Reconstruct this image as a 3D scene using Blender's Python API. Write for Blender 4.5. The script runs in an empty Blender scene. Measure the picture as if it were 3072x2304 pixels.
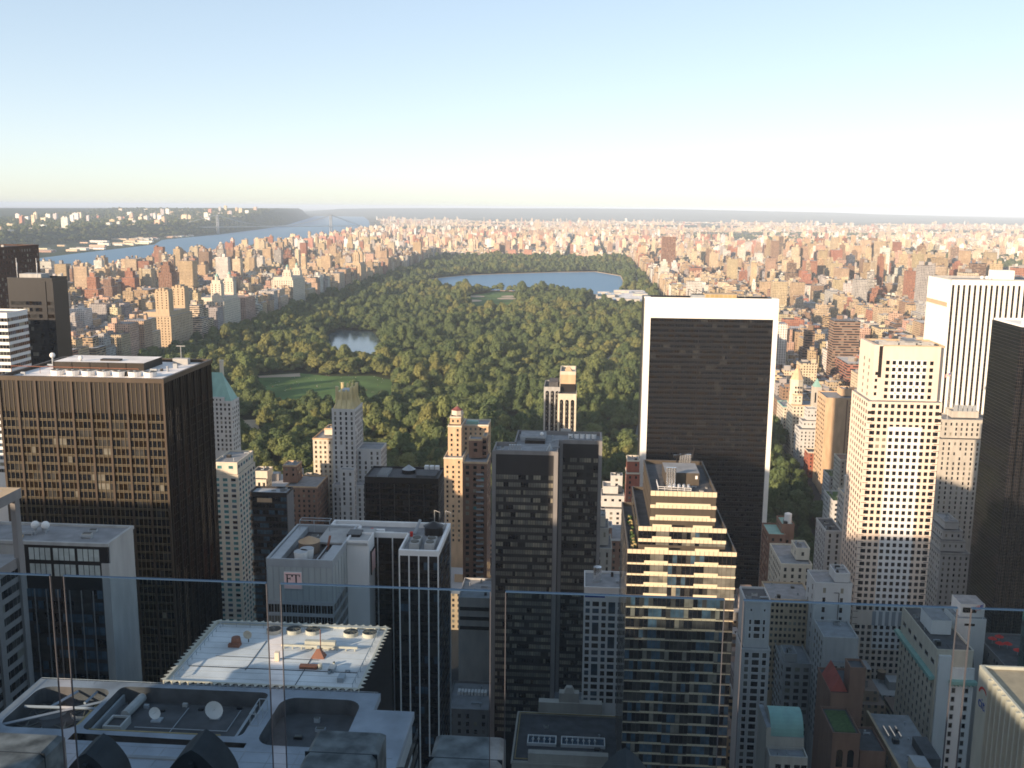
import bpy, math, random
import numpy as np
from mathutils import Vector, Matrix
from mathutils.bvhtree import BVHTree
R = math.radians
rnd = random.Random(7)
SC = bpy.context.scene
COL = SC.collection

# ---------------------------------------------------------------- camera, sky, sun, exposure
EYE = 262.0
PITCH, YAW, ROLL = R(10.18), R(4.05), R(0.5)
cam_d = bpy.data.cameras.new('camera')
cam_d.sensor_width = 36.0
cam_d.lens = 34.57
cam_d.clip_start = 0.2
cam_d.clip_end = 200000.0
cam = bpy.data.objects.new('camera', cam_d)
COL.objects.link(cam)
_f = Vector((-math.sin(YAW) * math.cos(PITCH), math.cos(YAW) * math.cos(PITCH), -math.sin(PITCH)))
_r = Vector((math.cos(YAW), math.sin(YAW), 0))
_u = _r.cross(_f)
_r2 = math.cos(ROLL) * _r + math.sin(ROLL) * _u
_u2 = -math.sin(ROLL) * _r + math.cos(ROLL) * _u
_m = Matrix((_r2, _u2, -_f)).transposed().to_4x4()
_m.translation = Vector((0, 0, EYE))
cam.matrix_world = _m
SC.camera = cam

SUN_EL, SUN_AZ = 14.0, 44.0        # degrees above the horizon; degrees from grid south towards grid west
world = bpy.data.worlds.new('World')
SC.world = world
world.use_nodes = True
nt = world.node_tree
sky = nt.nodes.new('ShaderNodeTexSky')
sky.sky_type = 'NISHITA'
sky.sun_disc = False
sky.sun_elevation = R(SUN_EL)
sky.sun_rotation = R(180 + SUN_AZ)
sky.altitude = 50
sky.air_density = 0.62
sky.dust_density = 0.6
sky.ozone_density = 0.4
bg = nt.nodes['Background']
bg.inputs['Strength'].default_value = 0.232
soft = nt.nodes.new('ShaderNodeHueSaturation')
soft.inputs['Saturation'].default_value = 1.12
nt.links.new(sky.outputs['Color'], soft.inputs['Color'])
flat = nt.nodes.new('ShaderNodeGamma')           # the low sun's sky is far steeper than the hazy evening sky of the photo
flat.inputs['Gamma'].default_value = 0.5
nt.links.new(soft.outputs['Color'], flat.inputs['Color'])
nt.links.new(flat.outputs['Color'], bg.inputs['Color'])

sun_d = bpy.data.lights.new('sun', 'SUN')
sun_d.energy = 4.6
sun_d.angle = R(0.6)
sun_d.color = (1.0, 0.765, 0.54)
sun = bpy.data.objects.new('sun', sun_d)
COL.objects.link(sun)
to_sun = Vector((-math.sin(R(SUN_AZ)) * math.cos(R(SUN_EL)), -math.cos(R(SUN_AZ)) * math.cos(R(SUN_EL)), math.sin(R(SUN_EL))))
sun.rotation_euler = to_sun.to_track_quat('Z', 'Y').to_euler()
sun.location = (0, 0, 900)

SC.view_settings.view_transform = 'Standard'
SC.view_settings.look = 'None'
SC.view_settings.exposure = 1.0
SC.view_settings.gamma = 1.0
SC.view_settings.use_curve_mapping = False
cy = SC.cycles
cy.use_denoising = True
cy.max_bounces = 5
cy.diffuse_bounces = 2
cy.glossy_bounces = 3
cy.transmission_bounces = 3
cy.volume_bounces = 0
cy.transparent_max_bounces = 8
cy.filter_width = 1.7
cy.sample_clamp_indirect = 4.0

# ---------------------------------------------------------------- materials
MATS = {}
def _new(name):
    m = bpy.data.materials.new(name)
    m.use_nodes = True
    n = m.node_tree.nodes
    return m, m.node_tree, n['Principled BSDF']

def wall(name, col, var=0.12, scale=0.35, rough=0.85, metal=0.0, streak=True, spec=0.3):
    """matte wall: base colour with soft weathering noise in world space"""
    if name in MATS: return MATS[name]
    m, t, p = _new(name)
    N, K = t.nodes, t.links
    geo = N.new('ShaderNodeNewGeometry')
    mp = N.new('ShaderNodeMapping'); mp.inputs['Scale'].default_value = (scale, scale, scale * (0.25 if streak else 1))
    K.new(geo.outputs['Position'], mp.inputs['Vector'])
    nz = N.new('ShaderNodeTexNoise'); nz.inputs['Scale'].default_value = 1.0; nz.inputs['Detail'].default_value = 5
    K.new(mp.outputs['Vector'], nz.inputs['Vector'])
    rmp = N.new('ShaderNodeMapRange')
    rmp.inputs['From Min'].default_value = 0.3; rmp.inputs['From Max'].default_value = 0.7
    rmp.inputs['To Min'].default_value = 1 - var; rmp.inputs['To Max'].default_value = 1 + var
    K.new(nz.outputs['Fac'], rmp.inputs['Value'])
    mul = N.new('ShaderNodeVectorMath'); mul.operation = 'SCALE'
    mul.inputs[0].default_value = col[:3]
    K.new(rmp.outputs['Result'], mul.inputs['Scale'])
    K.new(mul.outputs['Vector'], p.inputs['Base Color'])
    p.inputs['Roughness'].default_value = rough
    p.inputs['Metallic'].default_value = metal
    p.inputs['Specular IOR Level'].default_value = spec
    MATS[name] = m
    return m

def glass(name, col, rough=0.08, spec=0.35, var=0.4):
    """window glass seen from outside: dark room behind, mirror of the sky on top"""
    if name in MATS: return MATS[name]
    m, t, p = _new(name)
    N, K = t.nodes, t.links
    geo = N.new('ShaderNodeNewGeometry')
    nz = N.new('ShaderNodeTexNoise'); nz.inputs['Scale'].default_value = 0.45; nz.inputs['Detail'].default_value = 2
    K.new(geo.outputs['Position'], nz.inputs['Vector'])
    rmp = N.new('ShaderNodeMapRange')
    rmp.inputs['From Min'].default_value = 0.3; rmp.inputs['From Max'].default_value = 0.7
    rmp.inputs['To Min'].default_value = 1 - var; rmp.inputs['To Max'].default_value = 1 + var
    K.new(nz.outputs['Fac'], rmp.inputs['Value'])
    mul = N.new('ShaderNodeVectorMath'); mul.operation = 'SCALE'; mul.inputs[0].default_value = col[:3]
    K.new(rmp.outputs['Result'], mul.inputs['Scale'])
    K.new(mul.outputs['Vector'], p.inputs['Base Color'])
    p.inputs['Roughness'].default_value = rough
    p.inputs['Specular IOR Level'].default_value = spec
    bmp = N.new('ShaderNodeBump'); bmp.inputs['Strength'].default_value = 0.05; bmp.inputs['Distance'].default_value = 0.3
    nz2 = N.new('ShaderNodeTexNoise'); nz2.inputs['Scale'].default_value = 0.2
    K.new(geo.outputs['Position'], nz2.inputs['Vector'])
    K.new(nz2.outputs['Fac'], bmp.inputs['Height'])
    K.new(bmp.outputs['Normal'], p.inputs['Normal'])
    MATS[name] = m
    return m

G_DARK = glass('glass_dark', (0.007, 0.008, 0.011))
G_MID = glass('glass_mid', (0.036, 0.036, 0.035))
G_BLIND = glass('glass_blind', (0.22, 0.20, 0.15), rough=0.35, spec=0.5, var=0.25)
G_BLIND2 = glass('glass_blind_grey', (0.13, 0.125, 0.105), rough=0.3, spec=0.5, var=0.3)
G_PALE = glass('glass_pale_curtain', (.42, .46, .44), rough=.3, spec=.5, var=.2)
G_BLUE = glass('glass_blue', (0.04, 0.07, 0.10), spec=0.4)
G_TEAL = glass('glass_teal', (0.05, 0.17, 0.17), spec=0.4)
G_BRONZE = glass('glass_bronze', (0.012, 0.008, 0.005), spec=0.4)
W_BRONZE = wall('bronze_spandrel', (0.022, 0.016, 0.011), rough=0.45, spec=0.3)
W_BRONZE2 = wall('bronze_pier', (0.062, 0.045, 0.031), rough=0.5)
W_MULL = wall('tan_mullion', (0.12, 0.098, 0.06), rough=0.5)
W_BLACK = wall('black_metal', (0.015, 0.015, 0.017), rough=0.4, spec=0.3)
W_JET = wall('jet_black_glass_metal', (0.006, 0.0055, 0.006), rough=0.35, spec=0.6)
W_DKBROWN = wall('dark_brown_metal', (0.017, 0.013, 0.011), rough=0.45, spec=0.3)
W_GRANITE = wall('dark_granite', (0.022, 0.021, 0.023), rough=0.55)
W_PIERGREY = wall('grey_pier', (0.20, 0.19, 0.185))
W_WHITE = wall('white_panel', (0.70, 0.685, 0.66), var=0.05)
W_TRAV = wall('white_travertine', (0.80, 0.78, 0.72), var=0.05)
W_BROWNDK = wall('dark_brown_brick', (0.085, 0.05, 0.038), var=0.15)
W_CAP = wall('dull_red_tile', (0.17, 0.055, 0.05), var=0.2)
W_SLAB = wall('painted_roof_slab', (0.25, 0.27, 0.30), var=0.28, streak=False, scale=0.15)
W_ROOFWHITE = wall('white_roof_membrane', (0.72, 0.69, 0.66), var=0.2, streak=False, scale=0.12)
W_ROOFGREY = wall('grey_roof_gravel', (0.23, 0.235, 0.24), var=0.2, streak=False, scale=0.3)
W_ROOFDARK = wall('dark_roof_felt', (0.075, 0.075, 0.078), var=0.3, streak=False, scale=0.3)
W_CONC = wall('pale_concrete', (0.36, 0.355, 0.34), var=0.14)
W_LIMESTONE = wall('limestone', (0.44, 0.405, 0.35), var=0.12)
W_CREAM = wall('cream_brick', (0.56, 0.50, 0.40), var=0.10)
W_TAN = wall('tan_brick', (0.45, 0.34, 0.22), var=0.12)
W_ORANGE = wall('orange_brick', (0.52, 0.365, 0.23), var=0.14)
W_BRICK = wall('brown_brick', (0.22, 0.125, 0.085), var=0.16)
W_RED = wall('red_brick', (0.30, 0.10, 0.065), var=0.16)
W_REDROOF = wall('red_roof_tile', (0.33, 0.075, 0.055), var=0.2)
W_GREYBRICK = wall('white_brick', (0.49, 0.485, 0.47), var=0.08)
W_COPPER = wall('green_copper', (0.23, 0.40, 0.35), var=0.12, rough=0.6)
W_GOLD = wall('gilded_roof', (0.55, 0.46, 0.24), var=0.2, rough=0.5)
W_STEEL = wall('grey_steel', (0.31, 0.33, 0.345), var=0.1, rough=0.45)
W_PALEMETAL = wall('pale_metal_panel', (0.37, 0.40, 0.395), var=0.06, rough=0.45)
W_SILVER = wall('silver_pipe', (0.75, 0.75, 0.75), var=0.05, rough=0.25, metal=0.9)
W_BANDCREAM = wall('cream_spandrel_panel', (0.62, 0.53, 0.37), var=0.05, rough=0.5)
W_STEP = wall('taupe_metal_panel', (0.075, 0.062, 0.048), rough=0.45)
W_PINKGRAN = wall('pink_granite', (0.68, 0.56, 0.46), var=0.06)
W_BANDSHADED = wall('cream_spandrel_shaded', (0.40, 0.345, 0.24), var=0.06, rough=0.5)  # cream spandrel darkened to paint the shade on the lower floors
W_STONE = wall('deck_stone', (0.15, 0.15, 0.145), var=0.6, scale=4.5, streak=False)
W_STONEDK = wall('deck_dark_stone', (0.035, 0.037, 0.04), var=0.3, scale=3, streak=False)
W_TANK = wall('tank_timber', (0.15, 0.11, 0.08), var=0.2)
W_TANKROOF = wall('tank_roof_tan', (0.42, 0.29, 0.18), var=0.1)
W_PINK = wall('pink_sign_face', (0.85, 0.56, 0.52), var=0.02)
W_INK = wall('sign_black', (0.01, 0.01, 0.012), var=0.02)
W_REDP = wall('red_paint', (0.55, 0.04, 0.03), var=0.1)
W_BLUEP = wall('blue_paint', (0.03, 0.07, 0.30), var=0.1)
W_RUST = wall('rust_red_duct', (0.26, 0.11, 0.07), var=0.2)
W_YELLOW = wall('yellow_timber', (0.36, 0.27, 0.12), var=0.2)
W_FAN = wall('fan_blade_grey', (0.10, 0.10, 0.09), var=0.3)
W_ASPH = wall('asphalt', (0.05, 0.05, 0.052), var=0.2, streak=False, scale=0.2)
W_LINE = wall('road_paint', (0.7, 0.7, 0.66), var=0.1)
W_TRUNK = wall('bark', (0.09, 0.065, 0.045), var=0.3)
W_GREENROOF = wall('roof_planting', (0.06, 0.10, 0.03), var=0.4, streak=False, scale=0.8)
W_GREENGL = glass('glass_green', (0.015, 0.06, 0.055), spec=0.8)

# ---------------------------------------------------------------- mesh helpers
class MB:
    """collects shapes in world metres; build() links them as ONE mesh object"""
    def __init__(s):
        s.v = []; s.f = []; s.m = []
    def face(s, pts, m=0):
        i = len(s.v); s.v.extend(pts); s.f.append(tuple(range(i, i + len(pts)))); s.m.append(m)
    def box(s, x0, x1, y0, y1, z0, z1, m=0, mt=None, bot=False):
        i = len(s.v)
        s.v += [(x0, y0, z0), (x1, y0, z0), (x1, y1, z0), (x0, y1, z0), (x0, y0, z1), (x1, y0, z1), (x1, y1, z1), (x0, y1, z1)]
        s.f += [(i, i+1, i+5, i+4), (i+1, i+2, i+6, i+5), (i+2, i+3, i+7, i+6), (i+3, i, i+4, i+7), (i+4, i+5, i+6, i+7)]
        s.m += [m, m, m, m, m if mt is None else mt]
        if bot: s.f.append((i+3, i+2, i+1, i)); s.m.append(m)
        return s
    def prism(s, poly, z0, z1, m=0, mt=None):
        """vertical prism over a counter-clockwise polygon"""
        n = len(poly); i = len(s.v)
        s.v += [(x, y, z0) for x, y in poly] + [(x, y, z1) for x, y in poly]
        for k in range(n):
            s.f.append((i + k, i + (k+1) % n, i + n + (k+1) % n, i + n + k)); s.m.append(m)
        s.f.append(tuple(i + n + k for k in range(n))); s.m.append(m if mt is None else mt)
        return s
    def cyl(s, cx, cy, z0, z1, r0, r1=None, n=12, m=0, mt=None):
        r1 = r0 if r1 is None else r1
        i = len(s.v)
        for z, r in ((z0, r0), (z1, r1)):
            s.v += [(cx + r * math.cos(2*math.pi*k/n), cy + r * math.sin(2*math.pi*k/n), z) for k in range(n)]
        for k in range(n):
            s.f.append((i + k, i + (k+1) % n, i + n + (k+1) % n, i + n + k)); s.m.append(m)
        if r1 > 1e-3:
            s.f.append(tuple(i + n + k for k in range(n))); s.m.append(m if mt is None else mt)
        return s
    def bar(s, p, q, r=0.1, m=0, n=4):
        p, q = Vector(p), Vector(q); d = (q - p).normalized()
        a = d.orthogonal().normalized(); b = d.cross(a); i = len(s.v)
        for c in (p, q):
            for k in range(n):
                t = 2 * math.pi * (k + .5) / n
                s.v.append(tuple(c + a * (r * math.cos(t)) + b * (r * math.sin(t))))
        for k in range(n):
            s.f.append((i + k, i + (k+1) % n, i + n + (k+1) % n, i + n + k)); s.m.append(m)
        s.f.append(tuple(i + n + k for k in range(n))); s.m.append(m)
        s.f.append(tuple(i + n - 1 - k for k in range(n))); s.m.append(m)
        return s
    def ball(s, c, r, m=0, nu=10, nv=6, sz=1.0):
        i = len(s.v)
        for a in range(nv + 1):
            th = math.pi * a / nv
            for b in range(nu):
                ph = 2 * math.pi * b / nu
                s.v.append((c[0] + r*math.sin(th)*math.cos(ph), c[1] + r*math.sin(th)*math.sin(ph), c[2] - r*sz*math.cos(th)))
        for a in range(nv):
            for b in range(nu):
                s.f.append((i + a*nu + b, i + a*nu + (b+1) % nu, i + (a+1)*nu + (b+1) % nu, i + (a+1)*nu + b)); s.m.append(m)
        return s
    def hip(s, x0, x1, y0, y1, z0, z1, rx=0.0, ry=0.0, m=0):
        """hipped / pyramid roof; rx, ry = half lengths of the flat or ridge on top"""
        cx, cyy = (x0+x1)/2, (y0+y1)/2; i = len(s.v)
        s.v += [(x0,y0,z0),(x1,y0,z0),(x1,y1,z0),(x0,y1,z0),(cx-rx,cyy-ry,z1),(cx+rx,cyy-ry,z1),(cx+rx,cyy+ry,z1),(cx-rx,cyy+ry,z1)]
        s.f += [(i,i+1,i+5,i+4),(i+1,i+2,i+6,i+5),(i+2,i+3,i+7,i+6),(i+3,i,i+4,i+7),(i+4,i+5,i+6,i+7)]; s.m += [m]*5
        return s
    def rim(s, x0, x1, y0, y1, z0, z1, t=0.5, m=0):
        s.box(x0, x1, y0, y0+t, z0, z1, m); s.box(x0, x1, y1-t, y1, z0, z1, m)
        s.box(x0, x0+t, y0+t, y1-t, z0, z1, m); s.box(x1-t, x1, y0+t, y1-t, z0, z1, m)
        return s
    def build(s, name, mats, parent=None, smooth=False):
        me = bpy.data.meshes.new(name)
        off = parent_world(parent) if parent is not None else Vector((0, 0, 0))
        vs = s.v if parent is None else [(a-off.x, b-off.y, c-off.z) for a, b, c in s.v]
        me.from_pydata(vs, [], s.f)
        if not isinstance(mats, (list, tuple)): mats = [mats]
        for mm in mats: me.materials.append(mm)
        me.polygons.foreach_set('material_index', s.m)
        if smooth: me.polygons.foreach_set('use_smooth', [True] * len(s.f))
        me.update()
        o = bpy.data.objects.new(name, me)
        COL.objects.link(o)
        if parent is not None: o.parent = parent
        return o

def parent_world(o):
    v = Vector(o.location)
    return v + parent_world(o.parent) if o.parent is not None else v

def thing(name, label, cat, loc=(0, 0, 0), group=None):
    o = bpy.data.objects.new(name, None)
    COL.objects.link(o)
    o.empty_display_size = 2.0
    o.location = loc
    return tag(o, label, cat, group)

def tag(o, label, cat, group=None):
    o['label'] = label; o['category'] = cat
    if group: o['group'] = group
    return o

def kind(o, k):
    o['kind'] = k
    return o

SOLID = []                                    # masses that hide what stands behind them
def reg(*b): SOLID.append(b)

LAND = []                                     # landmarks other labels may point at: (text, x, y, z)

# ---- windows: up to 100 of a building as parts of their own, the rest as one part
WIN = {}
WMESH = {}
def win(root, face, plane, a, z, w, h, glassmat, frame=None):
    WIN.setdefault(root.name, (root, []))[1].append((face, plane, a, z, w, h, glassmat, frame))

GLASSES = [(G_DARK, 5), (G_MID, 3), (G_BLIND2, 1.4), (G_BLIND, 0.7)]
def pick(gl=GLASSES):
    t = rnd.random() * sum(w for _, w in gl)
    for g, w in gl:
        t -= w
        if t <= 0: return g
    return gl[0][0]

def win_grid(root, face, plane, a0, a1, z0, z1, cols, rows, w, h, gl=GLASSES, frame=None, skip=0.0, mask=None):
    da, dz = (a1 - a0) / cols, (z1 - z0) / rows
    for r in range(rows):
        for c in range(cols):
            if mask and not mask(c, r): continue
            if skip and rnd.random() < skip: continue
            win(root, face, plane, a0 + da * (c + .5), z0 + dz * (r + .5), w, h, pick(gl), frame)

def _win_shape(mb, face, ox, oy, oz, w, h, fr):
    # frame 6 cm proud, pane 2 cm proud of the wall, 0.14 m wide frame
    t = 0.14
    def P(a, d, z):
        if face == 'S': return (ox + a, oy - d, oz + z)
        if face == 'N': return (ox - a, oy + d, oz + z)
        if face == 'W': return (ox - d, oy - a, oz + z)
        return (ox + d, oy + a, oz + z)
    def slab(a0, a1, z0, z1, d, m):
        q = [P(a0, d, z0), P(a1, d, z0), P(a1, d, z1), P(a0, d, z1)]
        b = [P(a0, -.02, z0), P(a1, -.02, z0), P(a1, -.02, z1), P(a0, -.02, z1)]
        mb.face(q, m)
        for k in range(4):
            mb.face([b[k], b[(k+1) % 4], q[(k+1) % 4], q[k]], m)
    W, H = w/2, h/2
    if fr:
        slab(-W, W, -H, H, 0.02, 0)
        slab(-W-t, W+t, -H-t*1.6, -H, 0.16, 1)
        slab(-W-t, -W, -H, H, 0.06, 1); slab(W, W+t, -H, H, 0.06, 1); slab(-W-t, W+t, H, H+t, 0.06, 1)
    else:
        slab(-W, W, -H, H, 0.03, 0)

def finish_windows():
    for root, ws in WIN.values():
        off = parent_world(root)
        def size(q):
            face, plane, a, z, w, h, g, fr = q
            x, y = (a, plane) if face in 'SN' else (plane, a)
            v = Vector((x, y, z - EYE)); d = v.length
            n = {'S': (0, -1), 'N': (0, 1), 'W': (-1, 0), 'E': (1, 0)}[face]
            return w * h * max(0.0, -(v.x*n[0] + v.y*n[1]) / d) / d**2 * (0.6 + z / 150)
        ws.sort(key=size, reverse=True)
        rest = {}
        for k, (face, plane, a, z, w, h, g, fr) in enumerate(ws):
            x, y = (a, plane) if face in 'SN' else (plane, a)
            if k < 100:
                key = (face, round(w, 2), round(h, 2), g.name, fr.name if fr else '')
                if key not in WMESH:
                    mb = MB(); _win_shape(mb, face, 0, 0, 0, w, h, fr)
                    me = bpy.data.meshes.new('window'); me.from_pydata(mb.v, [], mb.f)
                    me.materials.append(g)
                    if fr: me.materials.append(fr)
                    me.polygons.foreach_set('material_index', mb.m); me.update()
                    WMESH[key] = me
                o = bpy.data.objects.new('window', WMESH[key])
                COL.objects.link(o); o.parent = root
                o.location = (x - off.x, y - off.y, z - off.z)
            else:
                mb, ml = rest.setdefault('r', (MB(), []))
                if g not in ml: ml.append(g)
                f2 = fr or g
                if f2 not in ml: ml.append(f2)
                n0 = len(mb.m)
                _win_shape(mb, face, x, y, z, w, h, fr)
                gi, fi = ml.index(g), ml.index(f2)
                for q in range(n0, len(mb.m)): mb.m[q] = gi if mb.m[q] == 0 else fi
        if rest:
            mb, ml = rest['r']
            kind(mb.build('window', ml, root), 'stuff')

def bands(root, x0, x1, y0, y1, zs, h, faces='SWE', pane=1.5, gl=GLASSES, mull=None, name='window_band', off=0.05):
    """one ribbon of panes per floor, running round the faces that can be seen"""
    for z in zs:
        mb = MB(); ml = [g for g, _ in gl]
        if mull: ml.append(mull)
        for fc in faces:
            a0, a1 = (x0, x1) if fc == 'S' else (y0, y1)
            n = max(1, round((a1 - a0) / pane)); d = (a1 - a0) / n
            run, g = 0, pick(gl)
            for k in range(n):
                if run <= 0: g, run = pick(gl), rnd.choice((1, 1, 2, 3))
                run -= 1
                b0, b1 = a0 + d*k + 0.06, a0 + d*(k+1) - 0.06
                i = ml.index(g)
                if fc == 'S': mb.face([(b0, y0-off, z), (b1, y0-off, z), (b1, y0-off, z+h), (b0, y0-off, z+h)], i)
                elif fc == 'W': mb.face([(x0-off, b1, z), (x0-off, b0, z), (x0-off, b0, z+h), (x0-off, b1, z+h)], i)
                else: mb.face([(x1+off, b0, z), (x1+off, b1, z), (x1+off, b1, z+h), (x1+off, b0, z+h)], i)
        mb.build(name, ml, root)

def roof_tank(root, x, y, z, r=2.0, h=4.0, name='water_tank'):
    mb = MB()
    for a, b in ((-.7, -.7), (.7, -.7), (.7, .7), (-.7, .7)):
        mb.bar((x + a*r, y + b*r, z), (x + a*r, y + b*r, z + 2.2), 0.15, 1)
    mb.cyl(x, y, z + 2.2, z + 2.2 + h, r, n=12, m=0)
    mb.cyl(x, y, z + 2.2 + h, z + 3.6 + h, r * 1.08, 0.05, n=12, m=2)
    return mb.build(name, [W_TANK, W_STEEL, W_TANKROOF], root)

def clutter(root, x0, x1, y0, y1, z, n=5, s=1.0, mats=None):
    """vents, ducts and small air units standing on a roof, one part each"""
    mats = mats or [W_STEEL, W_ROOFGREY, W_CONC, W_BLACK]
    for k in range(n):
        w, d, h = rnd.uniform(.8, 3.2)*s, rnd.uniform(.8, 2.6)*s, rnd.uniform(.6, 2.2)*s
        x, y = rnd.uniform(x0, max(x0, x1-w)), rnd.uniform(y0, max(y0, y1-d))
        mb = MB(); mt = rnd.choice(mats)
        q = rnd.random()
        if q < .5:
            mb.box(x, x+w, y, y+d, z, z+h); mb.box(x+.1*w, x+.9*w, y+.1*d, y+.9*d, z+h, z+h+.15, 1)
            mb.build('air_unit', [mt, W_FAN], root)
        elif q < .75:
            mb.cyl(x, y, z, z+h, .35*s, n=8); mb.cyl(x, y, z+h, z+h+.3, .55*s, n=8)
            mb.build('vent_pipe', [W_STEEL], root)
        else:
            mb.box(x, x+w*1.8, y, y+.7*s, z+.3, z+1.0*s); mb.box(x, x+.3, y, y+.7*s, z, z+.3); mb.box(x+w*1.8-.3, x+w*1.8, y, y+.7*s, z, z+.3)
            mb.build('duct', [W_STEEL], root)

# ================================================================ midtown towers
# ---- brown-black gridded office tower on the left
def bronze_grid_tower():
    x0, x1, y0, y1, zt = -163.6, -116.0, 262.0, 298.0, 214.2
    t = thing('office_tower', 'large brown-black gridded office tower with pale roof, filling the left side', 'office tower', (-140, 280, 0))
    reg(x0, x1, y0, y1, 0, zt)
    mb = MB(); mb.box(x0, x1, y0, y1, 0, zt - 1.0, 0, 1)
    mb.rim(x0-.3, x1+.3, y0-.3, y1+.3, zt - 1.3, zt, .9, 2)
    mb.build('wall', [W_BRONZE, W_ROOFWHITE, W_BRONZE2], t)
    top = zt - 9.4
    zs = [top - 2.56 * k for k in range(1, 50)]
    gl = [(G_DARK, 6), (G_BRONZE, 4), (G_MID, 1.3), (G_BLIND2, .22), (G_BLIND, .05)]
    bands(t, x0, x1, y0, y1, zs, 1.75, 'S', 1.32, gl)
    gE = [(G_BRONZE, 5), (G_DARK, 3)]
    bands(t, x0, x1, y0, y1, zs, 2.2, 'E', 1.2, gE)
    # louvred plant floors under the roof
    for k in range(3):
        m2 = MB(); z = zt - 3.7 - 2.7 * k
        m2.face([(x0, y0-.06, z), (x1, y0-.06, z), (x1, y0-.06, z+2.2), (x0, y0-.06, z+2.2)])
        m2.build('louvre_band', [W_DKBROWN], t)
    m3 = MB(); nb = 9; d = (x1 - x0) / nb
    for k in range(nb + 1):
        a = x0 + d * k
        m3.box(a-.30, a+.30, y0-.4, y0, 0, zt - 1.3, 0)
        if k < nb:
            for q in range(1, 4): m3.box(a + d*q/4 - .07, a + d*q/4 + .07, y0-.2, y0, 0, zt - 1.4, 1)
    for z in zs: m3.box(x0, x1, y0-.12, y0, z-.34, z-.2, 1); m3.box(x0, x1, y0-.12, y0, z-.72, z-.62, 1)
    for k in range(28):
        b = y0 + (y1 - y0) * (k + .5) / 28
        m3.box(x1, x1 + (.5 if k % 4 == 0 else .22), b-.12, b+.12, 0, zt - 1.4, 2)
    m3.build('facade_grid', [W_BRONZE2, W_MULL, W_DKBROWN], t)
    # roof house, tanks, aerials
    px0, px1, py0, py1, pz = -157.4, -129.6, 280.0, 293.0, 215.5
    m4 = MB(); m4.box(px0, px1, py0, py1, zt-1, pz, 0, 1); m4.box(px0+13, px0+19, py0+3, py0+5, pz, pz+.5, 2)
    for k in range(6): m4.box(px0 + (px1-px0)*k/5.0 - .12, px0 + (px1-px0)*k/5.0 + .12, py0-.15, py0, zt-1, pz, 2)
    m4.build('roof_house', [W_BRONZE, W_ROOFWHITE, W_DKBROWN], t)
    for k in range(7):
        c = MB(); cx = -151.0 + 4.6 * k; cyy = 270.5
        c.cyl(cx, cyy, zt-1, zt+.5, 1.7, 1.9, 16, 0, 1); c.cyl(cx, cyy, zt+.5, zt+.65, .4, .4, 8, 2)
        c.build('fan_housing', [W_WHITE, W_FAN, W_STEEL], t)
    for dx, dy, r in ((-3.5, 6, 1.2), (7.5, 2, 1.0)):
        c = MB(); c.cyl(px0+dx, py0+dy, pz-3 if dx < 0 else pz, pz+.8, .3, n=8); c.ball((px0+dx, py0+dy, pz+.9), r*.7, 1)
        c.build('radar_dome', [W_STEEL, W_WHITE], t)
    c = MB(); ax, ay = -123.9, 294.0
    c.box(ax-2.4, ax+2.4, ay-1, ay+1, zt-1, zt+.8); c.bar((ax, ay, zt+.8), (ax, ay, zt+4.6), .16); c.bar((ax-1.4, ay, zt+4.6), (ax+1.4, ay, zt+4.6), .14)
    c.build('aerial', [W_CONC], t)
    c = MB(); c.bar((px0-9, py0-7, zt+.9), (px1+2, py0-8, zt+.9), .09); c.bar((px0-9, py0-7, zt-1), (px0-9, py0-7, zt+.9), .09); c.bar((px1+2, py0-8, zt-1), (px1+2, py0-8, zt+.9), .09)
    for k in range(5): c.bar((px0+6*k, py0-7.5, zt-1), (px0+6*k, py0-7.5, zt+.9), .07)
    c.build('railing', [W_RUST], t)
    clutter(t, px1-4, x1-4, y0+4, y1-8, zt-1, 5, .8)
    clutter(t, x0+2, px0-3, y0+4, y1-6, zt-1, 4, .8, [W_RUST, W_STEEL, W_CONC])
    LAND.append(('brown-black gridded tower', -140, 262, 150))
bronze_grid_tower()

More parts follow.
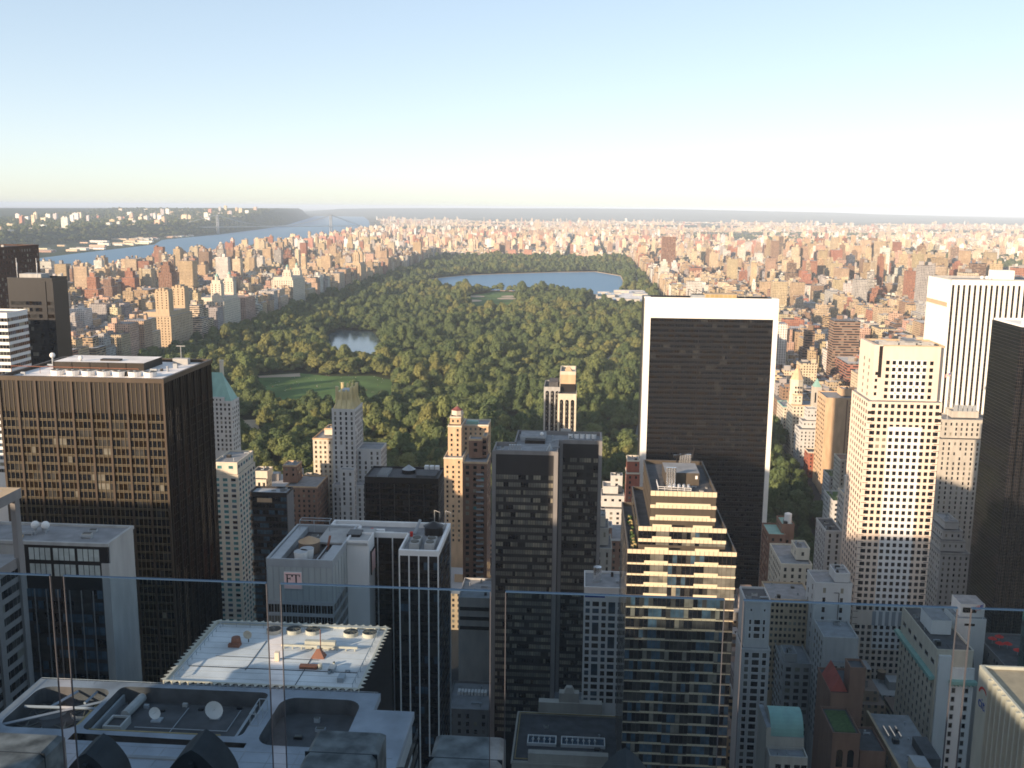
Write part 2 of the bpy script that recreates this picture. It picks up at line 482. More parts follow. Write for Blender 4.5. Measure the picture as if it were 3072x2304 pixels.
# ---- grey-roofed office block in front of it
def grey_roof_block():
    x0, x1, y0, y1, zt = -150.0, -111.0, 215.0, 228.0, 182.9
    t = thing('office_tower', 'office block with flat grey roof and blank concrete flank before the brown-black tower', 'office tower', (-130, 222, 0))
    reg(x0, x1, y0, y1, 0, zt)
    mb = MB(); mb.box(x0, x1, y0, y1, 0, zt-.6, 0, 1); mb.rim(x0-.4, x1+.4, y0-.4, y1+.4, zt-.8, zt, .7, 2)
    mb.box(x1, x1+.25, y0+.6, y1, 0, zt-.8, 3); mb.box(x1-1.6, x1+.3, y0-.3, y0+.6, 0, zt-5, 3)
    mb.box(x0, -131.5, y0-.12, y0, zt-12, zt-1, 3)
    mb.build('wall', [W_BLACK, W_ROOFGREY, W_CONC, W_CONC], t)
    for zb in (zt-4.6, zt-8.6):
        for k in range(3):
            m2 = MB(); a = -130.4 + 6.0*k
            m2.face([(a, y0-.1, zb), (a+5.3, y0-.1, zb), (a+5.3, y0-.1, zb+3.0), (a, y0-.1, zb+3.0)])
            for q in range(1, 4): m2.box(a+5.3*q/4-.06, a+5.3*q/4+.06, y0-.16, y0-.1, zb, zb+3, 1)
            m2.build('window', [G_PALE, W_BLACK], t)
    zs = [zt-14-3.1*k for k in range(26)]
    bands(t, x0, x1-1.8, y0, y1, zs, 2.1, 'S', 1.5, [(G_BLUE, 4), (G_DARK, 4), (G_MID, 1)])
    m3 = MB()
    for k in range(13): a = x0 + 2.9*k; m3.box(a-.1, a+.1, y0-.3, y0, 0, zt-12, 0)
    m3.build('facade_grid', [W_PIERGREY], t)
    for k, x in enumerate((-132.5, -129.9)):
        c = MB(); c.cyl(x, 222, zt-.6, zt+1.2, .3, n=8); c.ball((x, 222, zt+1.6), 1.0, 1); c.build('radar_dome', [W_STEEL, W_WHITE], t)
    clutter(t, -140, -116, 217, 225, zt-.6, 7, .8, [W_CONC, W_TAN, W_STEEL])
    LAND.append(('grey-roofed block', -125, 215, 150))
grey_roof_block()

# ---- column-framed tower at the left edge
def colonnade_tower():
    x1, y0, y1, zt = -119.4, 166.0, 195.0, 202.0
    t = thing('office_tower', 'grey concrete tower at the left edge with open rooftop column frame', 'office tower', (-140, 160, 0))
    reg(-145, x1, y0, y1, 0, zt-16)
    mb = MB(); mb.box(-145, x1-.6, y0, y1, 0, zt-15, 0, 1)
    mb.build('wall', [W_PIERGREY, W_ROOFGREY], t)
    zs = [zt-19-3.0*k for k in range(34)]
    bands(t, -145, x1-.6, y0, y1, zs, 1.7, 'E', 1.5, [(G_DARK, 4), (G_MID, 2), (G_BLIND2, .6)])
    for k in range(4):
        m2 = MB(); b = y1 - 1.0 - 9.0*k
        m2.box(x1-1.1, x1, b-.9, b+.9, 0, zt-2.2); m2.build('column', [W_PIERGREY], t)
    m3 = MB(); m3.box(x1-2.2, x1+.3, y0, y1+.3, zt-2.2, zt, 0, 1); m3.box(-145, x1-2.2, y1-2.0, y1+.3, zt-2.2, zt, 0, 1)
    m3.build('roof_beam', [W_PIERGREY, W_TAN], t)  # tan on the beam's top stands for sunlight on the grey concrete
    clutter(t, -138, x1-4, 170, 190, zt-15, 6, 1.2)
colonnade_tower()

# ---- black stone tower with the sunlit white roof
def white_roof_tower():
    x0, x1, y0, y1, zt = -89.2, -44.7, 190.5, 223.6, 161.2
    t = thing('office_tower', 'dark stone tower with broad sunlit white roof edged with notched piers', 'office tower', (-67, 207, 0))
    reg(x0, x1, y0, y1, 0, zt)
    mb = MB(); mb.box(x0+.8, x1-.8, y0+.8, y1-.8, 0, zt-.9, 0, 1); mb.build('wall', [W_GRANITE, W_ROOFWHITE], t)
    m2 = MB()
    def pier(ax, ay, nx, ny):
        tx, ty = -ny, nx; w = .62
        pts = [(ax - tx*w, ay - ty*w), (ax + nx*.95, ay + ny*.95), (ax + tx*w, ay + ty*w)]
        if (pts[1][0]-pts[0][0])*(pts[2][1]-pts[0][1]) - (pts[1][1]-pts[0][1])*(pts[2][0]-pts[0][0]) < 0: pts.reverse()
        m2.prism(pts, 0, zt-.15, 0, 1)
    for k in range(24): a = x0+.8+(x1-x0-1.6)*(k+.5)/24; pier(a, y0+.8, 0, -1); pier(a, y1-.8, 0, 1)
    for k in range(18): b = y0+.8+(y1-y0-1.6)*(k+.5)/18; pier(x1-.8, b, 1, 0); pier(x0+.8, b, -1, 0)
    m2.build('pier', [W_GRANITE, W_CREAM], t)
    m3 = MB(); m3.rim(x0+.8, x1-.8, y0+.8, y1-.8, zt-.9, zt-.1, .45, 0); m3.build('parapet', [W_CREAM], t)
    m3 = MB(); m3.bar((x0+2.6, y0+2.4, zt+.2), (x0+2.6, y1-2.4, zt+.2), .12); m3.bar((x1-2.6, y0+2.4, zt+.2), (x1-2.6, y1-2.4, zt+.2), .12); m3.bar((x0+2.6, y1-2.4, zt+.2), (x1-2.6, y1-2.4, zt+.2), .12)
    for k in range(12):
        for xx in (x0+2.6, x1-2.6): m3.bar((xx, y0+2.4+2.5*k, zt-.9), (xx, y0+2.4+2.5*k, zt+.2), .07)
        m3.bar((x0+3+3.4*k, y1-2.4, zt-.9), (x0+3+3.4*k, y1-2.4, zt+.2), .07)
    m3.build('rail_track', [W_STEEL], t)
    for u, v in ((592, 1365), (634, 1365), (676, 1366), (758, 1371), (799, 1372)):
        x, y = FANXY[(u, v)]
        c = MB(); c.cyl(x, y, zt-.9, zt+.05, 1.75, 1.75, 20, 0, 1)
        for q in range(5):
            an = q*math.pi/5; c.bar((x-1.6*math.cos(an), y-1.6*math.sin(an), zt+.1), (x+1.6*math.cos(an), y+1.6*math.sin(an), zt+.1), .10, 2)
        c.build('fan', [W_CREAM, W_BLACK, W_FAN], t)
    # small things standing on the roof
    def at(u, v): return FANXY[(u, v)]
    x, y = at(510, 1392); c = MB(); c.cyl(x, y, zt-.9, zt+1.0, 1.3, 1.0, 12); c.box(x-1.4, x+1.2, y-1.6, y-.6, zt-.9, zt-.1); c.build('duct_cowl', [W_RUST], t)
    x, y = at(537, 1386); c = MB(); c.bar((x, y, zt-.9), (x, y, zt+.6), .12); c.cyl(x, y-.1, zt+.4, zt+.7, .2, n=8)
    for q in range(14):
        a = 2*math.pi*q/14; b = 2*math.pi*(q+1)/14
        c.face([(x, y-.25, zt+1.2), (x+1.05*math.cos(a), y-.6, zt+1.2+1.05*math.sin(a)), (x+1.05*math.cos(b), y-.6, zt+1.2+1.05*math.sin(b))], 1)
    c.build('satellite_dish', [W_BLACK, W_CREAM], t)
    x, y = at(599, 1426); c = MB(); c.box(x-.5, x+.5, y-.5, y+.5, zt-.9, zt+1.2); c.build('vent_box', [W_CREAM], t)
    x, y = at(688, 1418); c = MB(); c.hip(x-1.6, x+1.6, y-1.2, y+1.2, zt-.9, zt+1.2, .3, .2, 0); c.box(x-.3, x+.3, y-.3, y+.3, zt+1.2, zt+1.7, 1)
    c.bar((x+.4, y+.4, zt+1), (x+.4, y+.4, zt+5.6), .12, 2); c.build('mast_base', [W_RUST, W_STEEL, W_RUST], t)
    x, y = at(673, 1443); c = MB(); c.box(x-2.6, x+1.4, y-.6, y+.6, zt-.9, zt-.1); c.cyl(x+2.0, y, zt-.9, zt+.3, .5, n=10, m=1); c.build('duct', [W_RUST, W_CREAM], t)
    x, y = at(690, 1402); c = MB(); c.box(x-9, x+9, y-.35, y+.1, zt-.3, zt+.15); c.box(x-3.6, x+3.6, y+.3, y+1.5, zt-.9, zt+.9)
    for q in range(-4, 5): c.box(x+2.1*q-.1, x+2.1*q+.1, y-.3, y, zt-.9, zt-.3)
    c.build('cooling_pipe_rack', [W_CREAM], t)
    for u, v in ((716, 1448), (736, 1468)):
        x, y = at(u, v); c = MB(); c.box(x-.5, x+.9, y-1.2, y+1.2, zt-.9, zt+.1); c.build('hatch', [W_STEEL], t)
    clutter(t, -64, -50, 196, 210, zt-.9, 4, .5, [W_CREAM, W_CONC, W_STEEL])
    m4 = MB(); m4.box(x0+3, x1-3, 199.8, 200.0, zt-.9, zt-.78); m4.box(-73, -72.9, 199, 214, zt-.9, zt-.78)
    for k in range(1, 11): m4.box(x0+2, x1-2, y0+1.5+2.9*k, y0+1.55+2.9*k, zt-.9, zt-.86, 1)
    m4.box(-60, -59.86, 192.5, 216, zt-.9, zt-.8); m4.box(-82, -58, 205.2, 205.3, zt-.9, zt-.8)
    m4.build('roof_cable', [W_ROOFDARK, W_CONC], t)
    LAND.append(('sunlit white roof', -67, 207, 161))

FANXY = {(592, 1365): (-72.7, 218.9), (634, 1365): (-68.0, 219.4), (676, 1366): (-63.3, 219.5), (758, 1371): (-53.9, 219.1), (799, 1372): (-49.3, 219.2), (510, 1392): (-79.4, 211.4), (537, 1386): (-77.0, 213.1), (599, 1426): (-67.3, 204.3), (688, 1418): (-58.5, 207.0), (673, 1443): (-58.6, 201.2), (690, 1402): (-59.3, 210.7), (716, 1448): (-53.9, 200.5), (736, 1468): (-50.8, 196.4)}
white_roof_tower()

# ---- nearest roof below: white slab with three rounded openings
def opening_roof_tower():
    zt = 171.5
    t = thing('office_tower', 'nearest dark tower below, its pale roof slab cut by large rounded openings over fans', 'office tower', (-70, 158, 0))
    x0, x1, x2, y0, y1 = -103.0, -36.4, -28.9, 141.0, 170.2
    reg(x0, x1, y0, y1, 0, zt)
    fl = zt - 3.15
    mb = MB(); mb.box(x0+.4, x1-.4, y0+.4, y1-.4, 0, fl, 0, 1); mb.box(x1-.4, x2-.4, y0+.4, 163.6, 0, zt-.5, 2, 2)
    mb.build('wall', [W_BLACK, W_ROOFDARK, W_STEEL], t)
    # roof slab with real holes: rings of faces between rounded openings and their cells
    def rrect(a0, a1, b0, b1, r, n=5):
        p = []
        for cx, cyy, s in ((a1-r, b1-r, 0), (a0+r, b1-r, 90), (a0+r, b0+r, 180), (a1-r, b0+r, 270)):
            for k in range(n+1):
                an = R(s + 90*k/n); p.append((cx + r*math.cos(an), cyy + r*math.sin(an)))
        return p
    sl = MB()
    def hole(cell, op):
        c0, c1, d0, d1 = cell; pts = rrect(*op); n = len(pts); mx, my = (op[0]+op[1])/2, (op[2]+op[3])/2
        def out(p):
            dx, dy = p[0]-mx, p[1]-my
            s = min((c1-mx)/dx if dx > 1e-6 else 1e9, (c0-mx)/dx if dx < -1e-6 else 1e9, (d1-my)/dy if dy > 1e-6 else 1e9, (d0-my)/dy if dy < -1e-6 else 1e9)
            return (mx+dx*s, my+dy*s)
        corners = [(c1, d1), (c0, d1), (c0, d0), (c1, d0)]
        for k in range(n):
            p, q = pts[k], pts[(k+1) % n]; a, b = out(p), out(q)
            ring = [(p[0], p[1], zt), (a[0], a[1], zt)]
            for cc in corners:
                if (abs(a[0]-cc[0]) < 1e-4) != (abs(b[0]-cc[0]) < 1e-4) and (abs(a[1]-cc[1]) < 1e-4) != (abs(b[1]-cc[1]) < 1e-4): ring.append((cc[0], cc[1], zt))
            ring += [(b[0], b[1], zt), (q[0], q[1], zt)]
            sl.face(ring, 0)
            sl.face([(q[0], q[1], zt), (q[0], q[1], fl+.02), (p[0], p[1], fl+.02), (p[0], p[1], zt)], 1)  # opening walls coloured dark to stand for the shade inside
    xa, xb = -86.5, -55.6
    hole((x0, xa, 149.4, y1), (-101.2, -87.0, 152.6, 167.4, 2.6))
    hole((xa, xb, 149.4, y1), (-86.0, -57.2, 152.8, 168.6, 1.5))
    hole((xb, x1, 149.4, y1), (-54.2, -39.2, 150.6, 167.2, 3.0))
    sl.face([(x0, y0, zt), (x1, y0, zt), (x1, 149.4, zt), (x0, 149.4, zt)], 0)
    for p, q in (((x0, y0), (x1, y0)), ((x1, y0), (x1, y1)), ((x1, y1), (x0, y1)), ((x0, y1), (x0, y0))):
        sl.face([(p[0], p[1], zt-1.4), (q[0], q[1], zt-1.4), (q[0], q[1], zt), (p[0], p[1], zt)], 0)
    sl.box(x1+.01, x2, y0, 164.0, zt-1.4, zt, 0)
    sl.build('roof_slab', [W_SLAB, W_ROOFDARK], t)
    m2 = MB(); m2.box(-84.8, -59.6, 155.6, 167.2, fl, fl+.5, 0); m2.box(-85.4, -61.6, 154.4, 154.7, fl, fl+2.3, 1); m2.box(-59.5, -59.0, 155.0, 167.0, fl, fl+1.5, 2); m2.box(-85.6, -85.2, 155.2, 168, fl, fl+1.8, 2)
    m2.build('roof_deck', [W_ROOFDARK, W_YELLOW, W_STEEL], t)
    m2 = MB(); q0 = -83.8; m2.box(q0, q0+3.4, 156.2, 160.2, fl+.5, fl+1.6, 0, 1); m2.rim(q0, q0+3.4, 156.2, 160.2, fl+1.6, fl+2.0, .35, 0); m2.bar((q0+1.9, 161.0, fl+1.6), (q0+2.2, 167.6, fl+1.6), .85, 0, 10); m2.build('air_unit', [W_CONC, W_BLACK], t)
    for x, dyy, r in ((-76.1, 161.4, 1.1), (-65.8, 163.4, 1.7)):
        c = MB(); c.bar((x, dyy, fl+.5), (x, dyy-.3, fl+2.2), .15); c.box(x-.9, x+.9, dyy-.8, dyy+.8, fl+.5, fl+.8)
        for q in range(18):
            a = 2*math.pi*q/18; b = 2*math.pi*(q+1)/18
            c.face([(x, dyy-.3, fl+2.4), (x+r*math.cos(a), dyy-.75+.2*math.sin(a), fl+2.4+r*math.sin(a)), (x+r*math.cos(b), dyy-.75+.2*math.sin(b), fl+2.4+r*math.sin(b))], 1)
        c.bar((x, dyy-.4, fl+2.4), (x, dyy-1.5, fl+2.6), .05)
        c.build('satellite_dish', [W_STEEL, W_WHITE], t)
    for k, (px, py) in enumerate(((-98.0, 156.0), (-91.2, 156.4), (-97.2, 163.4), (-90.6, 163.6))):
        c = MB(); c.cyl(px, py, fl, fl+.9, 2.7, 2.7, 22, 0, 1)
        for q in range(4):
            an = q*math.pi/4 + .3; c.bar((px-2.5*math.cos(an), py-2.5*math.sin(an), fl+1.0), (px+2.5*math.cos(an), py+2.5*math.sin(an), fl+1.0), .15, 2)
        c.cyl(px, py, fl+.95, fl+1.25, .6, .5, 10, 2); c.build('fan', [W_STEEL, W_BLACK, W_FAN], t)
    for p, q in (((-101.0, 154.2, zt-.6), (-87.2, 163.6, zt-.6)), ((-100.6, 160.5, zt-.5), (-87.2, 160.9, zt-.5)), ((-96, 161, zt-.7), (-94, 167.2, zt-.7)), ((-101, 153.2, zt-.6), (-98.4, 152.7, zt-.6)), ((-90.5, 163, zt-.7), (-90.3, 167.3, zt-.7))):
        c = MB(); c.bar(p, q, .3); c.build('steel_beam', [W_SLAB], t)
    m5 = MB(); m5.box(-88.4, -87.3, 153.5, 163, fl, fl+2.2, 0); m5.build('duct', [W_YELLOW, W_STEEL], t)
    m6 = MB(); a0, a1, b0, b1 = -57.0, -55.4, 156.5, 162.0; m6.rim(a0, a1, b0, b1, zt, zt+.1, .1)
    for a, b in ((a0+.1, b0+.1), (a1-.1, b0+.1), (a0+.1, b1-.1), (a1-.1, b1-.1), (a0+.1, (b0+b1)/2), (a1-.1, (b0+b1)/2)): m6.bar((a, b, zt), (a, b, zt+2.2), .08)
    m6.rim(a0, a1, b0, b1, zt+2.2, zt+2.35, .12); m6.build('access_cage', [W_STEEL], t)
    m7 = MB(); m7.box(-77, -63, 144.6, 145.3, zt, zt+.3, 0); m7.box(-63.8, -63.0, 145.3, 147.6, zt, zt+.3, 0); m7.build('roof_kerb', [W_ROOFGREY], t)
    sm = MB()
    for k in range(15): a = -101+4.6*k; sm.box(a-.05, a+.05, 168.9, 170.0, zt, zt+.03, 0); sm.box(a-.05, a+.05, 141.3, 149.2, zt, zt+.03, 0)
    for q in (145.2, 148.3): sm.box(-102, -30, q-.04, q+.04, zt, zt+.035, 0)
    sm.bar((-102.6, 141, zt+.35), (-102.6, 170, zt+.35), .06, 1); sm.bar((-102.6, 169.9, zt+.35), (-36.8, 169.9, zt+.35), .06, 1)
    for k in range(22): sm.bar((-102.6+3.1*k, 169.9, zt), (-102.6+3.1*k, 169.9, zt+.35), .05, 1)
    sm.build('roof_seam', [W_ROOFGREY, W_STEEL], t)
    for k in range(7):
        c = MB(); x, y = -84+3.5*k, 166.6-1.1*(k % 3); c.box(x, x+.9, y, y+.6, fl+.5, fl+.9+.25*(k % 2)); c.build('vent_box', [rnd.choice((W_STEEL, W_CONC, W_BLACK))], t)
    c = MB(); c.bar((-79, 158.5, fl+.75), (-62, 158.5, fl+.75), .1); c.bar((-72, 156, fl+.75), (-72, 166, fl+.75), .1); c.bar((-62, 158.5, fl+.75), (-62, 166, fl+.75), .1); c.build('pipe', [W_STEEL], t)
    clutter(t, -50, -41, 153, 165, fl, 5, .6, [W_BLACK, W_STEEL])
    bands(t, x0+.4, x2-.4, y0+.4, y1-.4, [zt-8-3.4*k for k in range(22)], 2.2, 'E', 1.6, [(G_DARK, 5), (G_BLUE, 2)])
opening_roof_tower()

# ---- metal-panelled building with the pink newspaper sign
def panel_sign_building():
    x0, x1, y0, zt = -88.4, -69.4, 262.0, 162.8
    t = thing('office_building', 'pale metal-panelled building with pink FT sign, tan-capped tank and two white tubs on top', 'office building', (-78, 276, 0))
    yb = 293.0
    reg(x0, x1, y0, yb, 0, zt)
    x2 = -62.6
    mb = MB(); mb.box(x0, x1, y0, yb, 0, zt-2.4, 0, 1); mb.box(x1, x2, 279.0, 287.0, 0, zt-1.2, 2, 1)
    mb.rim(x0-.15, x1+.15, y0-.15, yb, zt-2.4, zt, .55, 3)
    mb.box(x0+.6, x0+3.6, y0+.6, yb-.6, zt-2.4, zt-.5, 3); mb.box(x1-3.4, x1-.6, y0+.5, 276, zt-2.4, zt-.5, 3); mb.box(x1-9, x2-.4, 278.5, 292.5, zt-1.2, zt-.6, 4)
    mb.rim(x1, x2, 279.0, 287.0, zt-1.2, zt+.1, .3, 2)
    mb.build('wall', [W_PALEMETAL, W_ROOFDARK, W_WHITE, W_STEEL, W_CONC], t)
    # standing seams
    m2 = MB()
    for k in range(12): a = x0 + (x1-x0)*k/11; m2.box(a-.09, a+.09, y0-.2, y0, 0, zt-.9, 0)
    for k in range(6): b = y0 + 17*k/5; m2.box(x1, x1+.15, b-.08, b+.08, 0, zt-.9, 0)
    for k in range(14):
        z = zt - 13.2 - 3.55*k
        m2.box(x0-.1, x1+.1, y0-.26, y0, z-.5, z+.45, 0); m2.box(x1, x1+.2, y0, 279, z-.5, z+.45, 0)
    m2.build('facade_grid', [W_STEEL], t)
    bands(t, x0, x1, y0, 279.0, [zt-16.2-3.55*k for k in range(14)], 2.5, 'S', .85, [(G_DARK, 5), (G_MID, 2), (G_BLIND2, 1.6)])
    bands(t, x0, x1, y0, 279.0, [zt-16.2-3.55*k for k in range(14)], 2.3, 'E', 1.5, [(G_MID, 3), (G_BLIND2, 2)])
    # FT sign
    sx0, sx1, sz0, sz1 = -83.3, -78.3, 154.1, 158.9
    s = MB(); s.box(sx0, sx1, y0-.5, y0-.21, sz0, sz1, 0, None, True)
    s.box(sx0-.12, sx1+.12, y0-.42, y0-.22, sz0-.12, sz1+.12, 1, None, True)
    sg = s.build('sign', [W_PINK, W_WHITE], t)
    w, h = sx1-sx0, sz1-sz0
    def let(rects, nm):
        l = MB()
        for a0, a1, b0, b1 in rects:
            l.box(sx0+w*a0, sx0+w*a1, y0-.56, y0-.5, sz0+h*b0, sz0+h*b1, 0, None, True)
        l.build(nm, [W_INK], sg)
    let([(.14, .21, .36, .86), (.09, .27, .33, .375), (.09, .46, .845, .885), (.42, .46, .74, .85), (.21, .36, .60, .645), (.335, .365, .54, .70)], 'letter')
    let([(.65, .73, .36, .86), (.59, .79, .33, .375), (.47, .91, .845, .885), (.47, .51, .74, .85), (.87, .91, .74, .85)], 'letter')
    s2 = MB(); s2.box(x2+.1, x2+.35, 281.0, 286.6, zt-11.0, zt-4.4, 0, None, True); s2.box(x2+.1, x2+.5, 280.7, 281.0, zt-11.4, zt-3.8, 1, None, True); s2.box(x2+.1, x2+.5, 281.0, 286.6, zt-4.4, zt-4.1, 1, None, True)
    s2.build('side_sign', [W_PINK, W_INK], t)
    # roof plant
    c = MB(); cx, cyy = -79.6, 275.0; c.cyl(cx, cyy, zt-2.4, zt+.9, 3.1, n=24); c.cyl(cx, cyy, zt+.9, zt+2.5, 3.25, .1, 24, 1); c.build('water_tank', [W_TANK, W_TANKROOF], t)
    for px, py in ((-79.7, 266.4), (-78.6, 269.0)):
        c = MB(); c.cyl(px, py, zt-2.2, zt+.8, 1.7, 2.0, 20, 0, 1); c.build('cooling_tub', [W_WHITE, W_STEEL], t)
    c = MB(); c.box(-74.2, -72.0, 265, 273, zt-2.4, zt-1.6); c.bar((-74.5, 264, zt-.8), (-74.5, 286, zt-.8), .2); c.bar((-74.5, 276, zt-2), (-73.5, 276, zt+2.4), .35, 1); c.build('duct', [W_STEEL, W_RUST], t)
    c = MB()
    for a in (-86.5, -82, -77): c.bar((a, 289, zt-1), (a, 289, zt+2.6), .14)
    c.bar((-86.5, 289, zt+2.6), (-77, 289, zt+2.6), .14); c.bar((-86.5, 291.5, zt+2.6), (-77, 291.5, zt+2.6), .14); c.bar((-86.5, 289, zt+2.6), (-86.5, 291.5, zt+2.6), .12); c.bar((-77, 289, zt+2.6), (-77, 291.5, zt+2.6), .12)
    c.build('pipe_frame', [W_STEEL], t)
    c = MB(); c.box(-70.5, -66.4, 284, 289, zt-.6, zt+.2); c.build('skylight', [W_BLACK], t)
    clutter(t, -86, -73, 280, 290, zt-2.4, 7, .9)
    LAND.append(('pink FT sign', -79, 262, 152))
panel_sign_building()

# ---- black tower with white pin-stripe columns
def pinstripe_tower():
    y0, yb, zt = 275.0, 301.0, 161.9
    xa, xb = -52.5, -40.9
    t = thing('office_tower', 'black glass tower with white vertical stripes and white-rimmed roof right of the FT sign', 'office tower', (-50, 288, 0))
    reg(xa, xb, y0, yb, 0, zt); reg(-78.4, xa, 290.2, yb, 0, zt)
    mb = MB(); mb.box(xa, xb, y0, yb, 0, zt-1.6, 0, 1); mb.box(-69.0, xa, 290.2, yb, 0, zt-1.6, 0, 1); mb.box(-78.4, -69.0, 296.3, yb, 0, zt-1.6, 0, 1)
    mb.build('wall', [W_BLACK, W_ROOFGREY], t)
    w = MB(); e = .7
    for a0, a1, b0, b1 in ((xa-.2, xb+.2, y0-.2, y0+e), (xb-e, xb+.2, y0+e, yb+.2), (xa-.2, xa+.3, y0+e, 290.0), (-78.6, xb-e, yb-e, yb+.2), (-57.2, xa-.2, 290.0, 290.6), (-69.0, -57.2, 290.0, 290.9), (-69.2, -68.5, 290.9, 296.1), (-78.6, -69.2, 296.1, 296.9), (-78.6, -77.9, 296.9, yb-e)):
        w.box(a0, a1, b0, b1, zt-1.7, zt, 0, None, True)
    w.build('parapet', [W_WHITE], t)
    p = MB(); n = 4
    for k in range(n+1):
        a = xa + (xb-xa)*k/n; p.box(a-.17, a+.17, y0-.5, y0-.04, 0, zt-1.7, 0)
    for a in (-66.9, -62.2, -57.5): p.box(a-.17, a+.17, 289.8, 290.16, 0, zt-1.7, 0)
    p.box(xb, xb+.3, yb-.5, yb, 0, zt-1.7, 1)
    p.build('white_stripe', [W_WHITE, W_STEEL], t)
    zs = [zt-6-3.3*k for k in range(40)]
    bands(t, xa, xb, y0, yb, zs, 2.3, 'SE', 1.45, [(G_DARK, 8), (G_BLUE, 3), (G_MID, .8)])
    bands(t, -69.0, xa, 290.2, yb, zs[:14], 2.3, 'S', 1.5, [(G_DARK, 8), (G_BRONZE, 3)])
    for k in range(2):
        c = MB(); x = -50.4 + 4.6*k; c.box(x, x+2.9, 279.5, 287, zt-1.6, zt+.4, 0)
        for q in range(2): c.cyl(x+1.45, 281.4+3.6*q, zt+.4, zt+.7, 1.25, n=16, m=1); 
        c.build('cooling_unit', [W_CONC, W_FAN], t)
    c = MB(); c.cyl(-45.2, 294.5, zt-1.6, zt+1.2, 2.9, n=20); c.cyl(-45.2, 294.5, zt+1.2, zt+2.6, 3.3, .3, 20); c.build('water_tank', [W_BLACK], t)
    for x in (-45.8, -42.2):
        c = MB(); c.bar((x, 300.3, zt), (x, 300.3, zt+4.4), .12); c.bar((x, 300.3, zt+4.4), (x+1.8, 299.6, zt+4.0), .10); c.bar((x+1.8, 299.6, zt+4), (x+1.8, 299.6, zt+2.4), .08); c.build('davit', [W_CONC], t)
    c = MB(); c.box(-64.5, -60.8, 293.5, 295.0, zt-1.6, zt-.5, 0); c.cyl(-64.8, 294.2, zt-1.6, zt-.2, .5, n=8, m=1); c.cyl(-51.8, 291.8, zt-1.6, zt-.1, .5, n=8, m=1); c.build('roof_hatch', [W_WHITE, W_REDP], t)
    c = MB(); c.bar((-51.2, 294, zt-1.6), (-50.0, 298, zt+1.8), .5, 0, 5); c.build('stair', [W_STEEL], t)
    LAND.append(('white-striped black tower', -47, 275, 140))
pinstripe_tower()

# ---- grey twin-slab office tower in the middle
def twin_slab_tower():
    zt = 169.2
    t = thing('office_tower', 'dark twin-slab office tower with grey end piers and many drawn blinds, centre', 'office tower', (-10, 388, 0))
    xa, xm, xc, xd = -33.4, -8.2, -7.2, 9.0
    y0, y1, yb = 370.0, 390.0, 406.0
    reg(xa, xm, y0, yb, 0, zt); reg(xm, xd, y1, yb, 0, zt)
    mb = MB(); mb.box(xa, xm, y0, 384, 0, zt-1.6, 0, 1); mb.box(-26.0, xm, 384, yb, 0, zt-1.6, 0, 1); mb.box(xm, xd, y1, yb, 0, zt-1.6, 0, 1)
    for a0, a1, b0, b1 in ((xa, xm, y0, y0+.5), (xa, xa+.5, y0+.5, 384), (xm-.5, xm, y0+.5, 390), (xa+.5, -26, 383.5, 384), (-26, -25.4, 384, yb), (-25.4, xd, yb-.6, yb), (xd-.5, xd, y1, yb-.6), (xm, xd-.5, y1, y1+.5)):
        mb.box(a0, a1, b0, b1, zt-1.6, zt, 3)
    mb.build('wall', [W_GRANITE, W_ROOFGREY, W_GRANITE, W_PIERGREY], t)
    p = MB()
    for a0, a1, b in ((xa-.3, xa+1.2, y0), (xm-1.5, xm+.15, y0), (xd-1.1, xd+.3, y1), (xm+.2, xm+1.6, y1)):
        p.box(a0, a1, b-.7, b, 0, zt-.1, 0)
    p.box(xd, xd+.35, y1, yb, 0, zt-.1, 0)
    p.build('pier', [W_PIERGREY], t)
    gl = [(G_BLIND2, 8), (G_BLIND, 3.2), (G_MID, 1.5), (G_DARK, 2)]
    bands(t, xa+1.3, xm-1.6, y0, yb, [zt-11.5-3.05*k for k in range(36)], 1.75, 'S', .95, gl)
    bands(t, xm+1.7, xd-1.2, y1, yb, [zt-9.2-3.05*k for k in range(36)], 1.75, 'S', .95, [(G_BLIND2, 6), (G_BLIND, 2), (G_MID, 2), (G_DARK, 3.4)])
    c = MB(); c.box(-24.2, -13.8, 392, 402, zt-1.6, zt+.5, 0, 1); c.box(-22.0, -13.9, 388.5, 392, zt-1.6, zt-.2, 2, 2); c.build('roof_house', [W_STEEL, W_ROOFGREY, W_DKBROWN], t)
    c = MB()
    for k in range(5): c.box(-27.6+1.0*k, -26.9+1.0*k, 376, 377.4, zt-1.0, zt+.7, 0)
    c.box(-27.8, -22.6, 375.6, 377.8, zt-1.6, zt-1.0, 0); c.build('air_unit', [W_STEEL], t)
    c = MB(); c.hip(-13.0, -10.2, 374, 379, zt-1.6, zt+1.2, 0, 2.4, 0); c.build('skylight', [W_STEEL], t)
    for k in range(5):
        c = MB(); x = -3.6 + 2.4*k; c.cyl(x, 400.5, zt-1.6, zt+.3, 1.0, n=14, m=0, mt=1); c.build('fan', [W_WHITE, W_FAN], t)
    c = MB(); c.ball((-15.4, 394.5, zt+1.2), .8, 0); c.cyl(-15.4, 394.5, zt+.2, zt+.8, .3, n=8); c.build('radar_dome', [W_WHITE], t)
    c = MB(); c.box(-8.0, -3.6, yb-.7, yb-.1, zt, zt+1.1); c.build('railing', [W_CONC], t)
    clutter(t, -33, -27, 372, 382, zt-1.6, 4, .7); clutter(t, -12, -8.6, 380, 401, zt-1.6, 5, .7); clutter(t, -7, 8, 391.5, 398, zt-1.6, 6, .8)
    LAND.append(('twin-slab grey tower', -10, 380, 150))
twin_slab_tower()

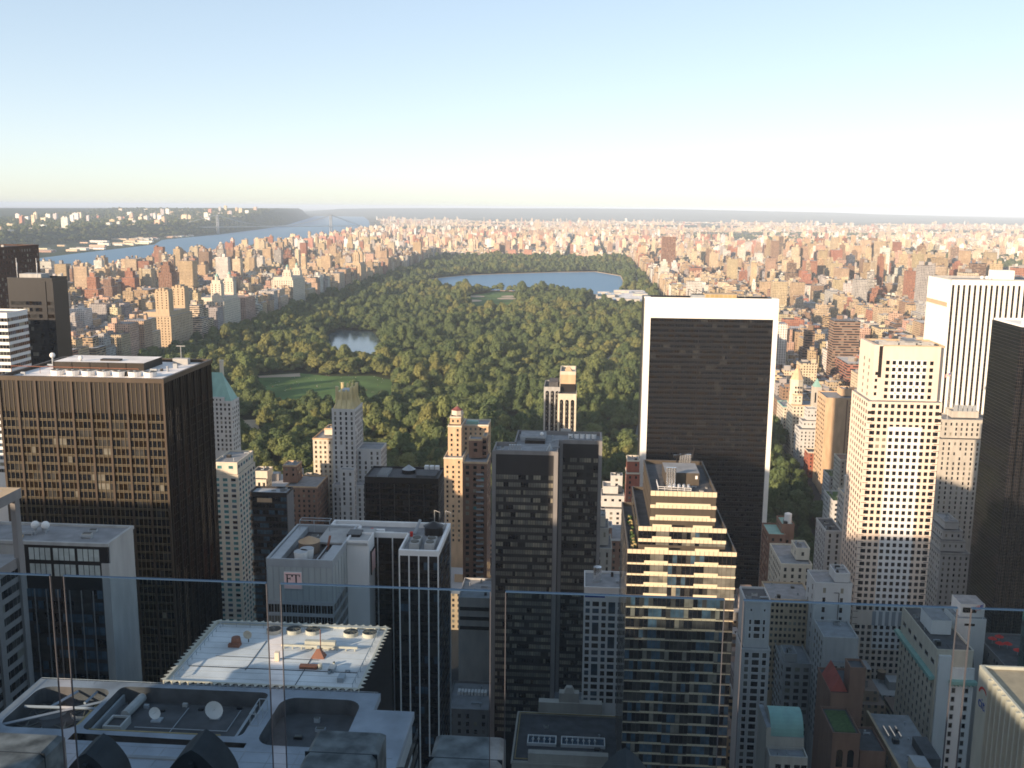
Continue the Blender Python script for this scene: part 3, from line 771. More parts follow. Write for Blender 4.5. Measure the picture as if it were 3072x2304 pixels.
# ---- black sloping tower with white travertine frame
def white_frame_tower():
    x0, x1, y0, yb, zt = 39.6, 123.2, 627.0, 657.5, 206.8
    t = thing('office_tower', 'tall black glass tower framed in bright white stone', 'office tower', (81, 642, 0))
    reg(x0, x1, y0, yb, 0, zt)
    jl, jr, bh = 3.9, 2.9, 13.0
    mb = MB(); mb.box(x0+jl, x1-jr, y0+.9, yb, 0, zt-3.2, 0, 1); mb.build('wall', [W_JET, W_ROOFDARK], t)
    f = MB(); f.box(x0, x0+jl, y0, y0+9, 0, zt, 0); f.box(x1-jr, x1, y0, y0+9, 0, zt, 0); f.box(x0, x0+jl, y0+9, yb, 0, zt-1.2, 1); f.box(x1-jr, x1, y0+9, yb, 0, zt-1.2, 1); f.box(x0+jl, x1-jr, y0, y0+2.2, zt-bh, zt, 0, None, True); f.box(x0+jl, x1-jr, yb-1.2, yb, zt-3.2, zt-1.2, 1)
    f.box(x0-.25, x0, y0+2.2, y0+4.0, 0, zt-1, 1)
    f.build('stone_frame', [W_TRAV, W_BLACK], t)
    zs = [zt-bh-2.2-3.35*k for k in range(52)]
    bands(t, x0+jl, x1-jr, y0+.9, yb, zs, 1.6, 'S', 1.45, [(G_DARK, 8), (G_BRONZE, 5), (G_MID, .7)])
    m = MB(); n = 5
    for k in range(n+1):
        a = x0+jl+.2 + (x1-x0-jl-jr-.4)*k/n; m.box(a-.2, a+.2, y0+.55, y0+.84, 0, zt-bh, 0)
    for z in zs: m.box(x0+jl, x1-jr, y0+.62, y0+.84, z-1.35, z-.2, 1); m.box(x0+jl, x1-jr, y0+.55, y0+.62, z-.32, z-.2, 0)
    for k in range(46): a = x0+jl+.2 + (x1-x0-jl-jr-.4)*k/45; m.box(a-.05, a+.05, y0+.6, y0+.8, 0, zt-bh, 0)
    m.build('facade_grid', [W_BLACK, W_JET], t)
    c = MB(); c.box(78, 98, 634, 646, zt-3.2, zt+1.9, 0)
    for k in range(7): c.box(78.6+2.8*k, 80.8+2.8*k, 633.9, 634, zt-.4, zt+1.6, 1)
    c.build('roof_house', [W_TAN, W_YELLOW], t)
    c = MB(); c.box(70, 78, 635, 645, zt-3.2, zt+1.2, 0, 1); c.build('cooling_unit', [W_STEEL, W_FAN], t)
    for x in (68, 73): 
        c = MB(); c.bar((x, 640, zt-3), (x, 640, zt+4.6), .16); c.bar((x, 640, zt+4.6), (x+4, 638, zt+2.5), .14); c.build('davit', [W_BLACK], t)
    c = MB(); c.bar((104, 640, zt-3), (104, 640, zt+5.2), .13); c.build('aerial', [W_STEEL], t)
    LAND.append(('white-framed black tower', 81, 627, 140))
white_frame_tower()

# ---- stepped glass tower with cream spandrel bands in the middle foreground
def stepped_band_tower():
    t = thing('apartment_tower', 'stepped glass tower banded with cream panels, silver flues on its roof, before the white-framed tower', 'tower', (30, 290, 0))
    T = [(14.6, 45.4, 272.0, 312.0, 0.0, 165.6), (17.8, 42.8, 275.8, 314.0, 165.6, 171.2), (21.3, 40.2, 280.0, 316.0, 171.2, 180.8)]
    T = [(14.6, 45.4, 272.0, 318.0, 0.0, 165.6), (17.8, 42.8, 275.8, 317.4, 165.6, 171.2), (21.3, 40.2, 280.0, 316.0, 171.2, 180.8)]
    for b in T: reg(*b)
    mb = MB()
    mb.box(14.6, 45.4, 272, 318, 0, 164.2, 0, 1); mb.box(17.8, 42.8, 275.8, 317.4, 164.2, 170.0, 0, 1); mb.box(21.3, 40.2, 280, 316, 170.0, 179.6, 0, 1)
    mb.rim(14.5, 45.5, 271.9, 318.1, 164.2, 165.6, .35, 0); mb.rim(17.7, 42.9, 275.7, 317.5, 170.0, 171.2, .35, 0); mb.rim(21.2, 40.3, 279.9, 316.1, 179.6, 180.8, .35, 0)
    mb.build('wall', [W_STEP, W_ROOFDARK], t)
    def floor(x0, x1, y0, yb, z, fh, plain=False):
        """glazing of one storey"""
        b = MB(); ml = [G_DARK, G_MID, G_BLIND, G_BLIND2, G_BLUE, W_STEP]
        n = round((x1-x0)/1.28); d = (x1-x0)/n; run, g = 0, 0
        for k in range(n):
            q = (k+.5)/n; mid = .33 < q < .67
            if plain: g = 5
            elif run <= 0:
                if mid: g, run = rnd.choice((0, 0, 1, 4) if z < 150 else (0, 0, 1, 3, 2)), 4
                elif .2 < q < .28 or .72 < q < .8: g, run = (4 if z < 150 else 3), 1
                elif z < 150: g, run = rnd.choice((0, 0, 1, 4, 4)), rnd.choice((1, 2))
            else: g, run = rnd.choice((0, 0, 0, 1, 1, 4, 3)), rnd.choice((1, 2))
            run -= 1
            b.face([(x0+d*k+.04, y0-.05, z), (x0+d*(k+1)-.04, y0-.05, z), (x0+d*(k+1)-.04, y0-.05, z+fh), (x0+d*k+.04, y0-.05, z+fh)], g)
        m = round((yb-y0)/1.5); e = (yb-y0)/m
        for k in range(m):
            g = rnd.choice((0, 0, 0, 1, 1, 4, 3)) if not plain else 5
            for xx, s in ((x0-.05, -1), (x1+.05, 1)):
                q = [(xx, y0+e*k+.05, z), (xx, y0+e*(k+1)-.05, z), (xx, y0+e*(k+1)-.05, z+fh), (xx, y0+e*k+.05, z+fh)]
                b.face(q if s > 0 else q[::-1], g)
        b.build('window_band', ml, t)
    sp = MB()
    def spandrel(x0, x1, y0, yb, z, h, step=True):
        mi = 3 if z < 146 else 0  # lower bands take the cream with shade put into its colour
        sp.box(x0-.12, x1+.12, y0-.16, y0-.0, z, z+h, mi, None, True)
        sp.box(x0-.12, x0, y0, yb, z, z+h, 1, None, True); sp.box(x1, x1+.12, y0, yb, z, z+h, 1, None, True)
        if step:
            w = x1-x0
            for a, b in ((.155, .375), (.62, .84)):
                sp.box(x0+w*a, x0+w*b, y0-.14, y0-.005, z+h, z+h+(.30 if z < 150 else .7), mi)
        n = round((x1-x0)/1.28)
        for k in range(1, n):
            a = x0+(x1-x0)*k/n; sp.box(a-.035, a+.035, y0-.2, y0-.16, z, z+h, 2)
    z = 180.8
    for k, (zz, h, fh) in enumerate(((179.3, 1.5, 2.0), (175.6, 1.0, 2.1), (171.9, 1.0, 1.3))):
        spandrel(21.3, 40.2, 280, 316, zz, h, False)
        if k: sp.box(22.8, 38.6, 279.86, 279.995, zz+h, zz+h+.6, 0)
        floor(21.3, 40.2, 280, 316, zz-fh-.1, fh, True)
    for zz in (169.9, 166.6):
        spandrel(17.8, 42.8, 275.8, 317.4, zz, 1.0 if zz < 169 else 1.35); floor(17.8, 42.8, 275.8, 317.4, zz-2.35 if zz > 168 else 165.7, 2.3 if zz > 168 else .85)
    zz = 164.3; k = 0
    while zz > 62:
        spandrel(14.6, 45.4, 272, 318, zz, 1.25 if k == 0 else .55 if zz > 150 else .30); floor(14.6, 45.4, 272, 318, zz-2.65, 2.62); zz -= 3.3; k += 1
    sp.build('spandrel', [W_BANDCREAM, W_STEP, W_STEP, W_BANDSHADED], t)
    c = MB(); c.box(26.2, 36.4, 291, 303, 179.6, 183.4, 0, 1); c.box(35.2, 35.9, 290.9, 291, 181.6, 182.6, 2); c.build('roof_house', [W_STEP, W_ROOFGREY, W_WHITE], t)
    for k in range(4):
        c = MB(); c.cyl(26.5+.75*k, 287.6, 179.6, 185.6, .33, n=10); c.cyl(26.5+.75*k, 287.6, 185.6, 185.9, .42, n=10); c.build('flue', [W_SILVER], t)
    for k in range(5):
        c = MB(); c.cyl(32.2+.75*k, 306.5, 179.6, 185.4, .35, n=10); c.build('flue', [W_SILVER], t)
    c = MB(); c.bar((31.2, 307, 181), (31.2, 307, 184.6), .3); c.bar((30.2, 306.5, 184.6), (36.0, 304.5, 186.8), .22); c.bar((35.7, 304.6, 184.9), (36.4, 304.4, 188.8), .3); c.box(30.0, 31.6, 306, 307.4, 184.2, 185.0); c.build('cleaning_crane', [W_BLACK], t)
    c = MB()
    for z0 in (180.5, 181.1):
        c.bar((23.6, 283.5, z0), (33.2, 282.3, z0), .08); c.bar((23.6, 283.5, z0), (23.6, 291, z0), .08)
    for a in range(6): c.bar((23.6+1.9*a, 283.4-.22*a, 179.6), (23.6+1.9*a, 283.4-.22*a, 181.1), .06)
    c.build('railing', [W_WHITE], t)
    for k in range(5):
        c = MB(); x = 26.5+1.4*k; c.box(x, x+1.1, 284.2, 286.4, 179.6, 180.9); c.cyl(x+.55, 285.3, 180.9, 181.5, .4, n=10); c.build('air_unit', [W_SILVER], t)
    clutter(t, 33.5, 39.5, 282, 289, 179.6, 3, .5)
    pl = MB()
    for k in range(60):
        x, y = 15.9 + rnd.random()*1.2, 276 + 30*rnd.random(); s = rnd.uniform(.25, .7)
        pl.ball((x, y, 164.5+s*.5), s, rnd.choice((0, 0, 1)), 6, 4)
    pl.build('terrace_planting', [W_GREENROOF, W_YELLOW], t)
    LAND.append(('cream-banded stepped tower', 30, 272, 140))
stepped_band_tower()

# ---- pink-granite tower with a grid of square windows, right
def square_window_tower():
    t = thing('office_tower', 'pale stone tower with checkered grid of small square black windows, sunlit', 'office tower', (168, 524, 0))
    zt, zs = 194.2, 165.4
    reg(151.5, 183.3, 512, 537, 0, zt); reg(147.9, 184.8, 508, 540, 0, zs)
    mb = MB()
    mb.box(147.9, 184.8, 508, 540, 0, zs, 0, 1)
    mb.prism([(154.6, 512.0), (183.3, 512.0), (185.6, 514.2), (185.6, 538), (150.0, 538), (150.0, 515.4), (151.4, 514.4)][::1], zs, zt-1.0, 0, 1)
    mb.box(150.0, 154.4, 512.0, 512.4, zs, zt, 0)
    mb.box(149.97, 151.6, 513, 538, zs, zt, 0)
    mb.box(152.6, 154.2, 511.8, 512, zs+12, zt-.5, 3)
    for z in (zs+.2, zt-1): mb.box(154.6, 183.3, 511.75, 512, z, z+.5, 0)
    mb.rim(152, 185.4, 512.4, 538, zt-1, zt, .4, 2)
    mb.build('wall', [W_PINKGRAN, W_ROOFGREY, W_TAN, W_DKBROWN], t)
    wp = MB()                                                   # white marble fields between the windows
    def field(a0, a1, z0, z1, y): wp.box(a0, a1, y-.05, y, z0, z1, 0, None, True)
    c0 = 154.6; cw = 28.7
    cols = [c0 + cw*q for q in (.095, .205, .312, .418, .525, .632, .738, .86)]
    rows = [zt-9.0 - 3.55*k for k in range(6)]
    field(cols[1]-1.1, cols[6]+1.1, rows[2]-1.4, rows[0]+1.4, 512); field(cols[1]-1.1, cols[6]+1.1, rows[5]-1.4, rows[3]+1.4, 512)
    for z in rows:
        for i, x in enumerate(cols): win(t, 'S', 512 - (.06 if 0 < i < 7 else 0), x, z, 1.75, 2.0, G_DARK)
    for r in range(2):
        for rr in range(2):
            for i in range(1, 6):
                if i == 3: continue
                z = rows[r*3+rr] - 1.78; wp.box((cols[i]+cols[i+1])/2-.4, (cols[i]+cols[i+1])/2+.4, 511.9, 511.95, z-.4, z+.4, 1)
    z = zs - 2.2; k = 0
    full = [150.2 + 3.2*i + .4 for i in range(11)]
    field(full[3]-1.4, full[8]-.3, 30, zs-13, 508)
    while z > 12:
        for i, x in enumerate(full):
            wide = i in (0, 10)
            if 44 < z < 50: continue
            w = 2.5 if wide and k > 2 else 1.8
            if k == 5 and i in (1, 2) or k == 6 and i in (1, 2): win(t, 'S', 508, x, z, w, 1.75, G_BLIND); continue
            win(t, 'S', 508 - (.06 if 2 < i < 9 and z < zs-13 else 0), x, z, w, 2.05, G_DARK)
        if k > 2:
            wp.box(147.8, 150.4, 507.9, 508, z+1.5, z+1.75, 2); wp.box(182.2, 184.9, 507.9, 508, z+1.5, z+1.75, 2)
        if k in (1, 2): wp.box(147.85, 150.2, 507.9, 508, z-.8, z+.8, 2); wp.box(182.4, 184.85, 507.9, 508, z-.8, z+.8, 2)
        for j in range(7): win(t, 'W', 147.9, 511 + 4.1*j, z, 1.5, 1.9, G_DARK)
        z -= 3.55; k += 1
    for j in range(2): 
        for r in range(6): win(t, 'W', 149.95, 519 + 9*j, zt-9-3.55*r, 1.6, 1.8, G_BLIND2)
    for r in range(6): win(t, 'S', 512, 152.0, zs+13-3.55*r+1, 1.3, 1.7, G_DARK) if r < 4 else None
    wp.build('marble_field', [W_WHITE, W_TAN, W_DKBROWN], t)
    lv = MB()
    for i in range(6): lv.box(158+3.4*i, 160+3.4*i, 507.9, 508, 43.5, 51.5, 0)
    lv.build('louvre', [W_STEEL], t)
    c = MB()
    for k in range(3): c.rim(155+9*k, 163+9*k, 516, 522, zt-1, zt+.9, .25, 0)
    c.box(168, 175, 520, 530, zt-1, zt+1.2, 1); c.build('roof_frame', [W_CONC, W_ROOFGREY], t)
    clutter(t, 154, 183, 514, 535, zt-1, 10, 1.0, [W_CONC, W_TAN, W_STEEL])
    LAND.append(('pale square-windowed tower', 167, 510, 130))
square_window_tower()

# ---- white vertically striped slab, right
def white_fin_slab():
    x0, x1, y0, y1, zt = 258.6, 345.0, 715.0, 757.0, 214.4
    t = thing('office_tower', 'broad white slab tower with vertical marble fins and black slots at the right edge', 'office tower', (300, 736, 0))
    reg(x0, x1, y0, y1, 0, zt)
    mb = MB(); mb.box(x0, x1, y0, y1, 0, zt-1, 0, 1); mb.box(x0-.3, x1, y0-.85, y0, zt-3.4, zt, 2, None, True); mb.box(x0-1.2, x0-.0, y0-.85, y1, zt-4, zt, 2, None, True)
    mb.build('wall', [W_BLACK, W_ROOFGREY, W_TRAV], t)
    m = MB(); n = 23
    for k in range(n+1):
        a = x0 + (x1-x0)*k/n; m.box(a-.95, a+.95, y0-.75, y0, 0, zt-3.4, 0)
    for k in range(13):
        b = y0 + (y1-y0)*k/12; m.box(x0-1.15, x0, b-.5, b+.5, 0, zt-4, 0)
    m.build('marble_fin', [W_TRAV], t)
    bands(t, x0, x1, y0, y1, [zt-7-3.6*k for k in range(37)], 2.4, 'SW', 1.85, [(G_DARK, 6), (G_BRONZE, 3), (G_MID, .6)])
    m = MB(); m.box(x0-1.3, x0-1.15, y0, y1, zt-19, zt-16, 0); m.build('louvre', [W_TAN], t)
    c = MB(); c.box(293, 307, 728, 738, zt-1, zt+6.2); c.box(292, 295, 727.5, 728, zt-1, zt+5); c.build('roof_house', [W_TRAV], t)
    for x in (284, 287.5): c = MB(); c.ball((x, 726, zt+1.2), 1.3); c.cyl(x, 726, zt-1, zt+.4, .4, n=8); c.build('radar_dome', [W_WHITE], t)
    c = MB(); c.rim(x0+2, x1-2, y0+3, y1-3, zt-1, zt+.6, .4); c.build('railing', [W_CONC], t)
    LAND.append(('white-finned slab', 290, 715, 190))
white_fin_slab()

# ---- bronze saw-tooth glass tower at the right edge
def sawtooth_tower():
    zt, X0, Y0, Y1 = 206.0, 216.5, 500.0, 535.0
    t = thing('tower', 'dark bronze glass tower with saw-tooth folded face at the right edge', 'tower', (230, 517, 0))
    n, d = 8, 3.6
    pts = [(X0, Y1), (X0, Y0)]
    for k in range(n):
        a = X0 + d*k; pts += [(a + d*.55, Y0 - 1.8), (a + d, Y0)]
    pts += [(X0 + d*n, Y1)]
    reg(X0, X0+30, Y0-2, Y1, 0, zt)
    mb = MB(); mb.prism(pts, 0, zt, 0, 1); mb.build('wall', [G_DARK, W_TRAV], t)
    g = MB()
    for z in [zt-1.0-1.75*k for k in range(112)]:
        for i in range(1, len(pts)-2):
            (xa, ya), (xb, yb) = pts[i], pts[i+1]
            L = math.hypot(xb-xa, yb-ya); nx, ny = (yb-ya)/L*.06, -(xb-xa)/L*.06
            g.face([(xa+nx, ya+ny, z-.1), (xb+nx, yb+ny, z-.1), (xb+nx, yb+ny, z+.1), (xa+nx, ya+ny, z+.1)], 0)
        g.face([(X0-.06, Y1, z-.1), (X0-.06, Y0, z-.1), (X0-.06, Y0, z+.1), (X0-.06, Y1, z+.1)], 0)
    for i in range(1, len(pts)-2):
        for q in (.33, .66, 1.0):
            x, y = pts[i][0] + (pts[i+1][0]-pts[i][0])*q, pts[i][1] + (pts[i+1][1]-pts[i][1])*q
            g.box(x-.06, x+.06, y-.12, y+.02, 0, zt, 0)
    g.build('facade_grid', [W_BRONZE], t)
    c = MB(); c.rim(X0+.5, X0+28, Y0+1, Y1-1, zt, zt+.9, .5, 0); c.box(X0+6, X0+12, Y0+8, Y0+14, zt, zt+1.8, 0); c.box(X0+16, X0+24, Y0+10, Y1-6, zt, zt+1.2, 0); c.build('roof_house', [W_WHITE], t)
    LAND.append(('bronze saw-tooth tower', 225, 505, 150))
sawtooth_tower()

# ================================================================ masonry and smaller midtown buildings
def masonry(name, label, cat, tiers, mat, faces='SWE', roof=W_ROOFGREY, ww=1.25, wh=1.7, dx=3.0, dz=3.4, gl=GLASSES, frame=None,
            zmin=0.0, trim=None, clut=4, tank=None, top=1.4, skip=0.05, land=None, cs=0.8):
    """brick or stone block of stacked tiers (x0, x1, y0, y1, z0, z1) with punched windows and parapets"""
    b = tiers[0]
    t = thing(name, label, cat, ((b[0]+b[1])/2, (b[2]+b[3])/2, 0))
    mb = MB()
    for (x0, x1, y0, y1, z0, z1) in tiers:
        reg(x0, x1, y0, y1, z0, z1)
        mb.box(x0, x1, y0, y1, z0, z1-.9, 0, 1)
        mb.rim(x0-.08, x1+.08, y0-.08, y1+.08, z1-.9, z1, .35, 2 if trim else 0)
        if trim:
            mb.box(x0-.3, x1+.3, y0-.3, y0-.08, z1-1.0, z1-.45, 2, None, True); mb.box(x0-.3, x0-.08, y0-.08, y1, z1-1.0, z1-.45, 2, None, True)
        zb = max(z0 + .6, zmin); zt = z1 - top
        rows = int((zt - zb) / dz)
        if rows > 0:
            zb = zt - rows * dz
            for fc in faces:
                a0, a1 = (x0, x1) if fc == 'S' else (y0, y1)
                if fc == 'E' and x1 > 0: continue
                if fc == 'W' and x0 < 0: continue
                cols = max(1, int((a1 - a0 - .8) / dx))
                win_grid(t, fc, {'S': y0, 'W': x0, 'E': x1}[fc], a0+.4, a1-.4, zb, zt, cols, rows, ww, wh, gl, frame, skip)
    mb.build('wall', [mat, roof, trim or mat], t)
    x0, x1, y0, y1, z0, z1 = tiers[-1]
    if clut: clutter(t, x0+.6, x1-1.2, y0+.8, y1-1.2, z1-.9, clut, cs)
    if tank: roof_tank(t, tank[0], tank[1], tank[2] if len(tank) > 2 else z1-.9, tank[3] if len(tank) > 3 else 1.8)
    if land: LAND.append((land, (b[0]+b[1])/2, b[2], z1*.8))
    return t

# white hotel with the steep green copper roof
t = masonry('hotel', 'white hotel with steep green copper roof and tall chimney', 'hotel',
    [(-300, -258.4, 700, 716, 0, 118.6)], W_GREYBRICK, 'SE', zmin=78, dx=3.1, frame=W_PIERGREY, clut=0, top=1.2)
m = MB(); m.hip(-297, -258.8, 700.8, 715.4, 117.8, 138.6, 10, .2); m.build('roof', [W_COPPER], t)
m = MB(); m.box(-270.4, -268.0, 710.8, 713, 130, 147.2); m.box(-270.7, -267.7, 710.5, 713.3, 146.4, 147.4); m.build('chimney', [W_CREAM], t)
m = MB(); m.box(-281, -274.8, 699.4, 704, 117, 129.5, 0); m.box(-276, -264, 699.6, 702, 117, 121.2, 0); m.build('dormer', [W_GREYBRICK], t)
for k in range(4): win(t, 'S', 699.6, -274.6+2.6*k, 119.4, .9, 1.5, G_DARK)
for k in range(2): win(t, 'S', 699.4, -279.4+2.8*k, 125.6, 1.1, 1.6, G_DARK)
LAND.append(('green copper roof', -270, 700, 130))

t = masonry('apartment_tower', 'pale slab tower with teal window panes and stepped crown, just right of brown-black tower', 'tower',
    [(-205, -190, 520, 549, 0, 113.4), (-204.4, -190.6, 520.8, 548, 113.4, 120.4)], W_CREAM, 'SE', zmin=14, ww=2.6, wh=1.7, dx=4.4, dz=3.1, gl=[(G_TEAL, 5), (G_BLUE, 2), (G_DARK, 1.5)], frame=W_GREYBRICK, skip=0, land='teal-windowed slab')
t = masonry('office_block', 'dark blue-grey glass block with pale flank between teal-windowed slab and pink FT sign', 'office block',
    [(-152, -134.5, 430, 440, 0, 131.2)], W_GRANITE, '', roof=W_STEEL)
bands(t, -152, -134.5, 430, 440, [127-3.2*k for k in range(22)], 2.0, 'S', 1.4, [(G_BLUE, 5), (G_DARK, 5), (G_MID, 1)])
m = MB(); m.box(-134.5, -134.2, 430, 440, 0, 130); m.build('side_wall', [W_PIERGREY], t)
m = MB(); m.box(-148.5, -141.5, 429.8, 429.95, 126.4, 128.4); m.build('panel', [W_ORANGE], t)
t = masonry('apartment_house', 'small cream roof pavilion with dark arches at the park edge, right of teal-windowed slab', 'apartment house',
    [(-224.5, -214.2, 640, 652, 0, 76.4), (-224.5, -214.2, 643, 655, 76.4, 81.6)], W_CREAM, 'SE', roof=W_ROOFDARK, zmin=56, clut=2)
for k in range(3): win(t, 'S', 640, -222.6+3.4*k, 72.4, 1.6, 3.6, G_DARK)
masonry('apartment_house', 'square brown brick tower above lower brick wings, left of gold-topped white tower', 'apartment house',
    [(-192, -171, 612, 640, 0, 80.6), (-196, -186.4, 620, 632, 80.6, 92.6)], W_BRICK, 'SE', zmin=48, trim=W_ORANGE, land='square brown brick tower')
t = masonry('apartment_house', 'sunlit orange-tan apartment block tucked left behind gold-topped white tower', 'apartment house',
    [(-183.6, -160, 650, 676, 0, 104.2), (-178, -166, 660, 672, 104.2, 109)], W_CREAM, 'SE', zmin=40, trim=W_ORANGE, frame=W_TAN, land='orange-tan block')
masonry('apartment_house', 'stepped sunlit white house with setbacks at foot of orange-tan block', 'apartment house',
    [(-193, -183.8, 632, 648, 0, 58), (-190.6, -184, 636, 648, 58, 67), (-188, -184, 640, 648, 67, 80)], W_CREAM, 'SE', zmin=30)
# white art deco tower with gilded top
t = masonry('apartment_tower', 'slender white art deco tower with gilded stepped crown before the lawn', 'tower',
    [(-165.5, -141.4, 630, 662, 0, 77), (-158.4, -149.0, 624, 630, 0, 89.5), (-152.2, -135.0, 645, 664, 0, 98.8), (-167.2, -151.4, 640, 664, 0, 127.2)], W_GREYBRICK, 'SE', zmin=40, ww=1.15, wh=1.9, dx=3.3, clut=0, frame=W_PIERGREY, land='gold-topped white tower')
m = MB(); m.hip(-166.6, -152, 640.6, 663.4, 127.0, 133.0, 5.0, 8.2); m.box(-164.2, -154.4, 643.8, 660.2, 133, 138.2); m.build('roof', [W_GOLD], t)
m = MB()
for k in range(4):
    a = -164.4 + 3.3*k; m.box(a-.5, a+.5, 643.0, 643.9, 130, 141.4 - (1.6 if k in (1, 2) else 0)); m.box(a-.5, a+.5, 660, 661, 130, 141.4)
    m.bar((a-(159.3+a)*-.12, 640.6, 127.4), (a, 643.4, 132.8), .5)
for k in range(6):
    b = 644 + 3.2*k; m.box(-154.4, -153.6, b-.5, b+.5, 130, 141); m.bar((-152.0, b, 127.4), (-153.8, b, 132.6), .5)
for x in (-164.4, -154.5): m.box(x-.9, x+.9, 643.2, 645, 133, 141.8); m.box(x-.9, x+.9, 659, 661, 133, 141.8)
m.build('crown_rib', [W_GOLD], t)
m = MB(); m.box(-162, -156.6, 646, 656, 138.2, 138.9); m.build('roof_deck', [W_STEEL], t)
for k in range(26):
    pass
# dark brown office block behind the white roofs
t = masonry('office_block', 'low broad dark brown glass office block with drum and vents on its roof', 'office block', [(-102.3, -66.8, 450, 470, 0, 134.4)], W_DKBROWN, '', roof=W_ROOFDARK, clut=0)
bands(t, -102.3, -66.8, 450, 470, [129.5-2.9*k for k in range(14)], 2.0, 'SE', 1.4, [(G_DARK, 6), (G_BRONZE, 4), (G_MID, .4)])
m = MB()
for k in range(6): a = -102.3+35.5*k/5; m.box(a-.25, a+.25, 449.5, 449.95, 60, 131)
m.build('facade_grid', [W_BLACK], t)
m = MB(); m.cyl(-83, 462, 133.5, 135.4, 3.4, n=20); m.cyl(-83, 462, 135.4, 137.6, 3.2, .2, 20, 1); m.build('water_tank', [W_BLACK, W_STEEL], t)
m = MB(); m.box(-97, -92, 453, 466, 133.5, 134.8, 0, 1); m.build('skylight', [W_STEEL, W_BLACK], t)
m = MB(); m.box(-78, -68.5, 453, 464, 133.5, 134.9, 0); m.build('roof_house', [W_ROOFDARK], t)
for k in range(3): m = MB(); m.box(-76+2.6*k, -74+2.6*k, 466, 468.5, 133.5, 136, 0); m.build('air_unit', [W_WHITE], t)
LAND.append(('dark brown glass block', -85, 450, 130))
# tan tower with the red octagonal cap
t = masonry('hotel', 'sunlit orange-tan tower with small red octagonal cap before the trees', 'hotel',
    [(-89.9, -77.4, 632, 662, 0, 97.6), (-79.9, -62.4, 655, 673, 0, 115.3), (-88.2, -79.2, 640, 664, 0, 117.6), (-87.3, -80.0, 644, 660, 117.6, 123.0)], W_ORANGE, 'SE', zmin=38, trim=W_CREAM, frame=W_TAN, clut=2, land='red-capped tan tower')
m = MB(); m.cyl(-83.2, 651, 123, 126.2, 3.9, n=8); m.cyl(-83.2, 651, 126.2, 128.6, 4.1, .5, 8, 1); m.bar((-83.2, 651, 128.4), (-83.2, 651, 130.2), .15, 0); m.build('roof_cap', [W_CREAM, W_CAP], t)
m = MB(); m.box(-77.5, -69.5, 656, 660, 114.4, 117.4); m.build('roof_house', [W_COPPER], t)
# brown balcony tower with lit top
t = masonry('apartment_tower', 'narrow brown brick tower with stacked white balconies and pink-lit top house', 'tower',
    [(-58.6, -46.2, 480, 500, 0, 135.2), (-56.5, -49.6, 488, 497, 135.2, 145.2), (-49.6, -47.4, 489, 498, 135.2, 146.5)], W_BRICK, 'SE', zmin=60, ww=1.7, dx=3.6, dz=3.05, trim=W_ORANGE, clut=1, gl=[(G_DARK, 4), (G_MID, 3), (G_BLIND, 1.2), (G_TEAL, .5)], land='brown balcony tower')
for k in range(20):
    m = MB(); z = 128.5 - 3.05*k; m.box(-51.6, -48.0, 478.7, 480, z, z+.18, 0, None, True); m.box(-51.6, -48.0, 478.6, 478.7, z+.1, z+1.0, 1); m.build('balcony', [W_CONC, W_STEEL], t)
# arched-window tower
t = thing('hotel', 'tall tower with arched window bays and sunlit orange top block, against the trees', 'hotel', (-12, 735, 0))
reg(-27.5, -3, 730, 763, 0, 129); reg(-16.7, -2.9, 720, 763, 0, 138)
m = MB(); m.box(-27.5, -15.3, 730, 760, 0, 127.8, 0, 1); m.rim(-27.5, -15.3, 730, 760, 127.8, 129, .4, 0); m.box(-16.7, -2.9, 720, 763, 0, 124.8, 2, 1); m.rim(-16.8, -2.8, 719.9, 763, 124.8, 125.9, .4, 2)
m.build('wall', [W_CONC, W_ROOFDARK, W_CREAM], t)
m = MB(); m.box(-15.5, -3.8, 733, 760, 124.8, 131, 3, None); m.box(-15.5, -3.8, 733, 760, 131, 138, 0, 1); m.rim(-15.6, -3.7, 732.9, 760.1, 138, 140.6, .7, 2); m.hip(-13, -6, 740, 752, 138, 142, 1, 1, 0); m.box(-15.7, -15.3, 732.8, 733, 125, 140, 2)
m.build('roof_house', [W_ORANGE, W_STEEL, W_CREAM, W_DKBROWN], t)
m = MB(); m.box(-24, -17, 736, 756, 127.8, 131.5, 0); m.build('plant_house', [W_ROOFDARK], t)
def bay(x, y, ztop, w):
    b = MB(); pts = [(x-w, y-.06, 30), (x+w, y-.06, 30), (x+w, y-.06, ztop-w)]
    pts += [(x + w*math.cos(R(a)), y-.06, ztop-w+w*math.sin(R(a))) for a in range(20, 180, 20)] + [(x-w, y-.06, ztop-w)]
    b.face(pts, 0)
    z = ztop - 3.2
    while z > 34:
        b.box(x-w, x+w, y-.22, y-.07, z-.95, z, 1, None, True); b.face([(x-w*.7, y-.1, z+.2), (x+.1, y-.1, z+.2), (x+.1, y-.1, z+1.7), (x-w*.7, y-.1, z+1.7)], rnd.choice((2, 3, 3))); z -= 3.3
    b.build('window_bay', [G_DARK, W_DKBROWN, G_MID, G_BLIND2], t)
for x in (-13.9, -9.8, -5.7): bay(x, 720, 121.4, 1.3)
for x in (-24.9, -21.0, -17.4): bay(x, 730, 126.0, 1.3)
LAND.append(('arched-window tower', -10, 720, 115))
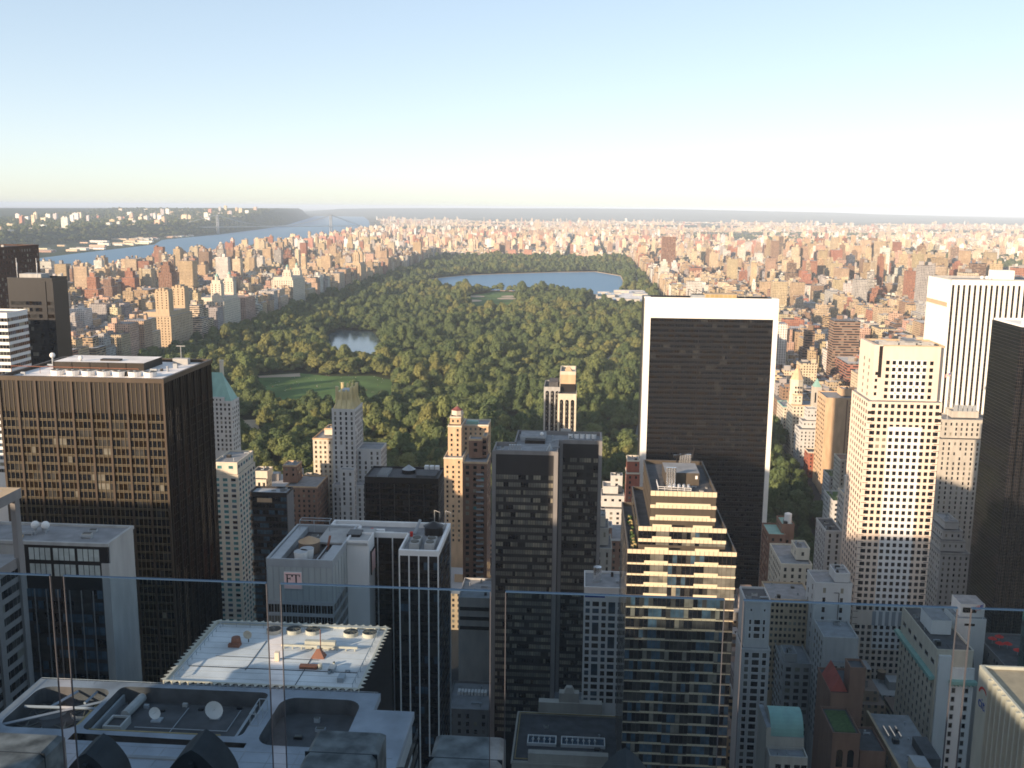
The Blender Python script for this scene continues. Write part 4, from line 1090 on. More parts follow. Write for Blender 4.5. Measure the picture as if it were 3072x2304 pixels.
# white stepped house near the park
t = masonry('apartment_house', 'small stepped white apartment house at the park edge right of twin-slab tower', 'apartment house',
    [(15.4, 34.2, 645, 668, 0, 61.2), (15.8, 31.4, 650, 668, 61.2, 69), (16.9, 27.2, 655, 668, 69, 74.1), (22.3, 30.3, 660, 668, 69, 80.6)], W_GREYBRICK, 'SW', zmin=40, dx=4, ww=1.8, land='stepped white house')
masonry('apartment_house', 'narrow brick house with white gabled top squeezed left of white-framed tower', 'apartment house',
    [(30.5, 39.0, 612, 626, 0, 96), (30.9, 38.6, 613, 626, 96, 104)], W_RED, 'SW', zmin=50, trim=W_CREAM)
masonry('office_building', 'ornate pale stone block with gabled roofline left of cream-banded stepped tower', 'office building',
    [(4.5, 15.5, 420, 440, 0, 113), (7.5, 14, 424, 438, 113, 121), (9.5, 12.5, 426, 436, 121, 126)], W_LIMESTONE, 'SW', zmin=60, dx=2.6, ww=.9, wh=2.2)
masonry('apartment_house', 'brown brick block with white roof house between twin-slab tower and stepped tower', 'apartment house',
    [(11.0, 26.0, 520, 545, 0, 83), (11.2, 19, 521, 530, 83, 90)], W_BRICK, 'SW', zmin=45, trim=W_GREYBRICK)
# white grid-window slab
t = masonry('apartment_tower', 'white concrete slab with irregular square windows and roof tank, left of stepped tower', 'tower', [(2.9, 17.5, 330, 346, 0, 130.5)], W_WHITE, '', zmin=60, clut=3)
for r in range(15):
    xs = [(4.2, 1.5), (7.0, 2.3), (9.9, 1.5), (12.7, 2.4), (15.5, 1.4)]
    for i, (x, w) in enumerate(xs):
        if (i, r) in ((3, 0), (1, 3), (3, 5), (1, 9)): win(t, 'S', 330, x, 124.2-2.62*r-1.3, w, 4.3, G_BLUE); continue
        if (i, r-1) in ((3, 0), (1, 3), (3, 5), (1, 9)): continue
        win(t, 'S', 330, x, 124.2-2.62*r, w, 1.7, pick([(G_DARK, 5), (G_BLUE, 3), (G_MID, 2)]))
m = MB(); m.box(3.1, 10.2, 329.95, 330, 126.6, 128, 0, None, True); m.build('louvre', [W_BLUEP], t)
m = MB(); m.cyl(7.5, 338, 129.6, 130.4, 1.6, n=14); m.cyl(7.5, 338, 130.4, 135, 1.5, n=16, m=1); m.build('water_tank', [W_STEEL, W_SILVER], t)
LAND.append(('white grid-window slab', 10, 330, 118))
# ---- far left
t = masonry('office_tower', 'near-black office tower with dark vertical slot, far left above the gridded tower', 'office tower', [(-303, -278.5, 500, 515, 0, 223.4)], W_BLACK, '', roof=W_ROOFDARK, clut=3)
bands(t, -302, -278.5, 500, 515, [209-3.4*k for k in range(20)], 1.9, 'S', 1.7, [(G_DARK, 4), (G_BRONZE, 3), (G_MID, 2), (G_BLIND2, 1.2)])
m = MB(); m.box(-284.8, -282.2, 499.7, 499.92, 0, 221.5, 0); m.box(-278.5, -278.2, 500, 515, 0, 221.5, 0); m.build('dark_slot', [W_BLACK], t)
m = MB(); m.box(-298, -286, 503, 511, 222.5, 225.2); m.build('roof_house', [W_CONC], t)
for x in (-299, -288): m = MB(); m.bar((x, 503, 222), (x, 503, 233.5), .2); m.bar((x, 503, 227), (x+.3, 503, 231), .28); m.build('aerial', [W_WHITE], t)
LAND.append(('near-black slotted tower', -290, 500, 195))
t = masonry('office_tower', 'brown flat-topped tower at the far left edge, behind the near-black slotted tower', 'office tower', [(-406, -364, 582, 640, 0, 234.8)], W_BROWNDK, 'SE', roof=W_ROOFDARK, zmin=190, clut=2)
m = MB(); m.box(-406.2, -363.8, 581.8, 582, 223, 224.2); m.build('trim_band', [W_TAN], t)
t = masonry('apartment_tower', 'white-banded apartment tower at the left edge with rows of glass ribbons', 'tower', [(-318, -279.2, 458, 476, 0, 209.4)], W_WHITE, '', zmin=60, clut=2)
bands(t, -318, -279.2, 458, 476, [205-3.3*k for k in range(24)], 1.75, 'SE', 1.6, [(G_DARK, 4), (G_MID, 3), (G_BLUE, 2), (G_BLIND, 1.4)])
# ---- right: limestone stepped block between the two towers
t = masonry('office_building', 'sunlit limestone block with stepped top and rooftop screens between pale and bronze towers', 'office building',
    [(241, 275, 660, 686, 0, 112), (243, 275, 664, 686, 112, 124.6), (251, 268.6, 671, 684, 124.6, 129)], W_LIMESTONE, 'SW', zmin=40, dx=3.4, ww=1.1, wh=2.0, land='stepped limestone block')
m = MB()
for k in range(5): m.box(252.5+3.1*k, 254.9+3.1*k, 672, 672.4, 128.2, 133); m.bar((253.7+3.1*k, 676, 128), (253.7+3.1*k, 676, 133.4), .15)
m.build('screen', [W_STEEL], t)
masonry('office_building', 'white terraced masonry block with ribbed parapet below the limestone block', 'office building',
    [(207.5, 224, 553, 582, 0, 69.7), (208.2, 222, 556, 582, 69.7, 76), (209.5, 220.6, 558, 580, 76, 81.5), (211.4, 219.2, 561, 578, 81.5, 86)], W_GREYBRICK, 'SW', zmin=10, dx=2.8, ww=1.0, trim=W_CONC, land='white terraced block')
t = masonry('office_building', 'tan slab with long sunlit blank wall and window column beyond the avenue plaza', 'office building',
    [(209.5, 246, 840, 872, 0, 104.8), (224, 233, 850, 864, 104.8, 111)], W_ORANGE, '', zmin=50, clut=2, land='tan slab')
win_grid(t, 'S', 840, 228, 245, 30, 102, 4, 20, 1.6, 2.0, GLASSES, W_BRICK)
win_grid(t, 'W', 209.5, 843, 871, 30, 102, 5, 18, 2.6, 1.8, GLASSES)
for k in range(4): m = MB(); m.box(226.4+5.0*k, 227.3+5.0*k, 839.8, 839.97, 20, 103); m.build('pilaster', [W_BRICK], t)
# octagonal hotel tower with orange roof, green spire beside it
t = masonry('hotel', 'cream hotel tower with steep orange roof on octagonal top and sunlit stepped wings', 'hotel', [(208, 232, 962, 990, 0, 74), (208.5, 217, 964, 985, 74, 84)], W_CREAM, 'SW', zmin=24, clut=2, trim=W_ORANGE, land='orange-roofed hotel tower')
m = MB(); m.cyl(213.0, 973, 73, 98, 6.6, n=8); m.cyl(213, 973, 96.6, 97.6, 7.1, n=8); m.build('turret', [W_CREAM], t)
m = MB(); m.cyl(213, 973, 98, 108.4, 6.6, 1.9, 8); m.box(211.6, 214.4, 972.4, 974, 105, 112); m.build('roof', [W_ORANGE], t)
for a in (-3.1, 0, 3.1):
    for z in (78, 82, 86, 90.5): win(t, 'S', 966.3, 213+a*.8, z, 1.2, 2.0, G_DARK)
t = masonry('tower', 'slim stone tower with little green pyramid roof right of orange-roofed hotel tower', 'tower', [(225.4, 233, 955, 965, 0, 93.4)], W_LIMESTONE, '', zmin=60, clut=0)
m = MB(); m.hip(225.6, 232.8, 955.2, 964.8, 92.6, 101.6); m.build('roof', [W_COPPER], t)
m = MB()
for a in (-1.8, 1.8): m.box(229.2+a-.7, 229.2+a+.7, 954.9, 955, 78, 88)
m.build('belfry_opening', [G_DARK], t)
masonry('apartment_house', 'white stepped penthouse block with terraces below the orange-roofed hotel tower', 'apartment house', [(207.5, 226, 924, 946, 0, 58), (211, 226, 930, 946, 58, 65), (215.5, 225.5, 934, 946, 65, 76)], W_GREYBRICK, 'SW', zmin=24, clut=5)
masonry('apartment_house', 'long cream apartment block with sunlit west side along the park avenue', 'apartment house', [(207.5, 222, 1004, 1036, 0, 64)], W_CREAM, 'SW', zmin=24, clut=5, trim=W_COPPER)
masonry('apartment_house', 'cream house with red-brown roof terrace in front of the tan slab', 'apartment house', [(207.5, 222, 776, 796, 0, 67)], W_LIMESTONE, 'SW', zmin=12, trim=W_CREAM, roof=W_BRICK, clut=5)
masonry('shop_building', 'white marble store with dark green roof by the plaza trees', 'shop', [(174.5, 186, 664, 690, 0, 66)], W_GREYBRICK, 'SW', roof=W_GREENROOF, zmin=10, clut=4)
masonry('town_house', 'small red brick house with glass roof box across the avenue from the park', 'house', [(207.5, 217, 884, 900, 0, 46)], W_RED, 'SW', roof=W_ROOFDARK, zmin=24, trim=W_CREAM)
masonry('town_house', 'white narrow house with planted dark roof across the avenue from the plaza', 'house', [(207.5, 216, 806, 828, 0, 45)], W_GREYBRICK, 'SW', roof=W_GREENROOF, zmin=14, clut=3)
masonry('office_building', 'white classical block with heavy cornice left of the pale square-windowed tower', 'office building', [(143.2, 152.4, 556, 580, 0, 80)], W_GREYBRICK, 'SW', roof=W_ROOFDARK, zmin=10, trim=W_GREYBRICK, dx=3.4, wh=2.2, clut=5)
t = masonry('tower', 'slim white tower with round column top beside the pale square-windowed tower', 'tower', [(155.4, 162, 568, 582, 0, 98.5)], W_GREYBRICK, 'SW', zmin=70, clut=0, trim=W_CREAM)
m = MB(); m.cyl(158.0, 574, 98, 107.5, 1.5, n=14); m.cyl(158, 574, 107.5, 108.2, 1.8, n=14); m.build('round_turret', [W_GREYBRICK], t)
# ---- lower right quarter, in shade
masonry('office_building', 'tan brick block with stacked roof houses and light top floor, behind the white blank-topped tower', 'office building', [(100.5, 115.6, 470, 500, 0, 90.4), (108.8, 115.4, 476, 488, 90.4, 96.6)], W_CREAM, 'SW', zmin=50, wh=1.9, clut=4, land='tan roof-house block')
t = masonry('apartment_house', 'dark red brick house with white round tank at foot of white-framed tower', 'apartment house', [(103.6, 112.8, 520, 540, 0, 88.6), (111.4, 118.2, 525, 540, 0, 93)], W_BRICK, 'SW', zmin=55, clut=2, roof=W_COPPER)
m = MB(); m.cyl(115.6, 530, 92, 97.4, 2.0, n=16); m.cyl(115.6, 530, 97.4, 98, 2.0, .6, 16); m.build('water_tank', [W_WHITE], t)
masonry('office_building', 'tan brick grid block with close rows of small windows right of the slim white tower', 'office building', [(90, 109.7, 440, 462, 0, 84)], W_TAN, 'SW', zmin=36, dx=2.0, dz=3.0, ww=1.2, wh=1.5, clut=5)
t = masonry('office_building', 'white plain tower with sparse tall windows and fire pipe, left of pale square-windowed tower', 'office building', [(107.6, 124, 430, 446, 0, 96.6), (116.5, 123, 431, 442, 96.6, 101)], W_GREYBRICK, 'SW', zmin=30, dx=5.4, dz=4.6, ww=1.3, wh=2.4, clut=3, land='white sparse-windowed tower')
m = MB(); m.bar((118.4, 429.7, 60), (118.4, 429.7, 92), .16); m.bar((118.4, 429.7, 92), (116.2, 429.7, 92), .16); m.build('pipe', [W_BLACK], t)
t = masonry('office_building', 'slim white stone tower with tall framed window panels and sunk roof, right of stepped tower', 'office building', [(71.2, 83.0, 400, 416, 0, 77.5), (71.8, 82.4, 400.6, 416, 77.5, 99)], W_GREYBRICK, '', trim=W_GREYBRICK, clut=3, roof=W_ROOFDARK, land='slim white panelled tower')
for r in range(18):
    for x, w in ((73.4, 1.5), (77.1, 2.6), (80.8, 1.5)):
        win(t, 'S', 400, x, 74.4-3.3*r, w*1.15, 2.3, pick([(G_DARK, 4), (G_MID, 3), (G_BLIND2, 1)]), W_WHITE)
for r in range(3):
    for x, w in ((74.2, .9), (77.1, 2.5), (80.0, .9)): win(t, 'S', 400.6, x, 89.2-3.1*r, w, 2.1, pick([(G_DARK, 4), (G_MID, 3)]), W_WHITE)
for x in (74.4, 80.0): win(t, 'S', 400.6, x, 94.6, .6, .9, G_DARK)
t = masonry('office_building', 'grey-white block with blank upper wall and paired square windows, below the pale square-windowed tower', 'office building', [(105.2, 119.6, 400, 418, 0, 84)], W_CONC, '', clut=3, roof=W_ROOFGREY, land='white blank-topped block')
for r in range(7):
    for x in (108.0, 110.8, 113.6): win(t, 'S', 400, x, 70-4.0*r, 1.5, 1.8, G_DARK)
for r in range(14):
    for y in (403, 407, 411, 415): win(t, 'W', 105.2, y, 80-3.4*r, 1.3, 1.8, G_DARK)
m = MB(); m.box(106.8, 119.6, 399.7, 399.95, 72.8, 73.5); m.build('trim_band', [W_STEEL], t)
masonry('office_building', 'low grey building with cluttered roof and paired windows right of slim white panelled tower', 'office building', [(93.5, 106, 420, 444, 0, 62), (94, 99.5, 421, 430, 62, 66)], W_CONC, 'SW', zmin=20, dx=3.8, ww=2.2, wh=2.0, clut=8)
# brown brick church-like block
t = masonry('clubhouse', 'dark red-brown brick clubhouse with twin arched windows, green deck roof and square turret', 'clubhouse', [(101.5, 114.0, 370, 392, 0, 74.0), (97.8, 108, 350, 370, 0, 68), (108.4, 114.4, 370, 378, 74.0, 85), (109, 118.5, 352, 370, 0, 60)], W_BRICK, '', roof=W_ROOFDARK, clut=2, land='red-brown clubhouse')
m = MB(); m.hip(101.6, 108.2, 371, 386, 74, 80.4, 0, 7.4); m.build('roof', [W_REDROOF], t)
m = MB(); m.box(99, 106.8, 352, 368, 67.2, 67.5); m.build('roof_deck', [W_GREENROOF], t)
for x in (100.8, 104.9):
    b = MB(); pts = [(x-1.2, 349.9, 54), (x+1.2, 349.9, 54), (x+1.2, 349.9, 60)] + [(x+1.2*math.cos(R(a)), 349.9, 60+1.2*math.sin(R(a))) for a in range(20, 180, 20)] + [(x-1.2, 349.9, 60)]
    b.face(pts); b.build('arched_window', [G_DARK], t)
# green barrel-vault building
t = thing('gallery_building', 'pale stone building with green copper barrel-vault roof above stepped terraces', 'building', (78, 340, 0))
reg(71, 84, 325, 352, 0, 80)
m = MB(); m.box(71.6, 83.8, 335.8, 351, 0, 73.2, 0, 1); m.box(70.4, 83.8, 329, 335.8, 0, 68.6, 0, 1); m.box(71, 84.4, 321, 329, 0, 60.5, 0, 1); m.box(70.0, 71.6, 335, 352, 0, 77.2, 0, 1)
m.rim(70.4, 83.8, 329, 335.6, 68.6, 69.5, .4); m.rim(71, 84.4, 321, 328.8, 60.5, 61.5, .4); m.build('wall', [W_LIMESTONE, W_ROOFGREY], t)
v = MB(); n = 16
for k in range(n):
    a, b = math.pi*k/n, math.pi*(k+1)/n
    v.face([(71.8, 343.4-7.2*math.cos(a), 73.2+7.2*math.sin(a)), (83.6, 343.4-7.2*math.cos(a), 73.2+7.2*math.sin(a)), (83.6, 343.4-7.2*math.cos(b), 73.2+7.2*math.sin(b)), (71.8, 343.4-7.2*math.cos(b), 73.2+7.2*math.sin(b))])
for x in (71.8, 83.6):
    v.face([(x, 343.4-7.2*math.cos(math.pi*k/n), 73.2+7.2*math.sin(math.pi*k/n)) for k in range(n+1)][::(1 if x > 80 else -1)], 1)
v.build('vault_roof', [W_COPPER, W_LIMESTONE], t)
for x in (73.6, 76.8, 80.2, 82.6): win(t, 'S', 329, x, 65.6, 2.0, 1.6, G_DARK)
for x in (73, 76.4, 79.8, 82.8): win(t, 'S', 321, x, 57.4, 2.4, 1.9, pick(), W_STEEL)
clutter(t, 72, 82, 323, 328, 60.5, 5, .6, [W_WHITE, W_STEEL]); clutter(t, 72, 82, 330, 334, 68.6, 4, .5, [W_CONC, W_STEEL])
LAND.append(('green barrel-vault roof', 78, 336, 76))
# white hotel with green cornices
t = masonry('hotel', 'white and beige hotel with projecting green copper cornices, lower right', 'hotel', [(152.2, 167.2, 400, 446, 0, 80.4)], W_CREAM, '', clut=0, roof=W_ROOFDARK, land='green-corniced hotel')
m = MB(); m.box(153.0, 158.0, 398.6, 400, 0, 78, 0); m.box(158.0, 168.0, 399.0, 400, 0, 72.6, 0); m.build('pale_front', [W_WHITE], t)
m = MB(); m.box(157.6, 168.6, 396.6, 399.0, 66.2, 67.6, 0, None, True); m.box(149.9, 152.2, 400, 448, 66.6, 68.0, 0, None, True)
for k in range(14): m.box(150.6, 152.2, 402+3.2*k, 402.8+3.2*k, 65.2, 66.6, 0, None, True)
for k in range(7): m.box(158+1.5*k, 158.5+1.5*k, 397.2, 399, 65.2, 66.2, 0, None, True)
m.build('cornice', [W_COPPER], t)
m = MB(); m.hip(158, 168, 400.4, 408, 72.6, 79.8, 4.6, 2.6); m.build('mansard_roof', [W_ROOFDARK], t)
m = MB(); m.box(155, 163.5, 416, 430, 80, 86.5, 0, 1); m.box(170.5, 184, 430, 444, 0, 82, 0, 1); m.box(173, 183.6, 432, 443, 82, 88, 0, 1); m.build('roof_house', [W_WHITE, W_ROOFGREY], t)
reg(170.5, 184, 430, 444, 0, 88)
for r in range(12):
    for x in (160.0, 165.4): win(t, 'S', 399.0, x, 62.6-4.0*r, 1.3, 2.0, pick([(G_DARK, 4), (G_MID, 2)]), W_CONC)
    for k in range(9): win(t, 'W', 152.2, 403+4.9*k, 62.6-4.0*r, 1.3, 2.0, pick([(G_DARK, 4), (G_MID, 2), (G_BLIND, 1)]), W_CONC)
for k in range(6): win(t, 'W', 152.2, 404+7.4*k, 73.4, 3.6, 1.8, G_MID, W_CONC)
m = MB(); m.box(174, 180, 431.8, 432, 84.0, 86.4, 0); m.box(174.5, 179, 429.8, 430, 78.6, 79.6, 0); m.build('strip_window', [G_DARK], t)
clutter(t, 153.5, 157, 402, 440, 79.5, 8, .8)
# terrace with red parasols
t = masonry('office_building', 'dark-roofed block carrying a terrace of red parasols, right edge', 'office building', [(186, 214, 412, 446, 0, 68.6)], W_PIERGREY, 'SW', roof=W_ROOFDARK, zmin=40, clut=0)
PARA = [(190.2, 436.5), (194.2, 439), (191.4, 431.5), (194.9, 431.5), (196.6, 425.0)]
PL = ['farthest left red parasol on the dark roof terrace', 'farthest right red parasol on the dark roof terrace', 'middle left red parasol on the dark roof terrace', 'middle right red parasol on the dark roof terrace', 'nearest red parasol on the dark roof terrace']
for (x, y), lb in zip(PARA, PL):
    q = thing('parasol', lb, 'parasol', (x, y, 67.7), 'red parasols on the roof terrace')
    m = MB(); m.cyl(x, y, 70.0, 71.0, 2.0, .1, 10, 0); m.build('canopy', [W_REDP], q)
    m = MB(); m.cyl(x, y, 67.7, 70.4, .07, n=6); m.build('pole', [W_STEEL], q)
# tan-roofed bank building with the red arc logo
t = thing('office_building', 'tan-roofed office block with vertical fins and red arc logo, lower right corner', 'office building', (150, 260, 0))
reg(129, 175, 200, 302, 0, 120)
m = MB(); m.box(129, 175, 200, 302.3, 0, 119.0, 0, 1); m.rim(128.9, 175, 200, 302.4, 119, 120, .8, 0); m.build('wall', [W_CREAM, W_TAN], t)
m = MB()
for k in range(30): b = 299.4-3.3*k; m.box(127.6, 128.9, b-.4, b+.4, 0, 119.6) if b < 293 else None
m.box(128.6, 128.9, 293.2, 302.4, 0, 119.9); m.build('fin', [W_CREAM], t)
bands(t, 128.9, 175, 200, 293, [112.5-3.6*k for k in range(18)], 1.9, 'W', 1.65, [(G_DARK, 3), (G_MID, 3), (G_BLIND2, 2)])
lg = MB()
n = 10
for k in range(n):
    a, b = R(15+150*k/n), R(15+150*(k+1)/n); yc, zc = 297.6, 111.0
    lg.face([(128.52, yc+3.6*math.cos(a), zc+3.6*math.sin(a)), (128.52, yc+2.8*math.cos(a), zc+2.8*math.sin(a)), (128.52, yc+2.8*math.cos(b), zc+2.8*math.sin(b)), (128.52, yc+3.6*math.cos(b), zc+3.6*math.sin(b))])
lo = lg.build('logo_arc', [W_REDP], t)
cu = bpy.data.curves.new('lettering', 'FONT'); cu.body = 'citi'; cu.size = 5.0; cu.extrude = .05; cu.align_x = 'CENTER'
tmp = bpy.data.objects.new('lettering_source', cu); COL.objects.link(tmp)
bpy.context.view_layer.update()
me = bpy.data.meshes.new_from_object(tmp.evaluated_get(bpy.context.evaluated_depsgraph_get()))
bpy.data.objects.remove(tmp)
me.materials.clear(); me.materials.append(W_BLUEP)
o = bpy.data.objects.new('lettering', me); COL.objects.link(o); o.parent = t
o.rotation_euler = (R(90), 0, R(-90)); o.location = (128.5-150, 297.6-260, 107.4)
# ornate pale stone block at the bottom
t = masonry('office_building', 'ornate pale stone block with twin skylights and gabled rear parapet, bottom centre', 'office building', [(-19.8, 15.6, 293, 325, 0, 84.6)], W_LIMESTONE, '', roof=W_ROOFDARK, trim=W_LIMESTONE, clut=0)
m = MB(); m.box(-12.5, 10, 325, 328, 0, 88.5); m.box(-5.3, 1.8, 325.5, 328.5, 0, 92); m.hip(-3.6, .2, 325.5, 328.5, 92, 94, 1, 1); m.box(-14.5, 11.5, 293, 295.5, 83.7, 87.5); m.build('parapet', [W_LIMESTONE], t)
for a0, a1 in ((-15.4, -5.6), (-4.0, 10.8)):
    m = MB(); m.box(a0, a1, 304, 309.4, 83.7, 84.4, 0, 1); m.rim(a0, a1, 304, 309.4, 84.4, 84.8, .35, 0)
    for k in range(1, int((a1-a0)/1.9)): m.box(a0+1.9*k-.1, a0+1.9*k+.1, 304.35, 309.05, 84.4, 84.75, 0); m.ball((a0+1.9*k, 306.7, 84.8), .45, 2, 6, 4)
    m.build('skylight', [W_WHITE, G_BLUE, W_WHITE], t)
clutter(t, -18, 14, 297, 322, 83.7, 7, .7)
m = MB(); m.rim(-19, 15, 294, 324, 84.7, 85.0, .25); m.build('gutter', [W_YELLOW], t)
# narrow slanted tan block
t = thing('office_building', 'tan stone block seen down its long windowed flank, below the red-brown clubhouse', 'office building', (131, 365, 0))
reg(123, 139, 335, 392, 0, 55)
m = MB(); m.prism([(123.4, 330), (139.8, 330), (139.8, 391.6), (122.6, 392)], 0, 54.2, 0, 1); m.box(127, 132.8, 344, 352, 54.2, 59, 2, 3); m.box(133.6, 139, 352, 368, 54.2, 58, 4, 4); m.box(122.6, 123.6, 330, 392, 54.2, 55.4, 0); m.build('wall', [W_TAN, W_ROOFGREY, W_CREAM, W_STEEL, W_ROOFDARK], t)
for r in range(8):
    for k in range(14): win(t, 'W', 122.8, 334+4.1*k, 51-3.6*r, 1.3, 1.9, pick(), W_CREAM)
m = MB()
for k in range(3): m.bar((126+2.4*k, 372, 55), (126+2.4*k, 380, 55), .5, 0, 8)
m.build('duct', [W_SILVER], t); clutter(t, 125, 138, 336, 388, 54.2, 10, .9)
# green glass tower at the right edge
t = thing('office_tower', 'green-tinted glass tower cut by the right edge', 'office tower', (195, 400, 0))
reg(184.6, 215, 372, 400, 0, 140)
m = MB(); m.box(186.4, 215, 372, 402, 0, 140, 0); m.build('wall', [W_GREENGL], t)
bands(t, 186.4, 215, 372, 402, [136-3.4*k for k in range(30)], 2.5, 'SW', 1.6, [(W_GREENGL, 4), (G_DARK, 3)])
# pillared low block and small shaded blocks at bottom centre
t = masonry('office_building', 'low dark block with white roof plant rows, bottom centre beside the white-striped black tower', 'office building', [(-52, -34.6, 370, 394, 0, 60)], W_PIERGREY, 'S', zmin=20, clut=4)
for k in range(9): m = MB(); m.box(-49+1.4*k, -48+1.4*k, 383, 386, 59.1, 60.6); m.build('air_unit', [W_WHITE], t)
masonry('office_building', 'grey block with pale gravel roof and vents, bottom centre', 'office building', [(-10, 10, 379, 399, 0, 60)], W_CONC, 'S', roof=W_ROOFGREY, zmin=20, clut=12)
masonry('parking_building', 'pale block with dark horizontal slots between white-striped tower and twin-slab tower', 'building', [(-51, -37, 402, 425, 0, 95)], W_CONC, '', roof=W_ROOFGREY, clut=5)
tp = [o for o in COL.objects if o.name.startswith('parking_building')][0]
for k in range(3): m = MB(); m.box(-50.4, -37.6, 401.8, 401.97, 89-4.4*k, 90.6-4.4*k); m.build('slot', [W_BLACK], tp)

# ---- unseen blockers shaped as towers, added to throw shade into the view
for x0, x1, y0, y1, h, lb in ((-345, -225, 60, 95, 236, 'added shade-casting ribbed stone slab out of view to the south-west, farthest one'), (-330, -152, -25, 20, 218.5, 'added shade-casting ribbed stone slab out of view to the south-west, broadest one'), (-175, -140, 25, 70, 212, 'narrow added shade-casting ribbed stone tower out of view to the south-west'), (-385, -318, 335, 400, 158, 'lower added shade-casting ribbed stone block out of view to the west'), (-206, -150, 335, 372, 194, 'added shade-casting ribbed stone tower, unseen behind the brown-black gridded tower')):
    t = thing('office_tower', lb, 'office tower', ((x0+x1)/2, (y0+y1)/2, 0))
    m = MB(); m.box(x0, x1, y0, y1, 0, h-1, 0, 1); m.rim(x0, x1, y0, y1, h-1, h, .5, 0)
    n = 30
    for k in range(n+1): a = x0+(x1-x0)*k/n; m.box(a-.6, a+.6, y0-.8, y0, 0, h, 0); m.box(a-.6, a+.6, y1, y1+.8, 0, h, 0)
    m.build('wall', [W_LIMESTONE, W_ROOFGREY], t)
    m = MB()
    for k in range(50): m.box(x0+.8, x1-.8, y1, y1+.1, 8+4.4*k, 10.4+4.4*k, 0, None, True) if 12+4.4*k < h else None
    m.build('window_band', [G_DARK], t)

# ================================================================ ground, water, lawns, hills
NZ = 22.0                                     # the park and everything north of it lie this much higher
def gz(y): return 0.0 if y < 690 else NZ if y > 860 else NZ * (y - 690) / 170.0

def struct(name, mb, mats, smooth=False):
    return kind(mb.build(name, mats, None, smooth), 'structure')

def ground_mat():
    m, t, p = _new('ground_far_and_near')
    N, K = t.nodes, t.links
    geo = N.new('ShaderNodeNewGeometry')
    n1 = N.new('ShaderNodeTexNoise'); n1.inputs['Scale'].default_value = 0.0011; n1.inputs['Detail'].default_value = 9; n1.inputs['Roughness'].default_value = .68
    K.new(geo.outputs['Position'], n1.inputs['Vector'])
    cr = N.new('ShaderNodeValToRGB')
    e = cr.color_ramp.elements
    e[0].position, e[0].color = .40, (.040, .052, .024, 1)
    e[1].position, e[1].color = .60, (.40, .32, .26, 1)
    c2 = e.new(.49); c2.color = (.075, .08, .045, 1)
    c3 = e.new(.53); c3.color = (.16, .13, .105, 1)
    K.new(n1.outputs['Fac'], cr.inputs['Fac'])
    sp = N.new('ShaderNodeSeparateXYZ'); K.new(geo.outputs['Position'], sp.inputs['Vector'])
    mr = N.new('ShaderNodeMapRange'); mr.inputs['From Min'].default_value = 4600; mr.inputs['From Max'].default_value = 5600
    K.new(sp.outputs['Y'], mr.inputs['Value'])
    mr2 = N.new('ShaderNodeMapRange'); mr2.inputs['From Min'].default_value = 15000; mr2.inputs['From Max'].default_value = 21000
    K.new(sp.outputs['Y'], mr2.inputs['Value'])
    mx = N.new('ShaderNodeMix'); mx.data_type = 'RGBA'; mx.inputs['A'].default_value = (.055, .053, .052, 1)
    K.new(mr.outputs['Result'], mx.inputs['Factor']); K.new(cr.outputs['Color'], mx.inputs['B'])
    mx2 = N.new('ShaderNodeMix'); mx2.data_type = 'RGBA'; mx2.inputs['B'].default_value = (.045, .06, .03, 1)
    K.new(mr2.outputs['Result'], mx2.inputs['Factor']); K.new(mx.outputs['Result'], mx2.inputs['A'])
    K.new(mx2.outputs['Result'], p.inputs['Base Color'])
    p.inputs['Roughness'].default_value = .95; p.inputs['Specular IOR Level'].default_value = .1
    return m

g = MB()
rows = [(-6000, 0), (690, 0), (860, NZ), (5000, NZ), (90000, NZ)]
for (ya, za), (yb, zb) in zip(rows, rows[1:]):
    g.face([(-90000, ya, za), (90000, ya, za), (90000, yb, zb), (-90000, yb, zb)])
struct('ground', g, ground_mat())

def water_mat(name, col, rough, spec=.5):
    m, t, p = _new(name)
    N, K = t.nodes, t.links
    p.inputs['Base Color'].default_value = (*col, 1); p.inputs['Roughness'].default_value = rough
    p.inputs['Specular IOR Level'].default_value = spec; p.inputs['IOR'].default_value = 1.33
    geo = N.new('ShaderNodeNewGeometry'); nz = N.new('ShaderNodeTexNoise'); nz.inputs['Scale'].default_value = .09; nz.inputs['Detail'].default_value = 6
    K.new(geo.outputs['Position'], nz.inputs['Vector'])
    b = N.new('ShaderNodeBump'); b.inputs['Strength'].default_value = .35; b.inputs['Distance'].default_value = .5
    K.new(nz.outputs['Fac'], b.inputs['Height']); K.new(b.outputs['Normal'], p.inputs['Normal'])
    return m
WATER = water_mat('water', (.105, .22, .33), .5, .25)
W_GRASS = wall('lawn_grass', (.078, .135, .042), var=.35, scale=.02, streak=False, rough=.95, spec=.1)
W_UNDER = wall('park_soil', (.045, .055, .025), var=.3, scale=.05, streak=False, rough=.95, spec=.1)
W_SAND = wall('bare_sand', (.42, .33, .23), var=.12, scale=.05, streak=False)
W_WOOD = wall('wooded_slope', (.040, .055, .028), var=.55, scale=.012, streak=False, rough=1.0, spec=.05)
W_WOODFAR = wall('wooded_ridge', (.045, .06, .035), var=.3, scale=.002, streak=False, rough=1.0, spec=.05)

